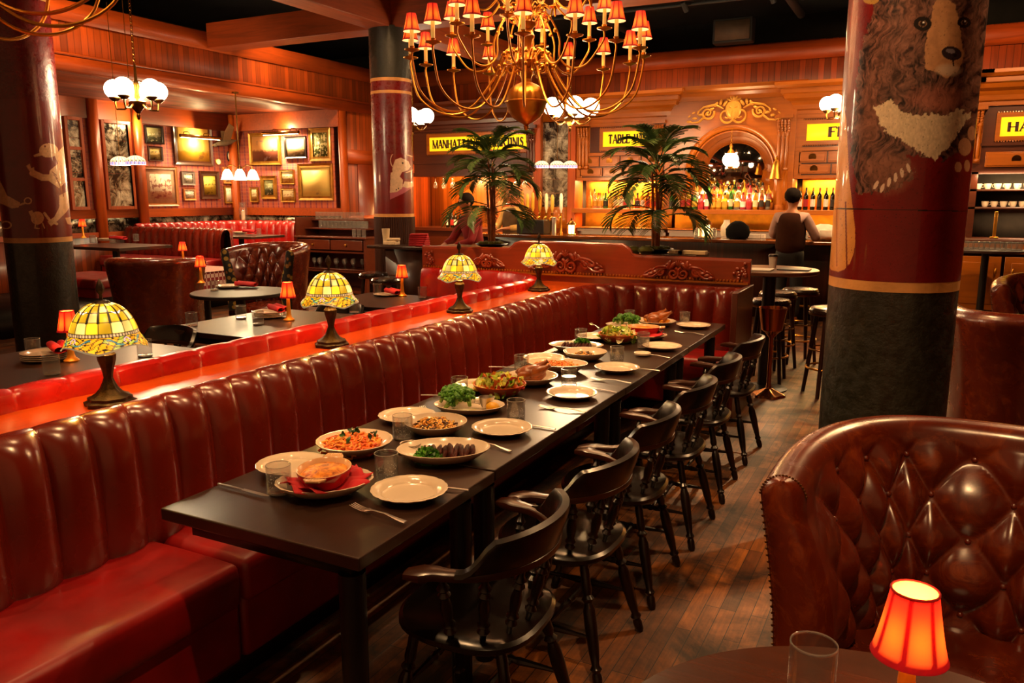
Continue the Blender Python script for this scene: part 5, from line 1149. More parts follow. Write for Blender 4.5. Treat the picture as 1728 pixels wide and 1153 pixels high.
for px, py, rr, rz_, lb in ((389, 264, .11, .075, 'small oval dark-framed silhouette right of the golden landscape'), (369, 273, .06, .07, 'little round gold medallion plaque below the mounted bird')):
    p = onX(px, py, XA+.02); r = thing('wall_plaque', lb, 'plaque', (XA+.003, p.y, p.z), PI/2)
    MB().lathe([(rz_, 0), (rz_, .015), (rz_*.8, .02), (rz_*.8, .008), (0, .008)], (0, 0, 0), (0, -1, 0), 28, cap=False).build('frame', frames['blk' if rr > .1 else 'gold'], r).scale = (1, 1, rr/rz_)
    MB().lathe([(rz_*.8, 0), (rz_*.8, .012)], (0, 0, 0), (0, -1, 0), 28).build('picture', plain('ivory', lin('#e8d8b0'), .5), r).scale = (1, 1, rr/rz_)
p = onX(386, 240, XA+.2); bd = thing('mounted_bird', 'mounted flying duck with raised wings in the alcove corner', 'bird', (XA+.12, p.y, p.z), 1.2)
MB().lathe([(0, 0), (.02, .05), (.045, .2), (.065, .45), (.05, .7), (.02, .85), (.0, 1)], (-.22, 0, -.05), (.24, 0, .05), 14).ball((-.2, 0, -.06), .035, (1.3, 1, 1)).build('body', plain('duck_feathers', lin('#5a4630'), .8, vary=.5), bd)
MB().lathe([(.014, 0), (.006, 1)], (-.24, 0, -.065), (-.3, 0, -.07), 8).build('bill', plain('duck_bill', lin('#b08030'), .5), bd)
for s in (-1, 1): MB().add([(-.06, s*.03, .03), (.08, s*.03, .03), (.12, s*.14, .28), (.02, s*.16, .34), (-.04, s*.1, .2), (-.06, s*.03, .015), (.08, s*.03, .015), (.12, s*.15, .27), (.02, s*.17, .33), (-.04, s*.11, .19)], [(0, 1, 2, 3, 4), (5, 6, 7, 8, 9), (0, 1, 6, 5), (1, 2, 7, 6), (2, 3, 8, 7), (3, 4, 9, 8), (4, 0, 5, 9)]).build('wing', plain('duck_wing', lin('#6a4a2c'), .8), bd, smooth=False)
for (w_, x0, x1, y_, lb) in ((1, 302, 370, 205, 'brass picture light over the golden landscape'), (2, 442, 503, 206, 'brass picture light over the sunset landscape')):
    if w_ == 1: a, b = onX(x0, y_-3, XA+.2), onX(x1, y_+3, XA+.2); loc = (XA+.2, (a.y+b.y)/2, 2.72); L_ = b.y-a.y; rz = PI/2
    else: a, b = onY(x0, y_, YA-.2), onY(x1, y_, YA-.2); loc = ((a.x+b.x)/2, YA-.2, 2.8); L_ = b.x-a.x; rz = 0
    r = thing('picture_light', lb, 'picture light', loc, rz)
    MB().cyl((-L_/2, 0, 0), (L_/2, 0, 0), .03, n=14).build('tube_shade', m_brassd, r)
    MB().box(-L_/2+.02, L_/2-.02, -.012, .012, -.034, -.026).build('light_strip', glow('strip_glow', (1, .7, .3), 20), r)
    for s in (-1, 1): MB().tube([(s*L_*.25, 0, .02), (s*L_*.25, .06, .08), (s*L_*.25, .16, .08), (s*L_*.25, .19, .02)], .007, 6).build('bracket', m_brassd, r)
    add_area((loc[0]+(.0 if w_ == 1 else 0), loc[1], loc[2]-.05), (loc[0]-(.12 if w_ == 1 else 0), loc[1]+(0 if w_ == 1 else .12), loc[2]-.6), 34, L_ if w_ == 2 else .04, .04 if w_ == 2 else L_, (1, .76, .42))
    add_point((loc[0], loc[1], loc[2]+.12), 10, .03, (1, .7, .32))
    if w_ == 1: add_point((loc[0]+.1, loc[1]-1.3, 2.9), 22, .05, (1, .74, .4))
# ================================================================== PENDANTS
m_globe = glow('opal_globe', (1, .82, .55), 9)
def chain(p0, p1, name, parent, mat, link=.035):
    mb = MB(); a, b = Vector(p0), Vector(p1); n = max(2, int((b-a).length/(link*.8)))
    for k in range(n):
        c = a.lerp(b, (k+.5)/n); o = k % 2
        mb.tube([(c.x+(.35*link*math.cos(t_) if not o else 0), c.y+(.35*link*math.cos(t_) if o else 0), c.z+.55*link*math.sin(t_)) for t_ in [2*PI*i/8 for i in range(8)]], link*.09, 4, closed=True)
    return mb.build(name, mat, parent)
def globe_chandelier(lb, loc, rz=0, R=.2, gr=.09):
    r = thing('globe_chandelier', lb, 'chandelier', loc, rz, group='brass chandeliers with white globes')
    MB().lathe([(0, -.17), (.012, -.16), (.02, -.13), (.012, -.11), (.05, -.06), (.075, -.03), (.08, 0), (.03, .03), (.02, .1), (.035, .14), (.015, .2), (.01, .35)], n=24).build('stem', m_brassd, r)
    for k in range(5):
        a = 2*PI*k/5; c, s = math.cos(a), math.sin(a)
        arm = MB().tube([(.06*c, .06*s, -.02), (.12*c, .12*s, -.07), (.19*c, .19*s, -.07), (R*c, R*s, -.02), (R*c, R*s, .02)], .009, 6).lathe([(.02, .0), (.055, .03), (.05, .05)], (R*c, R*s, 0), n=16).build('arm', m_brassd, r)
        MB().ball((R*c, R*s, .03+gr*.9), gr, n=24, m=16).build('globe', m_globe, arm)
    chain((0, 0, .35), (0, 0, 4.7-loc[2]), 'chain', r, m_brassd); return r
g = onD(232, 172, 7.6); globe_chandelier('brass chandelier with five white globes before the left bulkhead', g); add_point((g.x, g.y, g.z+.1), 100, .25, (1, .74, .42))
g2 = onD(962, 200, 10.2); globe_chandelier('brass chandelier with white globes before the bar, behind the big chandelier', g2, .3, .26, .115); add_point((g2.x, g2.y, g2.z-.1), 90, .25, (1, .62, .3))
g3 = onD(1424, 190, 9.6); globe_chandelier('brass chandelier with white globes half hidden by the bear pillar', g3, .5); add_point((g3.x, g3.y, g3.z-.1), 90, .25, (1, .62, .3))
g4 = onD(696, 212, 12.6); globe_chandelier('white globe chandelier peeking out behind the bonneted fish pillar', g4, .2, .24, .12)
p = onD(405, 292, 11.9); al = thing('alcove_chandelier', 'small chandelier with bright bell-shaped glass shades in the picture corner', 'chandelier', p)
MB().cyl((0, 0, .0), (0, 0, SOF-p.z), .01).lathe([(.05, SOF-p.z-.02), (.05, SOF-p.z)]).lathe([(.03, -.02), (.05, .03), (.02, .1)], n=16).build('stem', m_brassd, al)
for k in range(4):
    a = PI/4+PI*k/2; c, s = math.cos(a), math.sin(a)
    arm = MB().tube([(0, 0, .05), (.1*c, .1*s, .12), (.17*c, .17*s, .1), (.18*c, .18*s, .05)], .008, 6).build('arm', m_brassd, al)
    MB().lathe([(.03, .05), (.06, .01), (.085, -.07), (.095, -.1), (.09, -.1), (.055, .0)], (.18*c, .18*s, 0), n=20, cap=False).build('bell_shade', glow('bell_glass', (1, .75, .4), 9), arm)
add_point((p.x+.2, p.y-.3, p.z-.1), 45, .1, (1, .74, .4))
m_dome = attrm('dome_glass', .3, emit=1.1)
def dome_pendant(lb, p, top, s=.72):
    r = thing('dome_pendant', lb, 'pendant lamp', p, group='small pale glass dome pendants', scale=s); rows = []; C = []
    for i in range(22):
        t_ = i/21; rr, z = (.16*math.sin(t_*1.35/.75) if t_ < .75 else .156), (.12*math.cos(t_*1.35/.75) if t_ < .75 else .12*math.cos(1.35)-.055*(t_-.75)/.25)
        rows.append([(rr*math.cos(2*PI*k/96), rr*math.sin(2*PI*k/96), z) for k in range(96)])
        for k in range(96):
            f = (k/96*16) % 1; c = (1.9, 1.5, .9)
            if t_ > .8: c = (1.2, .7, .9) if int(k/96*32) % 2 else (.5, .6, 1.5)
            if .66 < t_ < .78: c = (.1, .06, .04) if .2 < f < .55 else (1.8, 1.4, .8)
            if f < .06: c = (.25, .15, .08)
            C.append(c)
    MB().grid(rows, cu=True).build('glass_dome', m_dome, r, colors=np.array(C)*.42); MB().cyl((0, 0, .1), (0, 0, (top-p.z)/s), .006, n=6).lathe([(.03, .11), (.012, .15)]).build('rod', m_brassd, r)
for px, py, D_, lb in ((203, 276, 9.6, 'dome pendant added for the mirror reflection of its right neighbour, left wall'), (229, 275, 9.4, 'right dome pendant before the mirrors at the left wall')):
    p = onD(px, py, D_); dome_pendant(lb, p, 3.9); add_point((p.x, p.y, p.z-.1), 10, .06)  # left dome stands in for the right one's reflection in the mirrors
for px, lb in ((914, 'leftmost of three dome pendants over the bar taps'), (940, 'middle of three dome pendants over the bar taps'), (962, 'rightmost of three dome pendants over the bar taps')):
    p = onD(px, 281, 12.2); dome_pendant(lb, p, 3.9); add_point((p.x, p.y, p.z-.1), 8, .06)
# ================================================================== GREAT CHANDELIER
m_candle = plain('candle_sleeve', lin('#d89a38'), .4, emit=.25, emitc=(1, .5, .1))
def catmull(P, n=6):
    P = [Vector(p) for p in P]; P = [P[0]*2-P[1]]+P+[P[-1]*2-P[-2]]; out = []
    for i in range(1, len(P)-2):
        for k in range(n):
            t_ = k/n; a, b, c, d = P[i-1:i+3]; out.append(.5*((2*b)+(c-a)*t_+(2*a-5*b+4*c-d)*t_*t_+(3*b-a-3*c+d)*t_**3))
    out.append(P[-2]); return out
def great_chandelier(lb, loc, full=True, rz=0):
    """origin at the centre of the ball"""
    r = thing('brass_chandelier', lb, 'chandelier', loc, rz)
    MB().lathe([(0, -.2), (.014, -.19), (.02, -.17), (.014, -.16), (.03, -.148), (.06, -.135), (.10, -.108), (.13, -.068), (.148, -.01), (.158, .0), (.158, .006), (.145, .012), (.14, .05), (.12, .09), (.085, .12), (.04, .14), (.035, .17)], n=40,
               sq=lambda a, t: 1+(.02*math.sin(14*(a+t*6)) if t > .01 else 0)).build('ball_body', m_brass, r)
    MB().lathe([(.035, .16), (.05, .2), (.04, .24), (.085, .27), (.09, .29), (.05, .31), (.03, .36), (.045, .42), (.06, .46), (.035, .5), (.07, .53), (.075, .55), (.04, .57), (.025, .62), (.04, .68), (.05, .74), (.03, .78), (.06, .81), (.03, .84), (.02, .9), (.03, 1.0), (.012, 1.1)], n=28).build('central_shaft', m_brass, r)
    tops = []
    for (n, z0, R, zl, zt, rm, off_) in ((16, .30, .84, -.08, .30, .5, .1), (8, .55, .56, .23, .47, .33, .3), (8, .80, .50, .62, .74, .3, .0)):
        for k in range(n):
            a = 2*PI*(k+off_)/n+.13*(k % 2)*0; c, s = math.cos(a), math.sin(a)
            P = [(.06, z0), (.11, z0+.06), (.17, z0+.03), (.24, z0-.13*(z0-zl)/.38), (rm*.75, zl+.07), (rm, zl), (R*.78, zl+.02+.0), (R*.94, zl+.13), (R, zt-.05), (R, zt)]
            arm = MB().tube([(q.x*c, q.x*s, q.z) for q in catmull([(x, 0, z) for x, z in P], 5)], .0072, 7)
            for kk, (x, z) in ((0, (.17, z0+.03)), (1, (.21, z0-.06))): arm.ball((x*c, x*s, z), .016, n=8, m=6)
            A_ = arm.build('arm', m_brass, r)
            MB().lathe([(.012, 0), (.03, .008), (.052, .014), (.054, .02), (.03, .014), (.014, .03), (.018, .04)], (R*c, R*s, zt), n=18, cap=False).build('drip_pan', m_brass, A_)
            MB().cyl((R*c, R*s, zt+.03), (R*c, R*s, zt+.16), .0135, n=10).build('candle_sleeve', m_candle, A_)
            tops.append((A_, R*c, R*s, zt+.135))
    src = None
    for (A_, x, y, z) in tops:
        if src is None:
            o = red_shade('lamp_shade', .031, .060, .118, A_, 0, 1.0, lining=(1, .7, .3)); o.data.name = 'chandelier_shade'; src = o
        else: o = src.copy(); col.objects.link(o); o.parent = A_
        o.location = (x, y, z)
    for z in (.24, .62):
        mb = MB()
        for k in range(10):
            a = 2*PI*k/10; p_ = [(q[0], 0, q[2]) for q in spiral(.12, z, .055, .5, 1.5, 1, 14)]+[(.05, 0, z-.02)]
            mb.tube([(q[0]*math.cos(a), q[0]*math.sin(a), q[2]) for q in p_], .005, 5)
        mb.build('scroll_ornament', m_brass, r)
    chain((0, 0, 1.1), (0, 0, 4.7-loc[2]), 'chain', r, m_brassd, .06); return r
GC = onD(888, 173, 5.8); great_chandelier('great brass chandelier with red candle shades hanging above the dining table', GC)
add_point((GC.x, GC.y, GC.z+.55), 40, .5, (1, .5, .2))
GC2 = onD(-205, 200, 2.75); GC2.z = onD(60, 64, 2.75).z+.17; gc2 = great_chandelier('second brass chandelier of which only curving arms show at the top left corner', GC2, rz=.2)
for c_ in list(gc2.children):   # the photo shows only its lower arms
    pass
# ================================================================== SIDEBOARD WITH GLASSES
YS = 10.5; x0 = onY(498, 380, YS).x; x1 = onY(616, 395, YS).x; W = x1-x0
sbd = thing('glass_sideboard', 'dark wooden sideboard with stepped glass shelves and two drawers, below the right picture wall', 'sideboard', (x0, YS, 0))
m_sb = wood('sideboard_wood', lin('#5a2410'), 'x', .35); dz1, dz2, dz3 = 1.02, 1.16, 1.3
MB().box(0, .04, 0, .6, 0, 1.0).box(W-.04, W, 0, .6, 0, 1.0).box(0, W, .57, .6, 0, 1.3).box(.04, W-.04, .02, .57, .08, .12).box(.04, W-.04, .02, .57, .42, .45).box(.04, W-.04, .02, .57, .74, .77).build('carcass', m_sb, sbd, smooth=False)
MB().box(-.02, W+.02, -.03, .6, .98, 1.01).build('worktop', m_sb, sbd, bevel=.006)
MB().box(.02, W-.15, .2, .6, 1.12, 1.14).box(.02, W-.35, .38, .6, 1.26, 1.28).box(0, .03, .0, .6, 1.0, 1.32).build('stepped_shelf', m_sb, sbd, smooth=False)
for k in range(2):
    d_ = MB().box(.06+k*(W/2-.04), W/2+.0+k*(W/2-.06), -.012, .02, .79, .96).build('drawer', m_sb, sbd, bevel=.01); MB().ball((.06+k*(W/2-.04)+W/4-.04, -.03, .875), .02).build('knob', m_brass, d_)
MB().box(.05, W-.05, .0, .02, .46, .48).build('lower_rail', m_sb, sbd)
sg = None
for z, y, n, xa, xb, lab in ((1.28, .48, 12, .08, W-.42, 'upper shelf'), (1.14, .3, 13, .3, W-.2, 'middle shelf'), (1.01, .1, 3, W-.3, W-.1, 'worktop')):
    for k in range(n):
        p = (x0+xa+(xb-xa)*k/(n-1), YS+y, z)
        if sg is None: sg = water_glass('clear tumbler lined up on the upper shelf of the sideboard', 'tumblers on the sideboard', water=False, R=.034, h=.12); sg.location = p
        else: dup(sg, p, 0, 'clear tumbler lined up on the %s of the sideboard' % lab)
def wine_glass(lb, grp):
    r = thing('wine_glass', lb, 'glass', group=grp); MB().lathe([(0, 0), (.034, .002), (.032, .005), (.005, .012), (.004, .08), (.02, .095), (.037, .13), (.036, .165), (.03, .19), (.0285, .19), (.034, .16), (.035, .13), (.016, .098), (0, .09)], n=24, cap=False).build('bowl_and_stem', m_glass, r); return r
wn = wine_glass('wine glass in the open shelf under the sideboard drawers', 'wine glasses in the sideboard'); wn.location = (x0+.3, YS+.1, .45)
for k in range(1, 12): dup(wn, (x0+.2+(W-.4)*k/12+.03, YS+.1+.14*(k % 2), .45), 0)
# service counter at the centre pillar, stools
YC = 8.16; xa, xb = onY(623, 430, YC).x, onY(718, 430, YC).x
sc2 = thing('service_counter', 'dark service counter wrapped around the centre pillar', 'counter', ((xa+xb)/2, YC, 0)); w2 = (xb-xa)/2
MB().box(-w2, w2, -.05, .28, 1.03, 1.07).build('counter_top', m_black, sc2, bevel=.01); MB().box(-w2+.25, w2, .0, .24, 0, 1.03).build('counter_body', rib, sc2)
p = onY(652, 420, YC+.1); bagm = plain('paper_cream', lin('#e0c8a0'), .7)
tag(MB().lathe([(.035, 0), (.05, .2), (.045, .2), (.03, .01)], n=20, cap=False).build('paper_cup', bagm), 'tall cream paper cup on the service counter', 'cup').location = (p.x, YC+.1, 1.075)
tag(MB().box(-.09, .09, -.06, .06, 0, .05).box(-.05, .1, -.05, .07, .05, .085, Rz(.4)).build('folded_paper', bagm, bevel=.01), 'folded cream paper bundle beside the cup on the service counter', 'paper').location = (p.x+.11, YC+.06, 1.075)
for k in range(6):
    p = onY(704, 420, YC+.1); o = cushion(-.11, .11, -.08, .08, 0, .026, .01).build('folded_napkin', m_cloth); o.location = (p.x+.02, YC+.12, 1.07+k*.025); o.rotation_euler = (0, 0, .1*k); tag(o, 'folded red napkin in the stack on the service counter', 'napkin', 'red napkin stack on the counter')
def stool(lb, p, rz=0):
    r = thing('bar_stool', lb, 'stool', (p[0], p[1], 0), rz, group='round bar stools')
    MB().lathe([(0, .70), (.16, .70), (.178, .715), (.18, .735), (.165, .755), (.1, .765), (0, .766)], n=40, cap=False).build('seat', leather('black_seat_leather', lin('#2a1c16'), .25), r)
    MB().lathe([(.17, .69), (.183, .695), (.183, .712), (.172, .712)], n=40).build('seat_band', m_brassd, r)
    for k in range(4):
        a = PI/4+k*PI/2; MB().lathe([(.016, 0), (.02, .5), (.022, 1)], (.2*math.cos(a), .2*math.sin(a), 0), (.12*math.cos(a), .12*math.sin(a), .7), 10).build('leg', wood('stool_wood', lin('#2a120a'), 'z', .3), r)
    MB().tube([(.178*math.cos(2*PI*k/32), .178*math.sin(2*PI*k/32), .24) for k in range(32)], .009, 7, closed=True).build('foot_ring', m_brass, r)
    MB().tube([(.162*math.cos(2*PI*k/32), .162*math.sin(2*PI*k/32), .4) for k in range(32)], .007, 7, closed=True).build('upper_ring', m_brassd, r); return r
st = stool('round black stool nearest in front of the high table', onZ(1297, 508, .75)+Vector((.0, .1, 0)))
for px, py, lb in ((1313, 493, 'round black stool just behind the high table pedestal'), (1351, 488, 'round stool between high table and bar, partly hidden'), (1404, 520, 'bar stool peeking out left of the bear pillar'), (630, 461, 'left of the two black stools by the service counter'), (652, 470, 'right of the two black stools by the service counter')):
    dup(st, onZ(px, py, .75).xy.to_3d(), random.random(), lb)
# high table, things on it, ice bucket
hp = onZ(1289, 461, 1.06)+Vector((-.02, .42, 0)); round_table(hp, .40, 1.06, 'high round table behind the end of the carved divider', wood('high_table_wood', lin('#5a3420'), 'x', .3), r0=.055)
p = hp+Vector((.0, .12, 0)); c_ = thing('takeaway_cup', 'white takeaway cup with black lid on the high round table', 'cup', (p.x, p.y, 1.06))
MB().lathe([(.028, 0), (.038, .1)], n=24).build('cup', plain('paper_white', lin('#e8d8c8'), .6), c_); MB().lathe([(.041, .098), (.041, .108), (.034, .118), (0, .118)], n=24).build('lid', m_blackm, c_)
tag(MB().box(-.15, .15, -.1, .1, 0, .012).build('notebook', plain('paper_white2', lin('#d8d0c4'), .5), bevel=.003), 'open white notepad on the high round table', 'notepad').location = (hp.x-.1, hp.y-.18, 1.061)
tag(MB().box(-.13, .13, -.09, .09, 0, .01).build('tablet', m_blackm, bevel=.003), 'dark tablet lying on the high table right of the cup', 'tablet').location = (hp.x+.2, hp.y-.02, 1.061)
p = onZ(1296, 668, 0); ib = thing('ice_bucket_stand', 'copper ice bucket on a tall shiny stand with flared foot', 'ice bucket', (p.x, p.y, 0))
m_cop = plain('dark_copper', lin('#c07c48'), .2, 1); MB().lathe([(.135, 0), (.13, .02), (.06, .05), (.025, .07), (.018, .1), (.018, .5), (.05, .54), (.06, .55)], n=32, sq=lambda a, t: 1+(.08*math.cos(6*a) if t < .06 else 0)).build('stand', m_cop, ib)
MB().lathe([(.06, .55), (.085, .57), (.1, .66), (.115, .76), (.105, .76), (.09, .66), (.07, .58), (0, .57)], n=36, cap=False).build('bucket', m_cop, ib)
# ================================================================== BACK BAR
YF = 12.75
GL = {  # strokes of each capital in a 1-high cell: (points, weight) and the advance
 'M': ([((.0, 0), (.0, 1), .05), ((.0, 1), (.37, 0), .1), ((.37, 0), (.74, 1), .05), ((.74, 1), (.74, 0), .11)], .86), 'A': ([((0, 0), (.31, 1), .05), ((.31, 1), (.64, 0), .12), ((.12, .35), (.5, .35), .05)], .74),
 'N': ([((0, 0), (0, 1), .06), ((0, 1), (.58, 0), .12), ((.58, 0), (.58, 1), .06)], .74), 'H': ([((0, 0), (0, 1), .12), ((.56, 0), (.56, 1), .12), ((0, .5), (.56, .5), .05)], .72), 'T': ([((.28, 0), (.28, 1), .12), ((0, .97), (.56, .97), .06), ((.01, .97), (.0, .8), .04), ((.55, .97), (.56, .8), .04)], .64),
 'S': ([((.44, .78), (.42, .95), .05), ((.42, .93), (.22, .98), .06), ((.22, .98), (.06, .86), .08), ((.06, .86), (.06, .68), .1), ((.06, .68), (.4, .38), .13), ((.4, .38), (.42, .16), .1), ((.42, .16), (.24, .02), .08), ((.24, .02), (.03, .08), .06), ((.03, .05), (.02, .24), .05)], .56),
 'R': ([((0, 0), (0, 1), .12), ((0, .97), (.32, .95), .06), ((.32, .95), (.44, .78), .11), ((.44, .78), (.34, .54), .1), ((.34, .54), (0, .5), .05), ((.26, .5), (.54, .02), .11)], .66), 'I': ([((0, 0), (0, 1), .12)], .2),
 'B': ([((0, 0), (0, 1), .12), ((0, .97), (.3, .95), .06), ((.3, .95), (.4, .76), .11), ((.4, .76), (.28, .54), .09), ((0, .52), (.3, .52), .05), ((.3, .52), (.46, .28), .12), ((.46, .28), (.3, .03), .1), ((.3, .03), (0, .03), .06)], .6),
 'L': ([((0, 0), (0, 1), .12), ((0, .03), (.46, .03), .06), ((.46, .03), (.48, .24), .04)], .56), 'E': ([((0, 0), (0, 1), .12), ((0, .97), (.46, .97), .06), ((.46, .97), (.47, .8), .04), ((0, .52), (.34, .52), .05), ((0, .03), (.48, .03), .06), ((.48, .03), (.5, .22), .04)], .6),
 'W': ([((0, 1), (.24, 0), .11), ((.24, 0), (.44, 1), .05), ((.44, 1), (.66, 0), .11), ((.66, 0), (.88, 1), .05)], .96), 'F': ([((0, 0), (0, 1), .12), ((0, .97), (.46, .97), .06), ((.46, .97), (.47, .8), .04), ((0, .52), (.34, .52), .05)], .56),
 '&': ([((.6, .5), (.4, .12), .05), ((.4, .12), (.2, .02), .08), ((.2, .02), (.04, .2), .1), ((.04, .2), (.16, .5), .08), ((.16, .5), (.38, .72), .06), ((.38, .72), (.3, .96), .08), ((.3, .96), (.16, .86), .08), ((.16, .86), (.2, .64), .08), ((.2, .64), (.6, .0), .12)], .74), ' ': ([], .42)}
def lettering(text, x0, z0, width, h, y, parent, mat):
    adv = sum(GL[c][1]+.09 for c in text)-.09; k = width/(adv*h); mb = MB(); x = 0
    for c in text:
        st_, a = GL[c]
        for (p, q, w_) in st_:
            P, Q = Vector((p[0]+x, 0, p[1])), Vector((q[0]+x, 0, q[1])); d = (Q-P).normalized(); n_ = Vector((-d.z, 0, d.x))*(w_*.95+.01); e = d*w_*.2
            vs = [P-e-n_, P-e+n_, Q+e+n_, Q+e-n_]; mb.add([(v.x*h*k+x0, y, v.z*h+z0) for v in vs]+[(v.x*h*k+x0, y+.006, v.z*h+z0) for v in vs], [(0, 1, 2, 3), (7, 6, 5, 4), (0, 4, 5, 1), (1, 5, 6, 2), (2, 6, 7, 3), (3, 7, 4, 0)])
        for (p, q, w_) in st_:   # serifs at stems
            for e in (p, q):
                if e[1] in (0, 1) and c not in 'S&' and not (c in 'MNWA' and e[0] in (.37, .24, .66, .31, .44, .58) and w_ > .01 and (e[1] == (0 if c in 'MW' else 1))):
                    X, Z_ = e[0]+x, (e[1] if e[1] == 0 else .955); mb.box((X-.13)*h*k+x0, (X+.13)*h*k+x0, y, y+.006, Z_*h+z0, (Z_+.06)*h+z0)
        x += a+.09
    return mb.build('lettering', mat, parent, smooth=False)
m_ink = plain('dark_red_lettering', lin('#3a0804'), .5)
m_sign = glow('lit_yellow_sign', (1, .60, .01), .72)
def mould(mb, x0, x1, z0, z1, y, dep, prof, ends=True):
    """stepped cornice: prof = [(t_z, out)]"""
    for (a, o), (b, o2) in zip(prof, prof[1:]):
        za, zb_ = z0+(z1-z0)*a, z0+(z1-z0)*b; e = o if ends else 0; e2 = o2 if ends else 0
        mb.add([(x0-e, y-o, za), (x1+e, y-o, za), (x1+e2, y-o2, zb_), (x0-e2, y-o2, zb_), (x0-e, y+dep, za), (x1+e, y+dep, za), (x1+e2, y+dep, zb_), (x0-e2, y+dep, zb_)], [(0, 1, 2, 3), (1, 5, 6, 2), (4, 0, 3, 7), (3, 2, 6, 7), (0, 4, 5, 1), (4, 5, 6, 7)])
    return mb
COR = [(0, .0), (.0, .03), (.12, .03), (.16, .06), (.3, .07), (.42, .10), (.5, .17), (.62, .19), (.66, .22), (.8, .22), (.82, .26), (.9, .30), (1, .30)]
def sign(r, x0, x1, z0, z1, text, tx0, tx1, tz0, tz1):
    f = MB(); b = .055
    for (X0, X1, Z0, Z1) in ((x0-b, x1+b, z1, z1+b), (x0-b, x1+b, z0-b, z0), (x0-b, x0, z0, z1), (x1, x1+b, z0, z1)): f.box(X0, X1, YF-.03, YF+.02, Z0, Z1)
    n = int((x1-x0+2*b)/.032)
    for k in range(n):
        x = x0-b+(k+.5)*(x1-x0+2*b)/n
        for z in (z0-b-.008, z1+b+.008): f.ball((x, YF-.02, z), .012, (1, .6, 1), 6, 4)
    f.build('sign_frame', m_cab, r, smooth=False)
    s = MB().box(x0, x1, YF-.012, YF-.004, z0, z1).build('sign_panel', m_sign, r)
    lettering(text, tx0, tz0, tx1-tx0, tz1-tz0, YF-.02, s, m_ink)
def corbel(r, x, z0, z1, w=.2, mat=None):
    mb = MB(); mat = mat or m_cabz; h = z1-z0
    mb.box(x-w/2, x+w/2, YF-.03, YF+.1, z0-.02, z1).box(x-w/2-.03, x+w/2+.03, YF-.14, YF+.1, z1-.05, z1)
    for i in range(9):   # leafy capital
        for j in range(4): mb.ball((x+(j-1.5)*w*.24, YF-.1+.008*i, z1-.09-i*.03*h/.7), .03, (.8, .9, .9), 7, 5)
    for j in (-1, 0, 1): mb.lathe([(.012, 0), (.028, .15), (.03, .5), (.02, .85), (.035, .93), (.02, 1)], (x+j*w*.3, YF-.05, z0+.02), (x+j*w*.3, YF-.07, z1-.3*h), 10)
    for j in (-.5, .5): mb.ball((x+j*w*.6, YF-.06, z0+.02), .04, (1, 1, .8), 8, 6)
    return mb.build('carved_corbel', mat, r)
def drawer(r, x0, x1, z0, z1):
    d = MB().box(x0, x1, YF-.03, YF, z0, z1).box(x0+.02, x1-.02, YF-.042, YF-.03, z0+.02, z1-.02).build('drawer', m_cab, r, bevel=.006)
    MB().lathe([(.0, 0), (.05, .02), (.055, .03), (.05, .035), (0, .01)], ((x0+x1)/2, YF-.045, (z0+z1)/2), ((x0+x1)/2, YF-.1, (z0+z1)/2-.01), 14).build('cup_handle', m_brassd, d)
def base_unit(r, x0, x1, back='#e8982c'):
    MB().box(x0, x1, YF-.22, YF+.4, 1.40, 1.47).box(x0, x1, YF-.02, YF+.4, 1.14, 1.16).build('bottle_shelf', m_cab, r, bevel=.008)
    MB().box(x0, x1, YF+.02, YF+.45, 1.09, 1.13).box(x0, x1, YF+.1, YF+.45, 0, 1.09).build('back_counter', m_cabd, r)
    MB().box(x0, x1, YF+.42, YF+.46, 1.13, 2.75).build('back_panel', plain('back_panel'+back, lin(back), .4), r)
# unit 1: lit sign over the open niche
u = thing('back_bar_cabinet', 'overhead bar cabinet with the lit MANHATTANS & MARTINIS sign, left end of the bar wall', 'cabinet', (-7.15, YF, 0)); u.location = (0, 0, 0)
mould(MB(), -8.6, -6.12, 2.88, 3.32, YF, .5, COR).build('cornice', m_cabd, u, smooth=False)
MB().box(-8.6, -6.1, YF, YF+.5, 2.03, 2.9).box(-8.6, -6.1, YF-.03, YF, 2.03, 2.1).box(-8.6, -6.1, YF-.03, YF, 2.26, 2.32).box(-8.6, -6.1, YF-.04, YF, 2.83, 2.87).build('carcass', m_cabd, u, smooth=False)
sign(u, -8.24, -6.2, 2.485, 2.73, 'MANHATTANS & MARTINIS', -8.16, -6.3, 2.535, 2.68)
corbel(u, -6.14, 2.1, 2.87, .18, m_cabd)
add_area((-7.3, YF+.25, 2.0), (-7.3, YF+.4, 1), 80, 2.2, .1, (1, .5, .15))
# hanging glasses under it
hg = None
for k in range(22):
    x = onY(735+k*7.6, 320, 12.95).x
    if 5 <= k <= 9: continue
    if hg is None:
        hg = thing('hanging_wine_glass', 'upside-down wine glass hanging in the lit rack over the bar niche', 'glass', (x, 12.95, 2.02), group='hanging glasses over the bar niche')
        MB().lathe([(0, 0), (.034, -.003), (.005, -.012), (.004, -.08), (.02, -.095), (.038, -.13), (.036, -.17), (.03, -.2)], n=18, cap=False).build('bowl_and_stem', m_glass, hg)
    else: dup(hg, (x, 12.95+.12*(k % 2), 2.02), 0)
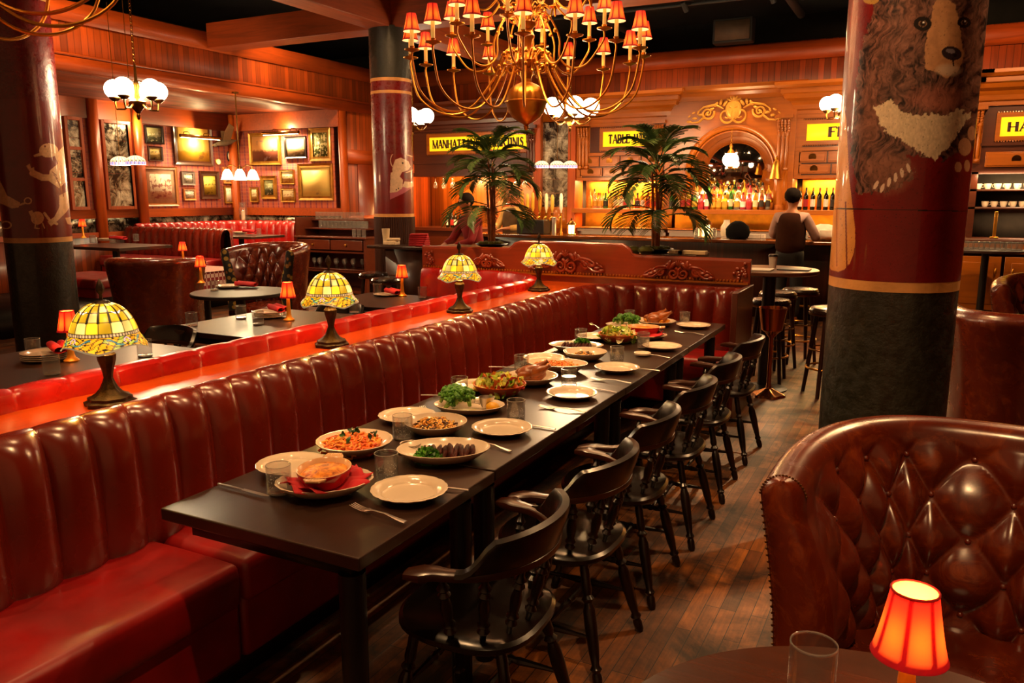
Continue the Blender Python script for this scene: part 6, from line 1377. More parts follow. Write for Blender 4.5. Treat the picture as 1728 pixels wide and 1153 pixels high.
# mirror bay with posts
u = thing('mirror_bay', 'tall tiled antique mirror between two wooden posts above the beer taps', 'mirror', (0, 0, 0))
MB().box(-6.1, -5.96, YF-.06, YF+.3, 0, 3.3).build('post', m_post, u, bevel=.008); MB().box(-5.45, -5.31, YF-.06, YF+.3, 0, 3.3).build('post', m_post, u, bevel=.008)
mb = MB()
for i in range(6):
    for j in range(2): a = random.uniform(.0, .006); mb.box(-5.955+j*.255-(.05 if i % 2 and j else 0), -5.71+j*.25-(.05 if i % 2 and not j else 0), YF+.03-a, YF+.05, 1.49+i*.237, 1.722+i*.237)
mb.build('mirror_tiles', m_mirror, u, smooth=False); MB().box(-5.96, -5.45, YF, YF+.06, 1.13, 1.49).build('lower_panel', m_cab, u); MB().box(-5.96, -5.45, YF-.02, YF+.1, 2.92, 3.3).build('upper_panel', m_cab, u)
# unit 2: TABLE WINES
def wine_unit(lb, x0, x1, text, sx0, sx1, tx0, tx1, cols=4):
    u = thing('back_bar_cabinet', lb, 'cabinet', (0, 0, 0))
    mould(MB(), x0, x1, 2.86, 3.3, YF, .5, COR).build('cornice', m_cab, u, smooth=False)
    MB().box(x0, x1, YF, YF+.45, 1.95, 2.9).build('carcass', m_cabd, u, smooth=False)
    MB().box(x0, x1, YF-.035, YF, 2.33, 2.385).box(x0, x1, YF-.035, YF, 1.93, 1.98).box(x0, x1, YF-.03, YF, 2.80, 2.86).box(x0, x0+.1, YF-.03, YF, 1.98, 2.8).box(x1-.1, x1, YF-.03, YF, 1.98, 2.8).build('face_frame', m_cab, u, smooth=False, bevel=.006)
    sign(u, sx0, sx1, 2.475, 2.715, text, tx0, tx1, 2.525, 2.665)
    for rw, (z0, z1) in enumerate(((2.16, 2.32), (2.0, 2.14))):
        xx = x0+.05
        n = cols; wd = (x1-x0-.1)/n
        for k in range(n): drawer(u, xx+k*wd+.01+(.06 if rw else 0)*(k > 0), xx+(k+1)*wd-.01+(.06 if rw else 0)*(k < n-1), z0, z1)
    base_unit(u, x0, x1)
    add_area(((x0+x1)/2, YF+.3, 1.93), ((x0+x1)/2, YF+.25, 1.2), 55, x1-x0-.2, .08, (1, .62, .2)); add_area(((x0+x1)/2, YF-.0, 1.37), ((x0+x1)/2, YF+.1, 1.0), 14, x1-x0-.2, .05, (1, .62, .2)); return u
u2 = wine_unit('back bar cabinet with the lit TABLE WINES sign and small drawers, behind the right palm', -5.3, -3.76, 'TABLE WINES', -4.84, -3.84, -4.74, -3.93)
corbel(u2, -5.17, 2.13, 2.86, .2); corbel(u2, -3.87, 2.0, 2.86, .16)
u3 = wine_unit('back bar cabinet with the lit FINE sign, between arched centrepiece and bear pillar', -1.8, .35, 'FINE', -1.65, -.55, -1.33, -.87, 5)
MB().lathe([(.0, -.01), (.075, .0), (.06, .05), (.045, .12), (.04, .16), (.015, .19), (.02, .21), (0, .23)], n=24).build('dummy', m_brass, None)
bell = bpy.data.objects['dummy']; bell.name = 'brass_bell'; bell.location = (-2.02, YF-.22, 1.93); bell.scale = (1.3, 1.3, 1.45); tag(bell, 'brass bell hanging from the right pilaster of the arch', 'bell')
# arch unit
u = thing('arched_centrepiece', 'tall arched mirror centrepiece of the back bar with golden scroll carving', 'cabinet', (0, 0, 0)); CX, RR, SZ = -2.72, .68, 2.03
XL, XR, ZT = -3.76, -1.8, 3.12; mb = MB(); N_ = 36; yf, yb_ = YF-.06, YF+.0
rows = [[], [], [], []]
arc_p = [(CX-RR, 1.47)]+[(CX-RR*math.cos(PI*k/N_), SZ+RR*math.sin(PI*k/N_)) for k in range(N_+1)]+[(CX+RR, 1.47)]
def outer(i):
    if i == 0: return (XL, 1.47)
    if i == N_+2: return (XR, 1.47)
    k = (i-1)/N_
    if k < .22: return (XL, SZ+(ZT-SZ)*k/.22)
    if k > .78: return (XR, SZ+(ZT-SZ)*(1-k)/.22)
    return (XL+(XR-XL)*(k-.22)/.56, ZT)
G = []
for i, (a, b) in enumerate(arc_p): o = outer(i); G.append([(a, yf, b), (o[0], yf, o[1]), (o[0], yb_+.3, o[1])])
mb.grid(G); mb.grid([[(a, yf, b), (CX+(a-CX)*.955, yf+.08, SZ+(b-SZ)*.955 if b > SZ else b), (CX+(a-CX)*.95, yf+.3, SZ+(b-SZ)*.95 if b > SZ else b)] for a, b in arc_p])
mb.build('arched_board', m_cab, u, ang=25)
MB().tube([(CX-(RR+.02)*math.cos(PI*k/N_), yf-.01, SZ+(RR+.02)*math.sin(PI*k/N_)) for k in range(N_+1)], .022, 8).tube([(CX-(RR-.05)*math.cos(PI*k/N_), yf+.08, SZ+(RR-.05)*math.sin(PI*k/N_)) for k in range(N_+1)], .014, 8).build('arch_moulding', m_cab, u)
mould(MB(), XL-.0, XR+.0, ZT-.0, 3.33, YF-.06, .36, [(0, 0), (0, .02), (.3, .04), (.5, .08), (.6, .09), (.75, .13), (1, .15)]).build('cornice', m_cab, u, smooth=False)
t = NT('bar_mirror'); t.set(Base_Color=(.45, .38, .32), Metallic=1.0, Roughness=.06); MB().box(CX-RR, CX+RR, YF+.02, YF+.03, 1.47, SZ+RR).build('mirror_glass', t.m, u)
scrollwork(1.25, .46, plain('gilded_carving', lin('#e0a040'), .35, .3), 'gilded_carving', u, T(CX, yf-.02, 2.93), .016)
mb = MB().lathe([(0, 0), (.13, .0), (.15, .02), (.12, .035), (.08, .03), (0, .04)], (CX, yf, 2.98), (CX, yf-1, 2.98), 20)
for v_i, q in enumerate(mb.v): mb.v[v_i] = (CX+(q[0]-CX)*.8, q[1], 2.98+(q[2]-2.98)*(1.1 if q[2] < 2.98 else .9))
mb.build('shield_carving', MATS['gilded_carving'], u)
base_unit(u, CX-RR-.3, CX+RR+.32); corbel(u, -1.97, 2.05, 2.86, .2)
MB().lathe([(.07, 0), (.07, .06), (.05, .08), (.05, .5), (.065, .55), (.07, .58)], (-1.97, YF-.1, 1.47), n=20).build('column', m_cabz, u); MB().box(-2.06, -1.88, YF-.1, YF+.1, 1.47, 2.05).build('pilaster', m_cabz, u)
add_spot((CX, YF-.5, 3.9), (CX, YF-.05, 2.95), 60, 55, .04); add_area((CX, YF-.0, 1.6), (CX, YF-.2, 2.2), 8, 1.2, .05, (1, .62, .2)); add_spot((CX-.1, YF-1.6, 3.9), (CX, YF-.1, 1.65), 90, 34, .05)  # last spot is added, with no fixture, to brighten the bottles
p = Vector((CX+.02, YF-.2, 2.22)); r = thing('globe_pendant', 'ribbed white globe pendant hanging in the bar arch', 'pendant lamp', p)
MB().ball((0, 0, 0), .12, (1, 1, .9), 28, 18).build('ribbed_globe', m_globe, r); MB().lathe([(.03, -.13), (.05, -.1)]).lathe([(.06, .09), (.05, .12), (.02, .16), (.03, .2), (.01, .24)], n=16).build('brass_cap', m_brass, r); chain((0, 0, .24), (0, 0, .46), 'chain', r, m_brass); add_point((p.x, p.y-.2, p.z), 12, .1)
# unit 4 right of the bear pillar
u = thing('back_bar_cabinet', 'back bar cabinet with lit HA sign, cup shelves and lower doors, at the right edge', 'cabinet', (0, 0, 0)); x0, x1 = .4, 3.6
mould(MB(), x0, x1, 2.86, 3.3, YF, .5, COR).build('cornice', m_cab, u, smooth=False)
MB().box(x0, x1, YF, YF+.45, 1.97, 2.9).box(x0, x1, YF-.035, YF, 2.34, 2.38).box(x0, x0+.2, YF, YF+.45, 1.1, 2.0).build('carcass', m_cabd, u, smooth=False)
sign(u, .8, 1.9, 2.46, 2.71, 'HA', .9, 1.14, 2.52, 2.64)
for k in range(3): drawer(u, .66+k*.75, 1.38+k*.75, 2.06, 2.26)
corbel(u, .5, 2.13, 2.86, .2)
MB().box(.5, x1, YF, YF+.4, 1.74, 1.77).box(.5, x1, YF, YF+.4, 1.5, 1.53).box(.5, x1, YF-.06, YF+.4, 1.06, 1.11).build('shelf', m_cabd, u)
MB().box(.4, x1, YF+.42, YF+.46, 1.1, 2.0).build('back_panel', plain('slate_back', lin('#4a4038'), .6), u)
for k in range(5): d_ = MB().box(.42+k*.6, .98+k*.6, YF-.03, YF, .12, .86).box(.5+k*.6, .9+k*.6, YF-.04, YF-.03, .2, .78).build('door', m_cab, u, bevel=.01); MB().ball((.92+k*.6-(.4 if k % 2 else 0), YF-.06, .66), .03, (.5, .5, 1.6)).build('handle', m_brass, d_)
for k in range(5): d_ = MB().box(.42+k*.6, .98+k*.6, YF-.03, YF, .9, 1.04).build('drawer', m_cab, u, bevel=.01); MB().ball((.7+k*.6, YF-.05, .97), .03, (1.6, .5, .5)).build('handle', m_brass, d_)
add_area((1.4, YF-.1, 1.95), (1.4, YF+.3, 1.4), 16, 1.6, .06, (1, .7, .35)); add_area((1.4, YF+.1, 1.45), (1.4, YF+.1, 1.0), 10, 1.6, .06, (1, .7, .35))
cup = thing('coffee_cup', 'cream coffee cup on the upper shelf right of the bear pillar', 'cup', (0, 0, 0), group='cups on the shelves'); MB().lathe([(0, 0), (.03, 0), (.045, .04), (.048, .075), (.043, .075), (.028, .006), (0, .006)], n=24, cap=False).build('bowl', m_white, cup)
MB().tube([(.044, 0, .06), (.07, 0, .058), (.072, 0, .03), (.042, 0, .022)], .005, 6).build('handle', m_white, cup)
cup.location = (.62, YF+.15, 1.77)
for k in range(1, 11): dup(cup, (.62+k*.115, YF+.12+.03*(k % 2), 1.77), k*1.3)
for k in range(6): dup(cup, (.72+k*.11, YF+.12, 1.53), k*1.3, 'cream coffee cup on the lower shelf right of the bear pillar')
for k in range(7): dish('saucer', 'saucer in the stack at the right of the lower cup shelf', 'saucer', (1.62, YF+.15), .09, .014, z=1.53+k*.014, group='saucer stack')
# bottles
def bottle(name, glass, capm, labm, H_=.3, R_=.036, shoulder=.6, lb='', grp=''):
    r = thing('bottle', lb, 'bottle', group=grp)
    MB().lathe([(0, 0), (R_*.95, 0), (R_, .01), (R_, H_*shoulder), (R_*.85, H_*(shoulder+.07)), (R_*.36, H_*(shoulder+.16)), (R_*.33, H_*.93), (0, H_*.93)], n=16, cap=False).build('glass_body', glass, r)
    MB().cyl((0, 0, H_*.86), (0, 0, H_), R_*.4, n=10).build('cap', capm, r)
    if labm: MB().lathe([(R_*1.02, H_*.15), (R_*1.02, H_*.48)], n=16, cap=False).build('paper_label', labm, r)
    return r
def bg(name, c, tr=.55): t = NT(name); t.set(Base_Color=c, Roughness=.08, Transmission_Weight=tr, IOR=1.3, Coat_Weight=.5); return t.m
BG = {'amber': bg('amber_spirit', lin('#f09a20')), 'clear': bg('clear_spirit', lin('#fff4d8'), .85), 'pink': bg('pink_spirit', lin('#f05060')), 'green': bg('green_bottle_glass', lin('#4a8a3a')), 'wine': bg('dark_wine_glass', lin('#1a1408'), .1), 'brown': bg('brown_spirit', lin('#a8501a')), 'gold': bg('gold_spirit', lin('#f8c840'))}
LB = [plain('label_cream', lin('#e8d8a8'), .6), plain('label_red', lin('#b01c20'), .6), plain('label_gold', lin('#d8a430'), .5), plain('label_dark', lin('#2a2018'), .5), plain('label_white', lin('#f0ece0'), .6)]
CP = [plain('cap_black', lin('#14100c'), .4), plain('cap_gold', lin('#c89830'), .3, .8), plain('cap_red', lin('#9a1414'), .4)]
PROTO = {}
def bot(kind, v, x, y, z, lb, grp):
    H_, R_, sh = ((.30, .036, .58), (.26, .042, .55), (.33, .034, .62), (.24, .046, .6))[v % 4]
    k = (kind, v % 4, v % 3)
    if k not in PROTO: b = bottle('bottle', BG[kind], CP[v % 3], LB[(v*2+len(kind)) % 5], H_, R_, sh, lb, grp); PROTO[k] = b; b.location = (x, y, z)
    else: dup(PROTO[k], (x, y, z), random.random()*.8-.4, lb, grp)
cn = {'amber': 'amber', 'clear': 'clear', 'pink': 'pink', 'green': 'green', 'wine': 'dark wine', 'brown': 'brown', 'gold': 'golden yellow'}
SZN = ('slim', 'round', 'tall', 'squat')
def brow(x0, x1, n, kinds, y, z, where, rnd):
    for k in range(n):
        kd = rnd.choice(kinds); v = rnd.randrange(12) if kd != 'wine' else 2+4*rnd.randrange(3)
        bot(kd, v, x0+(x1-x0)*k/(n-1)+rnd.uniform(-.006, .006), y+rnd.uniform(-.015, .015), z, '%s %s bottle %s' % (SZN[v % 4], cn[kd], where), 'bottles '+where)
rn = random.Random(9)
MB_ = MB().box(CX-RR+.02, CX+RR-.02, YF-.10, YF-.0, 1.47, 1.58).build('bottle_riser', m_cab); tag(MB_, 'low wooden riser carrying the back row of bottles in the arch', 'riser')
brow(CX-RR+.08, CX+RR-.1, 14, ['amber', 'clear', 'pink', 'brown', 'clear', 'green', 'gold'], YF-.05, 1.58, 'in the back row under the arch', rn)
brow(CX-RR-.2, CX+RR-.08, 17, ['amber', 'gold', 'amber', 'brown', 'pink', 'clear', 'green'], YF-.16, 1.47, 'in the front row under the arch', rn)
brow(-5.1, -4.4, 9, ['clear', 'gold', 'clear'], YF+.3, 1.47, 'at the back of the shelf left of the right palm', rn)
brow(-5.1, -4.45, 8, ['clear', 'clear', 'gold', 'green'], YF+.12, 1.47, 'on the shelf left of the right palm', rn)
brow(-4.36, -3.8, 7, ['amber', 'brown', 'gold'], YF+.12, 1.47, 'on the shelf behind the right palm', rn)
brow(-1.7, -.2, 17, ['wine'], YF+.05, 1.47, 'on the wine shelf left of the bear pillar', rn)
brow(-8.4, -7.75, 8, ['wine'], 13.6, 1.06, 'standing in the lit niche behind the fish pillar', rn)
tag(MB().box(-9.2, -7.0, 13.45, 14.3, 1.0, 1.06).box(-9.2, -7.0, 13.5, 14.3, 0, 1.0).build('niche_counter', m_cabd), 'dark counter inside the lit niche left of the bar', 'counter')
add_area((-8, 13.9, 2.55), (-8, 14.2, 1.6), 60, 1.8, .1, (1, .5, .15))
# ------------------------------------------------------------- bar counter
bc = thing('bar_counter', 'long dark bar counter with glossy top and ribbed front', 'counter', (-3.4, 11.6, 0)); t = NT('bar_top_wood'); v = t.coord((1, 6, 6)); n1 = t.noise(v, 3, 6)
t.set(Base_Color=t.ramp(n1, [(.3, lin('#3a1a0a')), (.7, lin('#7a4018'))]), Roughness=.12, Coat_Weight=.8); 
put_local(MB().box(-6.6, -.1, 11.28, 11.95, 1.03, 1.08), bc).build('counter_top', t.m, bc, bevel=.012); put_local(MB().box(-6.5, -.2, 11.45, 11.9, 0, 1.03), bc).build('ribbed_front', wood('bar_front_wood', lin('#3a1a0e'), 'z', .35, plank=.045, paxis='x'), bc)
put_local(MB().cyl((-6.4, 11.36, .2), (-.3, 11.36, .2), .022), bc).build('foot_rail', m_brassd, bc)
add_area((-3.4, 11.95, 1.0), (-3.4, 12.7, .9), 20, 5, .1, (1, .6, .25)); add_area((-3.6, 12.3, 3.9), (-3.6, 12.2, 1.0), 34, 5, .2, (1, .62, .28))
def lantern(lb, p, s=1):
    r = thing('bar_lantern', lb, 'lantern', p, scale=s); MB().lathe([(.07, 0), (.075, .01), (.055, .02)], n=24).build('base', m_brass, r)
    MB().lathe([(.06, .15), (.075, .155), (.055, .19), (.03, .215), (.012, .225), (.012, .25), (0, .26)], n=24).build('dome_roof', m_brassd, r)
    g_ = MB()
    for k in range(6): a = PI*k/3; g_.cyl((.055*math.cos(a), .055*math.sin(a), .01), (.06*math.cos(a), .06*math.sin(a), .155), .005, n=6)
    g_.build('frame_bars', m_brass, r); MB().lathe([(.045, .02), (.048, .15)], n=20).build('lit_glass', glow('lantern_glow', (1, .7, .25), 6), r)
p = onY(1190, 395, 11.55); lantern('dome-roofed lit lantern ringed by glass on the bar, right of the palm', (p.x, 11.55, 1.082), 1.25)
p = onY(964, 390, 11.55); lantern('small domed lit lantern on the bar, between the palms', (p.x, 11.55, 1.082), 1.0)
cg = None
for k in range(7):
    a = k*.9; q = onY(1190, 395, 11.55); loc = (q.x+.13*math.cos(a), 11.55+.1*math.sin(a), 1.082)
    if k == 0: cg = dup(eg, loc, 0, 'clear tumbler circling the domed lantern on the bar', 'tumblers around the bar lantern'); cg.scale = (.9, .9, 1.4)
    else: dup(cg, loc, 0)
bx = onY(905, 380, 11.7); tag(MB().box(-.28, .2, -.15, .15, 0, .22).build('service_box', m_blackm, bevel=.01), 'black open box on the bar beside the beer taps', 'box').location = (bx.x, 11.7, 1.082)
for k, (px, c, hh) in enumerate(((881, '#c89020', .34), (890, '#e0b040', .3), (899, '#d8a030', .32), (911, '#b08020', .33), (922, '#e8d8b0', .3), (932, '#d0a040', .28), (947, '#e8e0d0', .3))):
    p = onY(px, 345, 11.85); r = thing('beer_tap', ['leftmost amber', 'second golden', 'third golden', 'fourth brown-gold', 'fifth cream', 'sixth golden', 'rightmost white'][k]+' handled beer tap beside the mirror bay', 'beer tap', (p.x, 11.85, 1.082))
    MB().lathe([(.035, 0), (.03, .02), (.02, .04), (.018, .3), (.03, .32), (.0, .33)], n=16).cyl((0, 0, .27), (0, -.09, .25), .012).cyl((0, -.09, .255), (0, -.095, .2), .01).build('tap_body', m_brass, r); MB().lathe([(.01, .33), (.014, .36), (.028, .4), (.03, .33+hh*.8), (.018, .33+hh), (0, .34+hh)], n=14, cap=False).build('tap_handle', plain('tap_'+c, lin(c), .3), r)
p = onY(935, 380, 11.6); tag(MB().lathe([(.04, 0), (.04, .26), (.03, .27), (0, .27)], n=20).build('steel_shaker', m_chrome), 'tall steel cylinder on the bar right of the black box', 'shaker').location = (p.x, 11.6, 1.082)
p = onY(1225, 395, 12.0); tag(MB().lathe([(.07, 0), (.085, .05), (.085, .14), (.05, .19), (.045, .24), (0, .24)], n=24).build('white_jar', m_white), 'white ceramic jar on the bar left of the dark bag', 'jar').location = (p.x, 12.02, 1.09)
p = onY(1252, 395, 11.6); mb = MB().ball((0, 0, .09), 1, (.17, .12, .16), 20, 12, wob=.05); mb.v = [(a, b, max(c, 0)) for a, b, c in mb.v]; tag(mb.build('black_bag', plain('bag_black', (.003, .002, .002), .8, spec=.08)), 'slumped black bag on the bar left of the standing man', 'bag').location = (p.x-.05, 11.55, 1.082)
for k, px in enumerate((1262, 1268, 1250)):
    tag(MB().box(-.1, .1, -.05, .05, 0, .06).build('paper_stack', plain('paper_white', lin('#e8d8c8'), .6), bevel=.004), ['white paper packet on the bar near the bag', 'second white paper packet by the standing man', 'white paper packet farther back on the bar'][k], 'paper').location = (onY(px+10, 395, 11.7).x, 11.72+.12*k*.5, 1.082+(.06*k if k < 2 else 0)*0)
p = onY(1430, 378, 12.2); tag(MB().box(-.12, .12, -.012, .012, 0, .16, Rx(-.25)).box(-.03, .03, .02, .05, -.17, .06).box(-.08, .08, -.02, .1, -.17, -.155).build('tablet_till', m_blackm, bevel=.005), 'till tablet with pale blue screen behind the standing man', 'till').location = (onY(1352, 372, 11.8).x, 11.8, 1.253)
sn = MB().box(-.105, .105, -.0165, -.0125, .012, .148, Rx(-.25)).build('screen', glow('screen_blue', (.35, .7, 1), 1.2), bpy.data.objects['tablet_till'])
tag(MB().ball((0, 0, .08), 1, (.22, .14, .12), 18, 10, wob=.12).build('white_cloth_bundle', plain('cloth_white', lin('#e8d8c0'), .8)), 'crumpled white cloth bundle on the bar beside the bear pillar', 'cloth').location = (onY(1392, 385, 11.8).x, 11.7, 1.1)
# round rack table between pillar and right cabinet
p = onY(1665, 412, 12.0); round_table(p, .45, 1.0, 'small round dark table of clean glasses right of the bear pillar')
for k in range(12):
    dup(eg, (p.x-.3+.06*k, p.y-.1+.08*(k % 2), 1.0), 0, 'clear glass in the tray on the round table right of the bear pillar', 'glasses right of the bear pillar')
p = onY(1680, 385, 12.6); tag(MB().box(-.02, .02, -.02, .02, 0, .36).box(-.05, .05, -.05, .05, 0, .02).build('menu_stand', m_brass, bevel=.004), 'slim brass stand on the counter under the cup shelves', 'stand').location = (p.x, 12.72, 1.11)
# ================================================================== PALMS
t = NT('palm_leaf'); v = t.coord(); t.set(Base_Color=t.ramp(t.noise(v, 8, 3), [(.3, lin('#2f4e22')), (.7, lin('#76935a'))]), Roughness=.26, Coat_Weight=.2); m_leaf = t.m
m_cane = plain('palm_cane', lin('#a8601e'), .6, vary=.6, scale=20, bumpy=.5)
def palm(lb, base, H_, nf, L_, seed):
    rd = random.Random(seed); r = thing('potted_palm', lb, 'palm', base)
    MB().lathe([(0, 0), (.1, 0), (.16, .03), (.15, .035), (.1, .02), (0, .02)], n=28, cap=False).build('dish', m_blackm, r)
    mb = MB()
    for k in range(14): a = k*2.4; mb.ball((.11*math.sqrt(k/14)*math.cos(a), .11*math.sqrt(k/14)*math.sin(a), .035), .035, (1, 1, .6), 8, 6, wob=.2)
    mb.build('moss', plain('moss', lin('#5a5a1c'), .9, vary=.6), r)
    for k in range(4):
        a = k*1.7; tp = (.05*math.cos(a)+rd.uniform(-.03, .03), .05*math.sin(a), H_*rd.uniform(.62, .95))
        MB().tube(catmull([(.02*math.cos(a), .02*math.sin(a), .02), (.03*math.cos(a), .03*math.sin(a), tp[2]*.5), tp], 5), [.017, .016, .015, .015, .014, .013, .012, .011, .011, .01, .009][:11], 8).build('cane', m_cane, r)
    for f in range(nf):
        az = f*2.399+rd.uniform(-.2, .2); lev = max(0, (f-5)/(nf-5)); z0 = H_*((.62+.33*lev) if f >= 5 else .34+.02*f); el = .0+1.0*lev**1.5; Lf = L_*rd.uniform(.85, 1.1)*(1-.15*lev)
        d = Vector((math.cos(az), math.sin(az), 0)); pts = []
        p = Vector((d.x*.02, d.y*.02, z0)); ang = el+.35
        for k in range(13): pts.append(p.copy()); p = p+(d*math.cos(ang)+Vector((0, 0, math.sin(ang))))*Lf/12; ang -= (.05+.012*k)*(1.0+.35*(1-lev))
        mb = MB().tube(pts, [.006*(1-k/14) for k in range(13)], 5, up=(0.01, 0, 1)); side = Vector((-d.y, d.x, 0))
        for k in range(3, 13):
            for sub_ in (0, .33, .66):
                if k == 12 and sub_: continue
                q = pts[k].lerp(pts[min(k+1, 12)], sub_); tng = (pts[k]-pts[k-1]).normalized(); w_ = .0075; ll = Lf*.34*math.sin(PI*min(1, (k+sub_-2)/11.5))**.5*rd.uniform(.85, 1.1)+.03
                for s in (-1, 1):
                    dr = (side*s*.8+tng*.65+Vector((0, 0, .12))).normalized(); wv = dr.cross(Vector((0, 0, 1))).normalized()
                    row = []; cpos = q.copy(); dd = dr.copy()
                    for e in range(5):
                        ww_ = w_*(.5, 1, .95, .6, .05)[e]; row.append([tuple(cpos-wv*ww_+Vector((0, 0, .002))), tuple(cpos-Vector((0, 0, .003))), tuple(cpos+wv*ww_+Vector((0, 0, .002)))]); cpos = cpos+dd*ll/4; dd = (dd+Vector((0, 0, -.16))).normalized()
                    mb.grid(row)
        mb.build('frond', m_leaf, r)
    return r
palm('slim potted palm on the planter shelf, left, before the lit MANHATTANS sign', (-3.68, 6.75, 1.197), .92, 27, .45, 3)
palm('fuller potted palm on the planter shelf, right, before the bar arch', (-2.06, 6.75, 1.197), .86, 29, .46, 11)
for k in range(3):
    tag(MB().ball((0, 0, 0), 1, (.07, .05, .035), 12, 8, wob=.15).build('moss_mound', MATS['moss']), 'mossy mound on the planter shelf beside the right palm', 'moss', 'moss mounds').location = (-2.33+.12*k, 6.64-.03*k, 1.22)
for k, px in enumerate((1140, 1155, 1178)):
    tag(MB().box(-.06, .06, -.04, .04, 0, .03).build('card_holder', plain('paper_cream2', lin('#d8c090'), .6), bevel=.003), ['left card box behind the divider, right of the palm', 'middle card box behind the divider, right of the palm', 'right card box behind the divider'][k], 'card').location = (onY(px, 432, 6.62).x, 6.66, 1.197)
# ================================================================== PEOPLE
m_skin = plain('skin', lin('#b8744a'), .5, vary=.1)
def skinned(name, nodes, edges, mat, parent, sub=2, root_i=0):
    me = bpy.data.meshes.new(name); me.from_pydata([n[0] for n in nodes], edges, []); o = bpy.data.objects.new(name, me); col.objects.link(o)
    if parent: o.parent = parent
    o.modifiers.new('skin', 'SKIN').use_smooth_shade = True
    if not me.skin_vertices: me.attributes  # layer is made by the modifier below
    bm = bmesh.new(); bm.from_mesh(me); ly = bm.verts.layers.skin.verify(); bm.verts.ensure_lookup_table()
    for i, n in enumerate(nodes):
        rx = n[1]; rx = rx if isinstance(rx, tuple) else (rx, rx); bm.verts[i][ly].radius = rx; bm.verts[i][ly].use_root = (i == root_i)
    bm.to_mesh(me); bm.free(); s = o.modifiers.new('sub', 'SUBSURF'); s.levels = s.render_levels = sub; me.materials.append(mat); return o
def person(lb, loc, rz, shirt, vest=None, trousers=None, hair=(.01, .006, .004), armL=None, armR=None, lean=0, H_=1.75, seated=False, beard=False):
    """faces +y; arms = elbow and wrist positions"""
    r = thing('person', lb, 'person', loc, rz); k = H_/1.75
    def P(x, y, z): return (x*k, (y+lean*max(0, z-.95))*k, z*k)
    aL = armL or ((-.25, .03, 1.13), (-.24, .14, .92)); aR = armR or ((.25, .03, 1.13), (.24, .14, .92))
    N = [(P(0, 0, .95), .11*k), (P(0, 0, 1.12), .125*k), (P(0, 0, 1.28), .14*k), (P(0, 0, 1.40), .12*k), (P(0, 0, 1.48), .056*k), (P(0, .01, 1.54), .055*k), (P(0, .02, 1.60), .085*k), (P(0, .01, 1.67), .092*k), (P(0, 0, 1.72), .055*k)]
    E_ = [(i, i+1) for i in range(8)]
    def arm(A_, s, sh, rr, hand=True):
        n0 = len(N); N.append((P(s*.165, 0, 1.40), .058*k)); N.append((P(*A_[0]), .044*k)); N.append((P(*A_[1]), .03*k)); E_.extend([(3, n0), (n0, n0+1), (n0+1, n0+2)])
        w = Vector(A_[1]); d = (w-Vector(A_[0])).normalized(); side = d.cross(Vector((0, 0, 1))).normalized(); pm = w+d*.07; N.append((P(*pm), (.036*k, .016*k))); E_.append((n0+2, n0+3))
        for j, (off_, ln) in enumerate(((-.03, .065), (-.01, .075), (.01, .07), (.03, .055))):
            b_ = pm+side*off_*.9+d*.035; N.append((P(*b_), .009*k)); N.append((P(*(b_+d*ln*.6+Vector((0, 0, -.01)))), .0085*k)); N.append((P(*(b_+d*ln+Vector((0, 0, -.025)))), .007*k)); q = len(N); E_.extend([(n0+3, q-3), (q-3, q-2), (q-2, q-1)])
        b_ = w+d*.03+side*s*-.035; N.append((P(*b_), .01*k)); N.append((P(*(b_+d*.045+side*s*-.015)), .008*k)); q = len(N); E_.extend([(n0+2, q-2), (q-2, q-1)])
    arm(aL, -1, 0, 0); arm(aR, 1, 0, 0)
    for s in (-1, 1):
        n0 = len(N)
        for q, rr in (((s*.09, 0, .88), .095), ((s*.1, .02, .5), .065), ((s*.1, 0, .1), .042), ((s*.1, .12, .04), .038)): N.append((P(*q), rr*k))
        E_.extend([(0, n0), (n0, n0+1), (n0+1, n0+2), (n0+2, n0+3)])
    skinned('body', N, E_, m_skin, r)
    mb = MB().lathe([(.0, 0), (.012, .3), (.018, .8), (.0, 1)], P(0, .1, 1.645), P(0, .125, 1.60), 8)
    for s in (-1, 1): mb.ball(P(s*.093, .0, 1.625), .026*k, (.4, .7, 1.1), 8, 6)
    mb.build('nose_and_ears', m_skin, r)
    ey = MB(); [ey.ball(P(s*.034, .093, 1.645), .011*k, n=8, m=6) for s in (-1, 1)]; ey.build('eyes', plain('eye_dark', (.02, .01, .01), .2), r)
    MB().ball(P(0, .098, 1.573), .02*k, (1.2, .4, .35), 8, 6).build('mouth', plain('lips', lin('#8a4a3a'), .5), r)
    hm = plain('hair%.3f' % hair[0], hair, .8, spec=.08); hb = MB().ball(P(0, -.022, 1.675), .105*k, (.98, 1.05, .95), 18, 12, wob=.04)
    hb.v = [(a, min(b, .075*k+lean*.7*k) if c < 1.68*k else b, c) for a, b, c in hb.v]; hb.build('hair', hm, r)
    S = [(P(0, 0, 1.03), .14*k), (P(0, 0, 1.12), .14*k), (P(0, 0, 1.28), .15*k), (P(0, 0, 1.41), .122*k), (P(0, 0, 1.475), .07*k)]; SE = [(0, 1), (1, 2), (2, 3), (3, 4)]
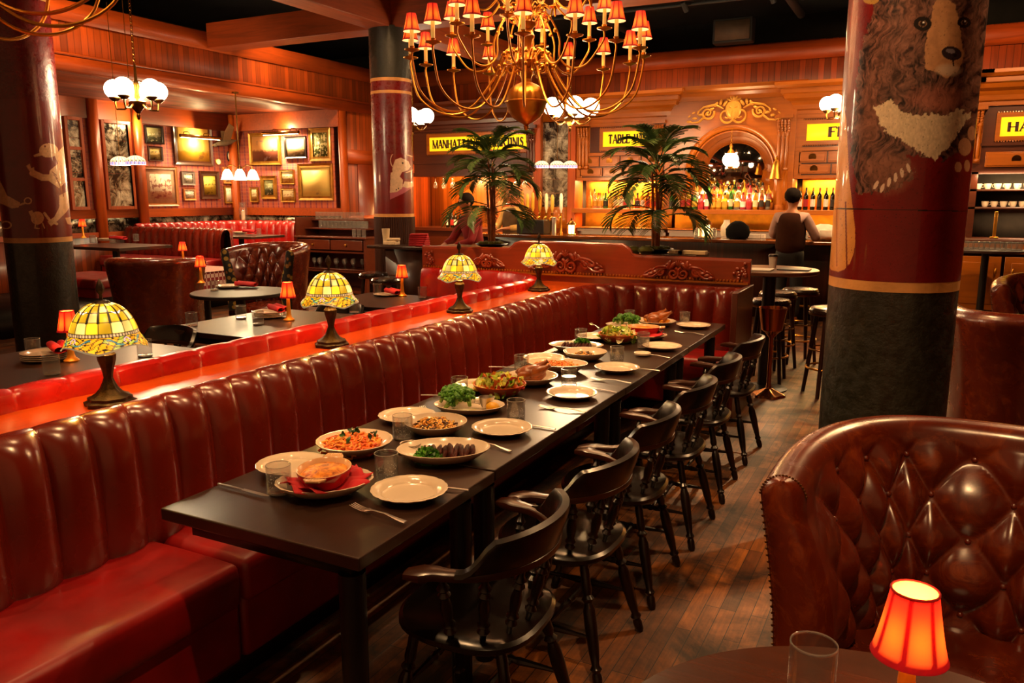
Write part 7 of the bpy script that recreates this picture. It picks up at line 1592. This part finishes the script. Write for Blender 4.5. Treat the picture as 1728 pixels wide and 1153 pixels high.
    for s, A_ in ((-1, aL), (1, aR)):
        n0 = len(S); S.append((P(s*.17, 0, 1.40), .075*k)); S.append((P(*A_[0]), .06*k)); w = Vector(A_[0]).lerp(Vector(A_[1]), .8); S.append((P(*w), .046*k)); SE.extend([(3, n0), (n0, n0+1), (n0+1, n0+2)])
    skinned('shirt', S, SE, shirt, r)
    if vest: skinned('waistcoat', [(P(0, 0, .90), .21*k), (P(0, 0, 1.1), .195*k), (P(0, 0, 1.28), .205*k), (P(0, 0, 1.40), .185*k), (P(0, 0, 1.47), .12*k)], [(0, 1), (1, 2), (2, 3), (3, 4)], vest, r)
    Tn = [(P(0, 0, .9), .17*k), (P(0, 0, 1.05), .17*k)]; TE_ = [(0, 1)]
    for s in (-1, 1):
        n0 = len(Tn)
        for q, rr in (((s*.095, 0, .86), .108), ((s*.1, .02, .5), .08), ((s*.1, 0, .1), .06)): Tn.append((P(*q), rr*k))
        TE_.extend([(0, n0), (n0, n0+1), (n0+1, n0+2)])
    skinned('trousers', Tn, TE_, trousers or m_blk, r)
    for s in (-1, 1): MB().ball(P(s*.1, .05, .045), .05*k, (1, 2.3, .9), 12, 8).build('shoe', m_blackm, r)
    return r
sh_grey = plain('shirt_mauve', lin('#b08a7c'), .8); v_br = plain('vest_brown', lin('#34190c'), .9, spec=.08); sh_red = plain('shirt_red', lin('#8a0c10'), .8); sh_wh = plain('shirt_cream', lin('#e0b060'), .8); v_blk = plain('vest_olive', lin('#5a4020'), .8)
person('dark-haired man in pale shirt and brown waistcoat, his back to us at the bar', (-1.52, 10.85, 0), -.1, sh_grey, v_br, armL=((-.27, .12, 1.16), (-.16, .36, 1.14)), armR=((.3, .08, 1.14), (.2, .34, 1.14)), H_=1.76)
person('person in a dark red shirt leaning to work behind the left palm', (-5.35, 9.4, 0), 2.6, sh_red, None, H_=1.7, lean=.25, armL=((-.27, .2, 1.12), (-.1, .45, 1.05)), armR=((.27, .2, 1.12), (.12, .45, 1.05)), hair=(.02, .012, .008))
person('bartender in cream shirt and olive waistcoat behind the bar near the taps', (-6.3, 12.35, 0), PI-.2, sh_wh, v_blk, H_=1.78, armL=((-.25, .12, 1.14), (-.12, .36, 1.12)), armR=((.25, .12, 1.14), (.12, .36, 1.12)), hair=(.05, .03, .02))
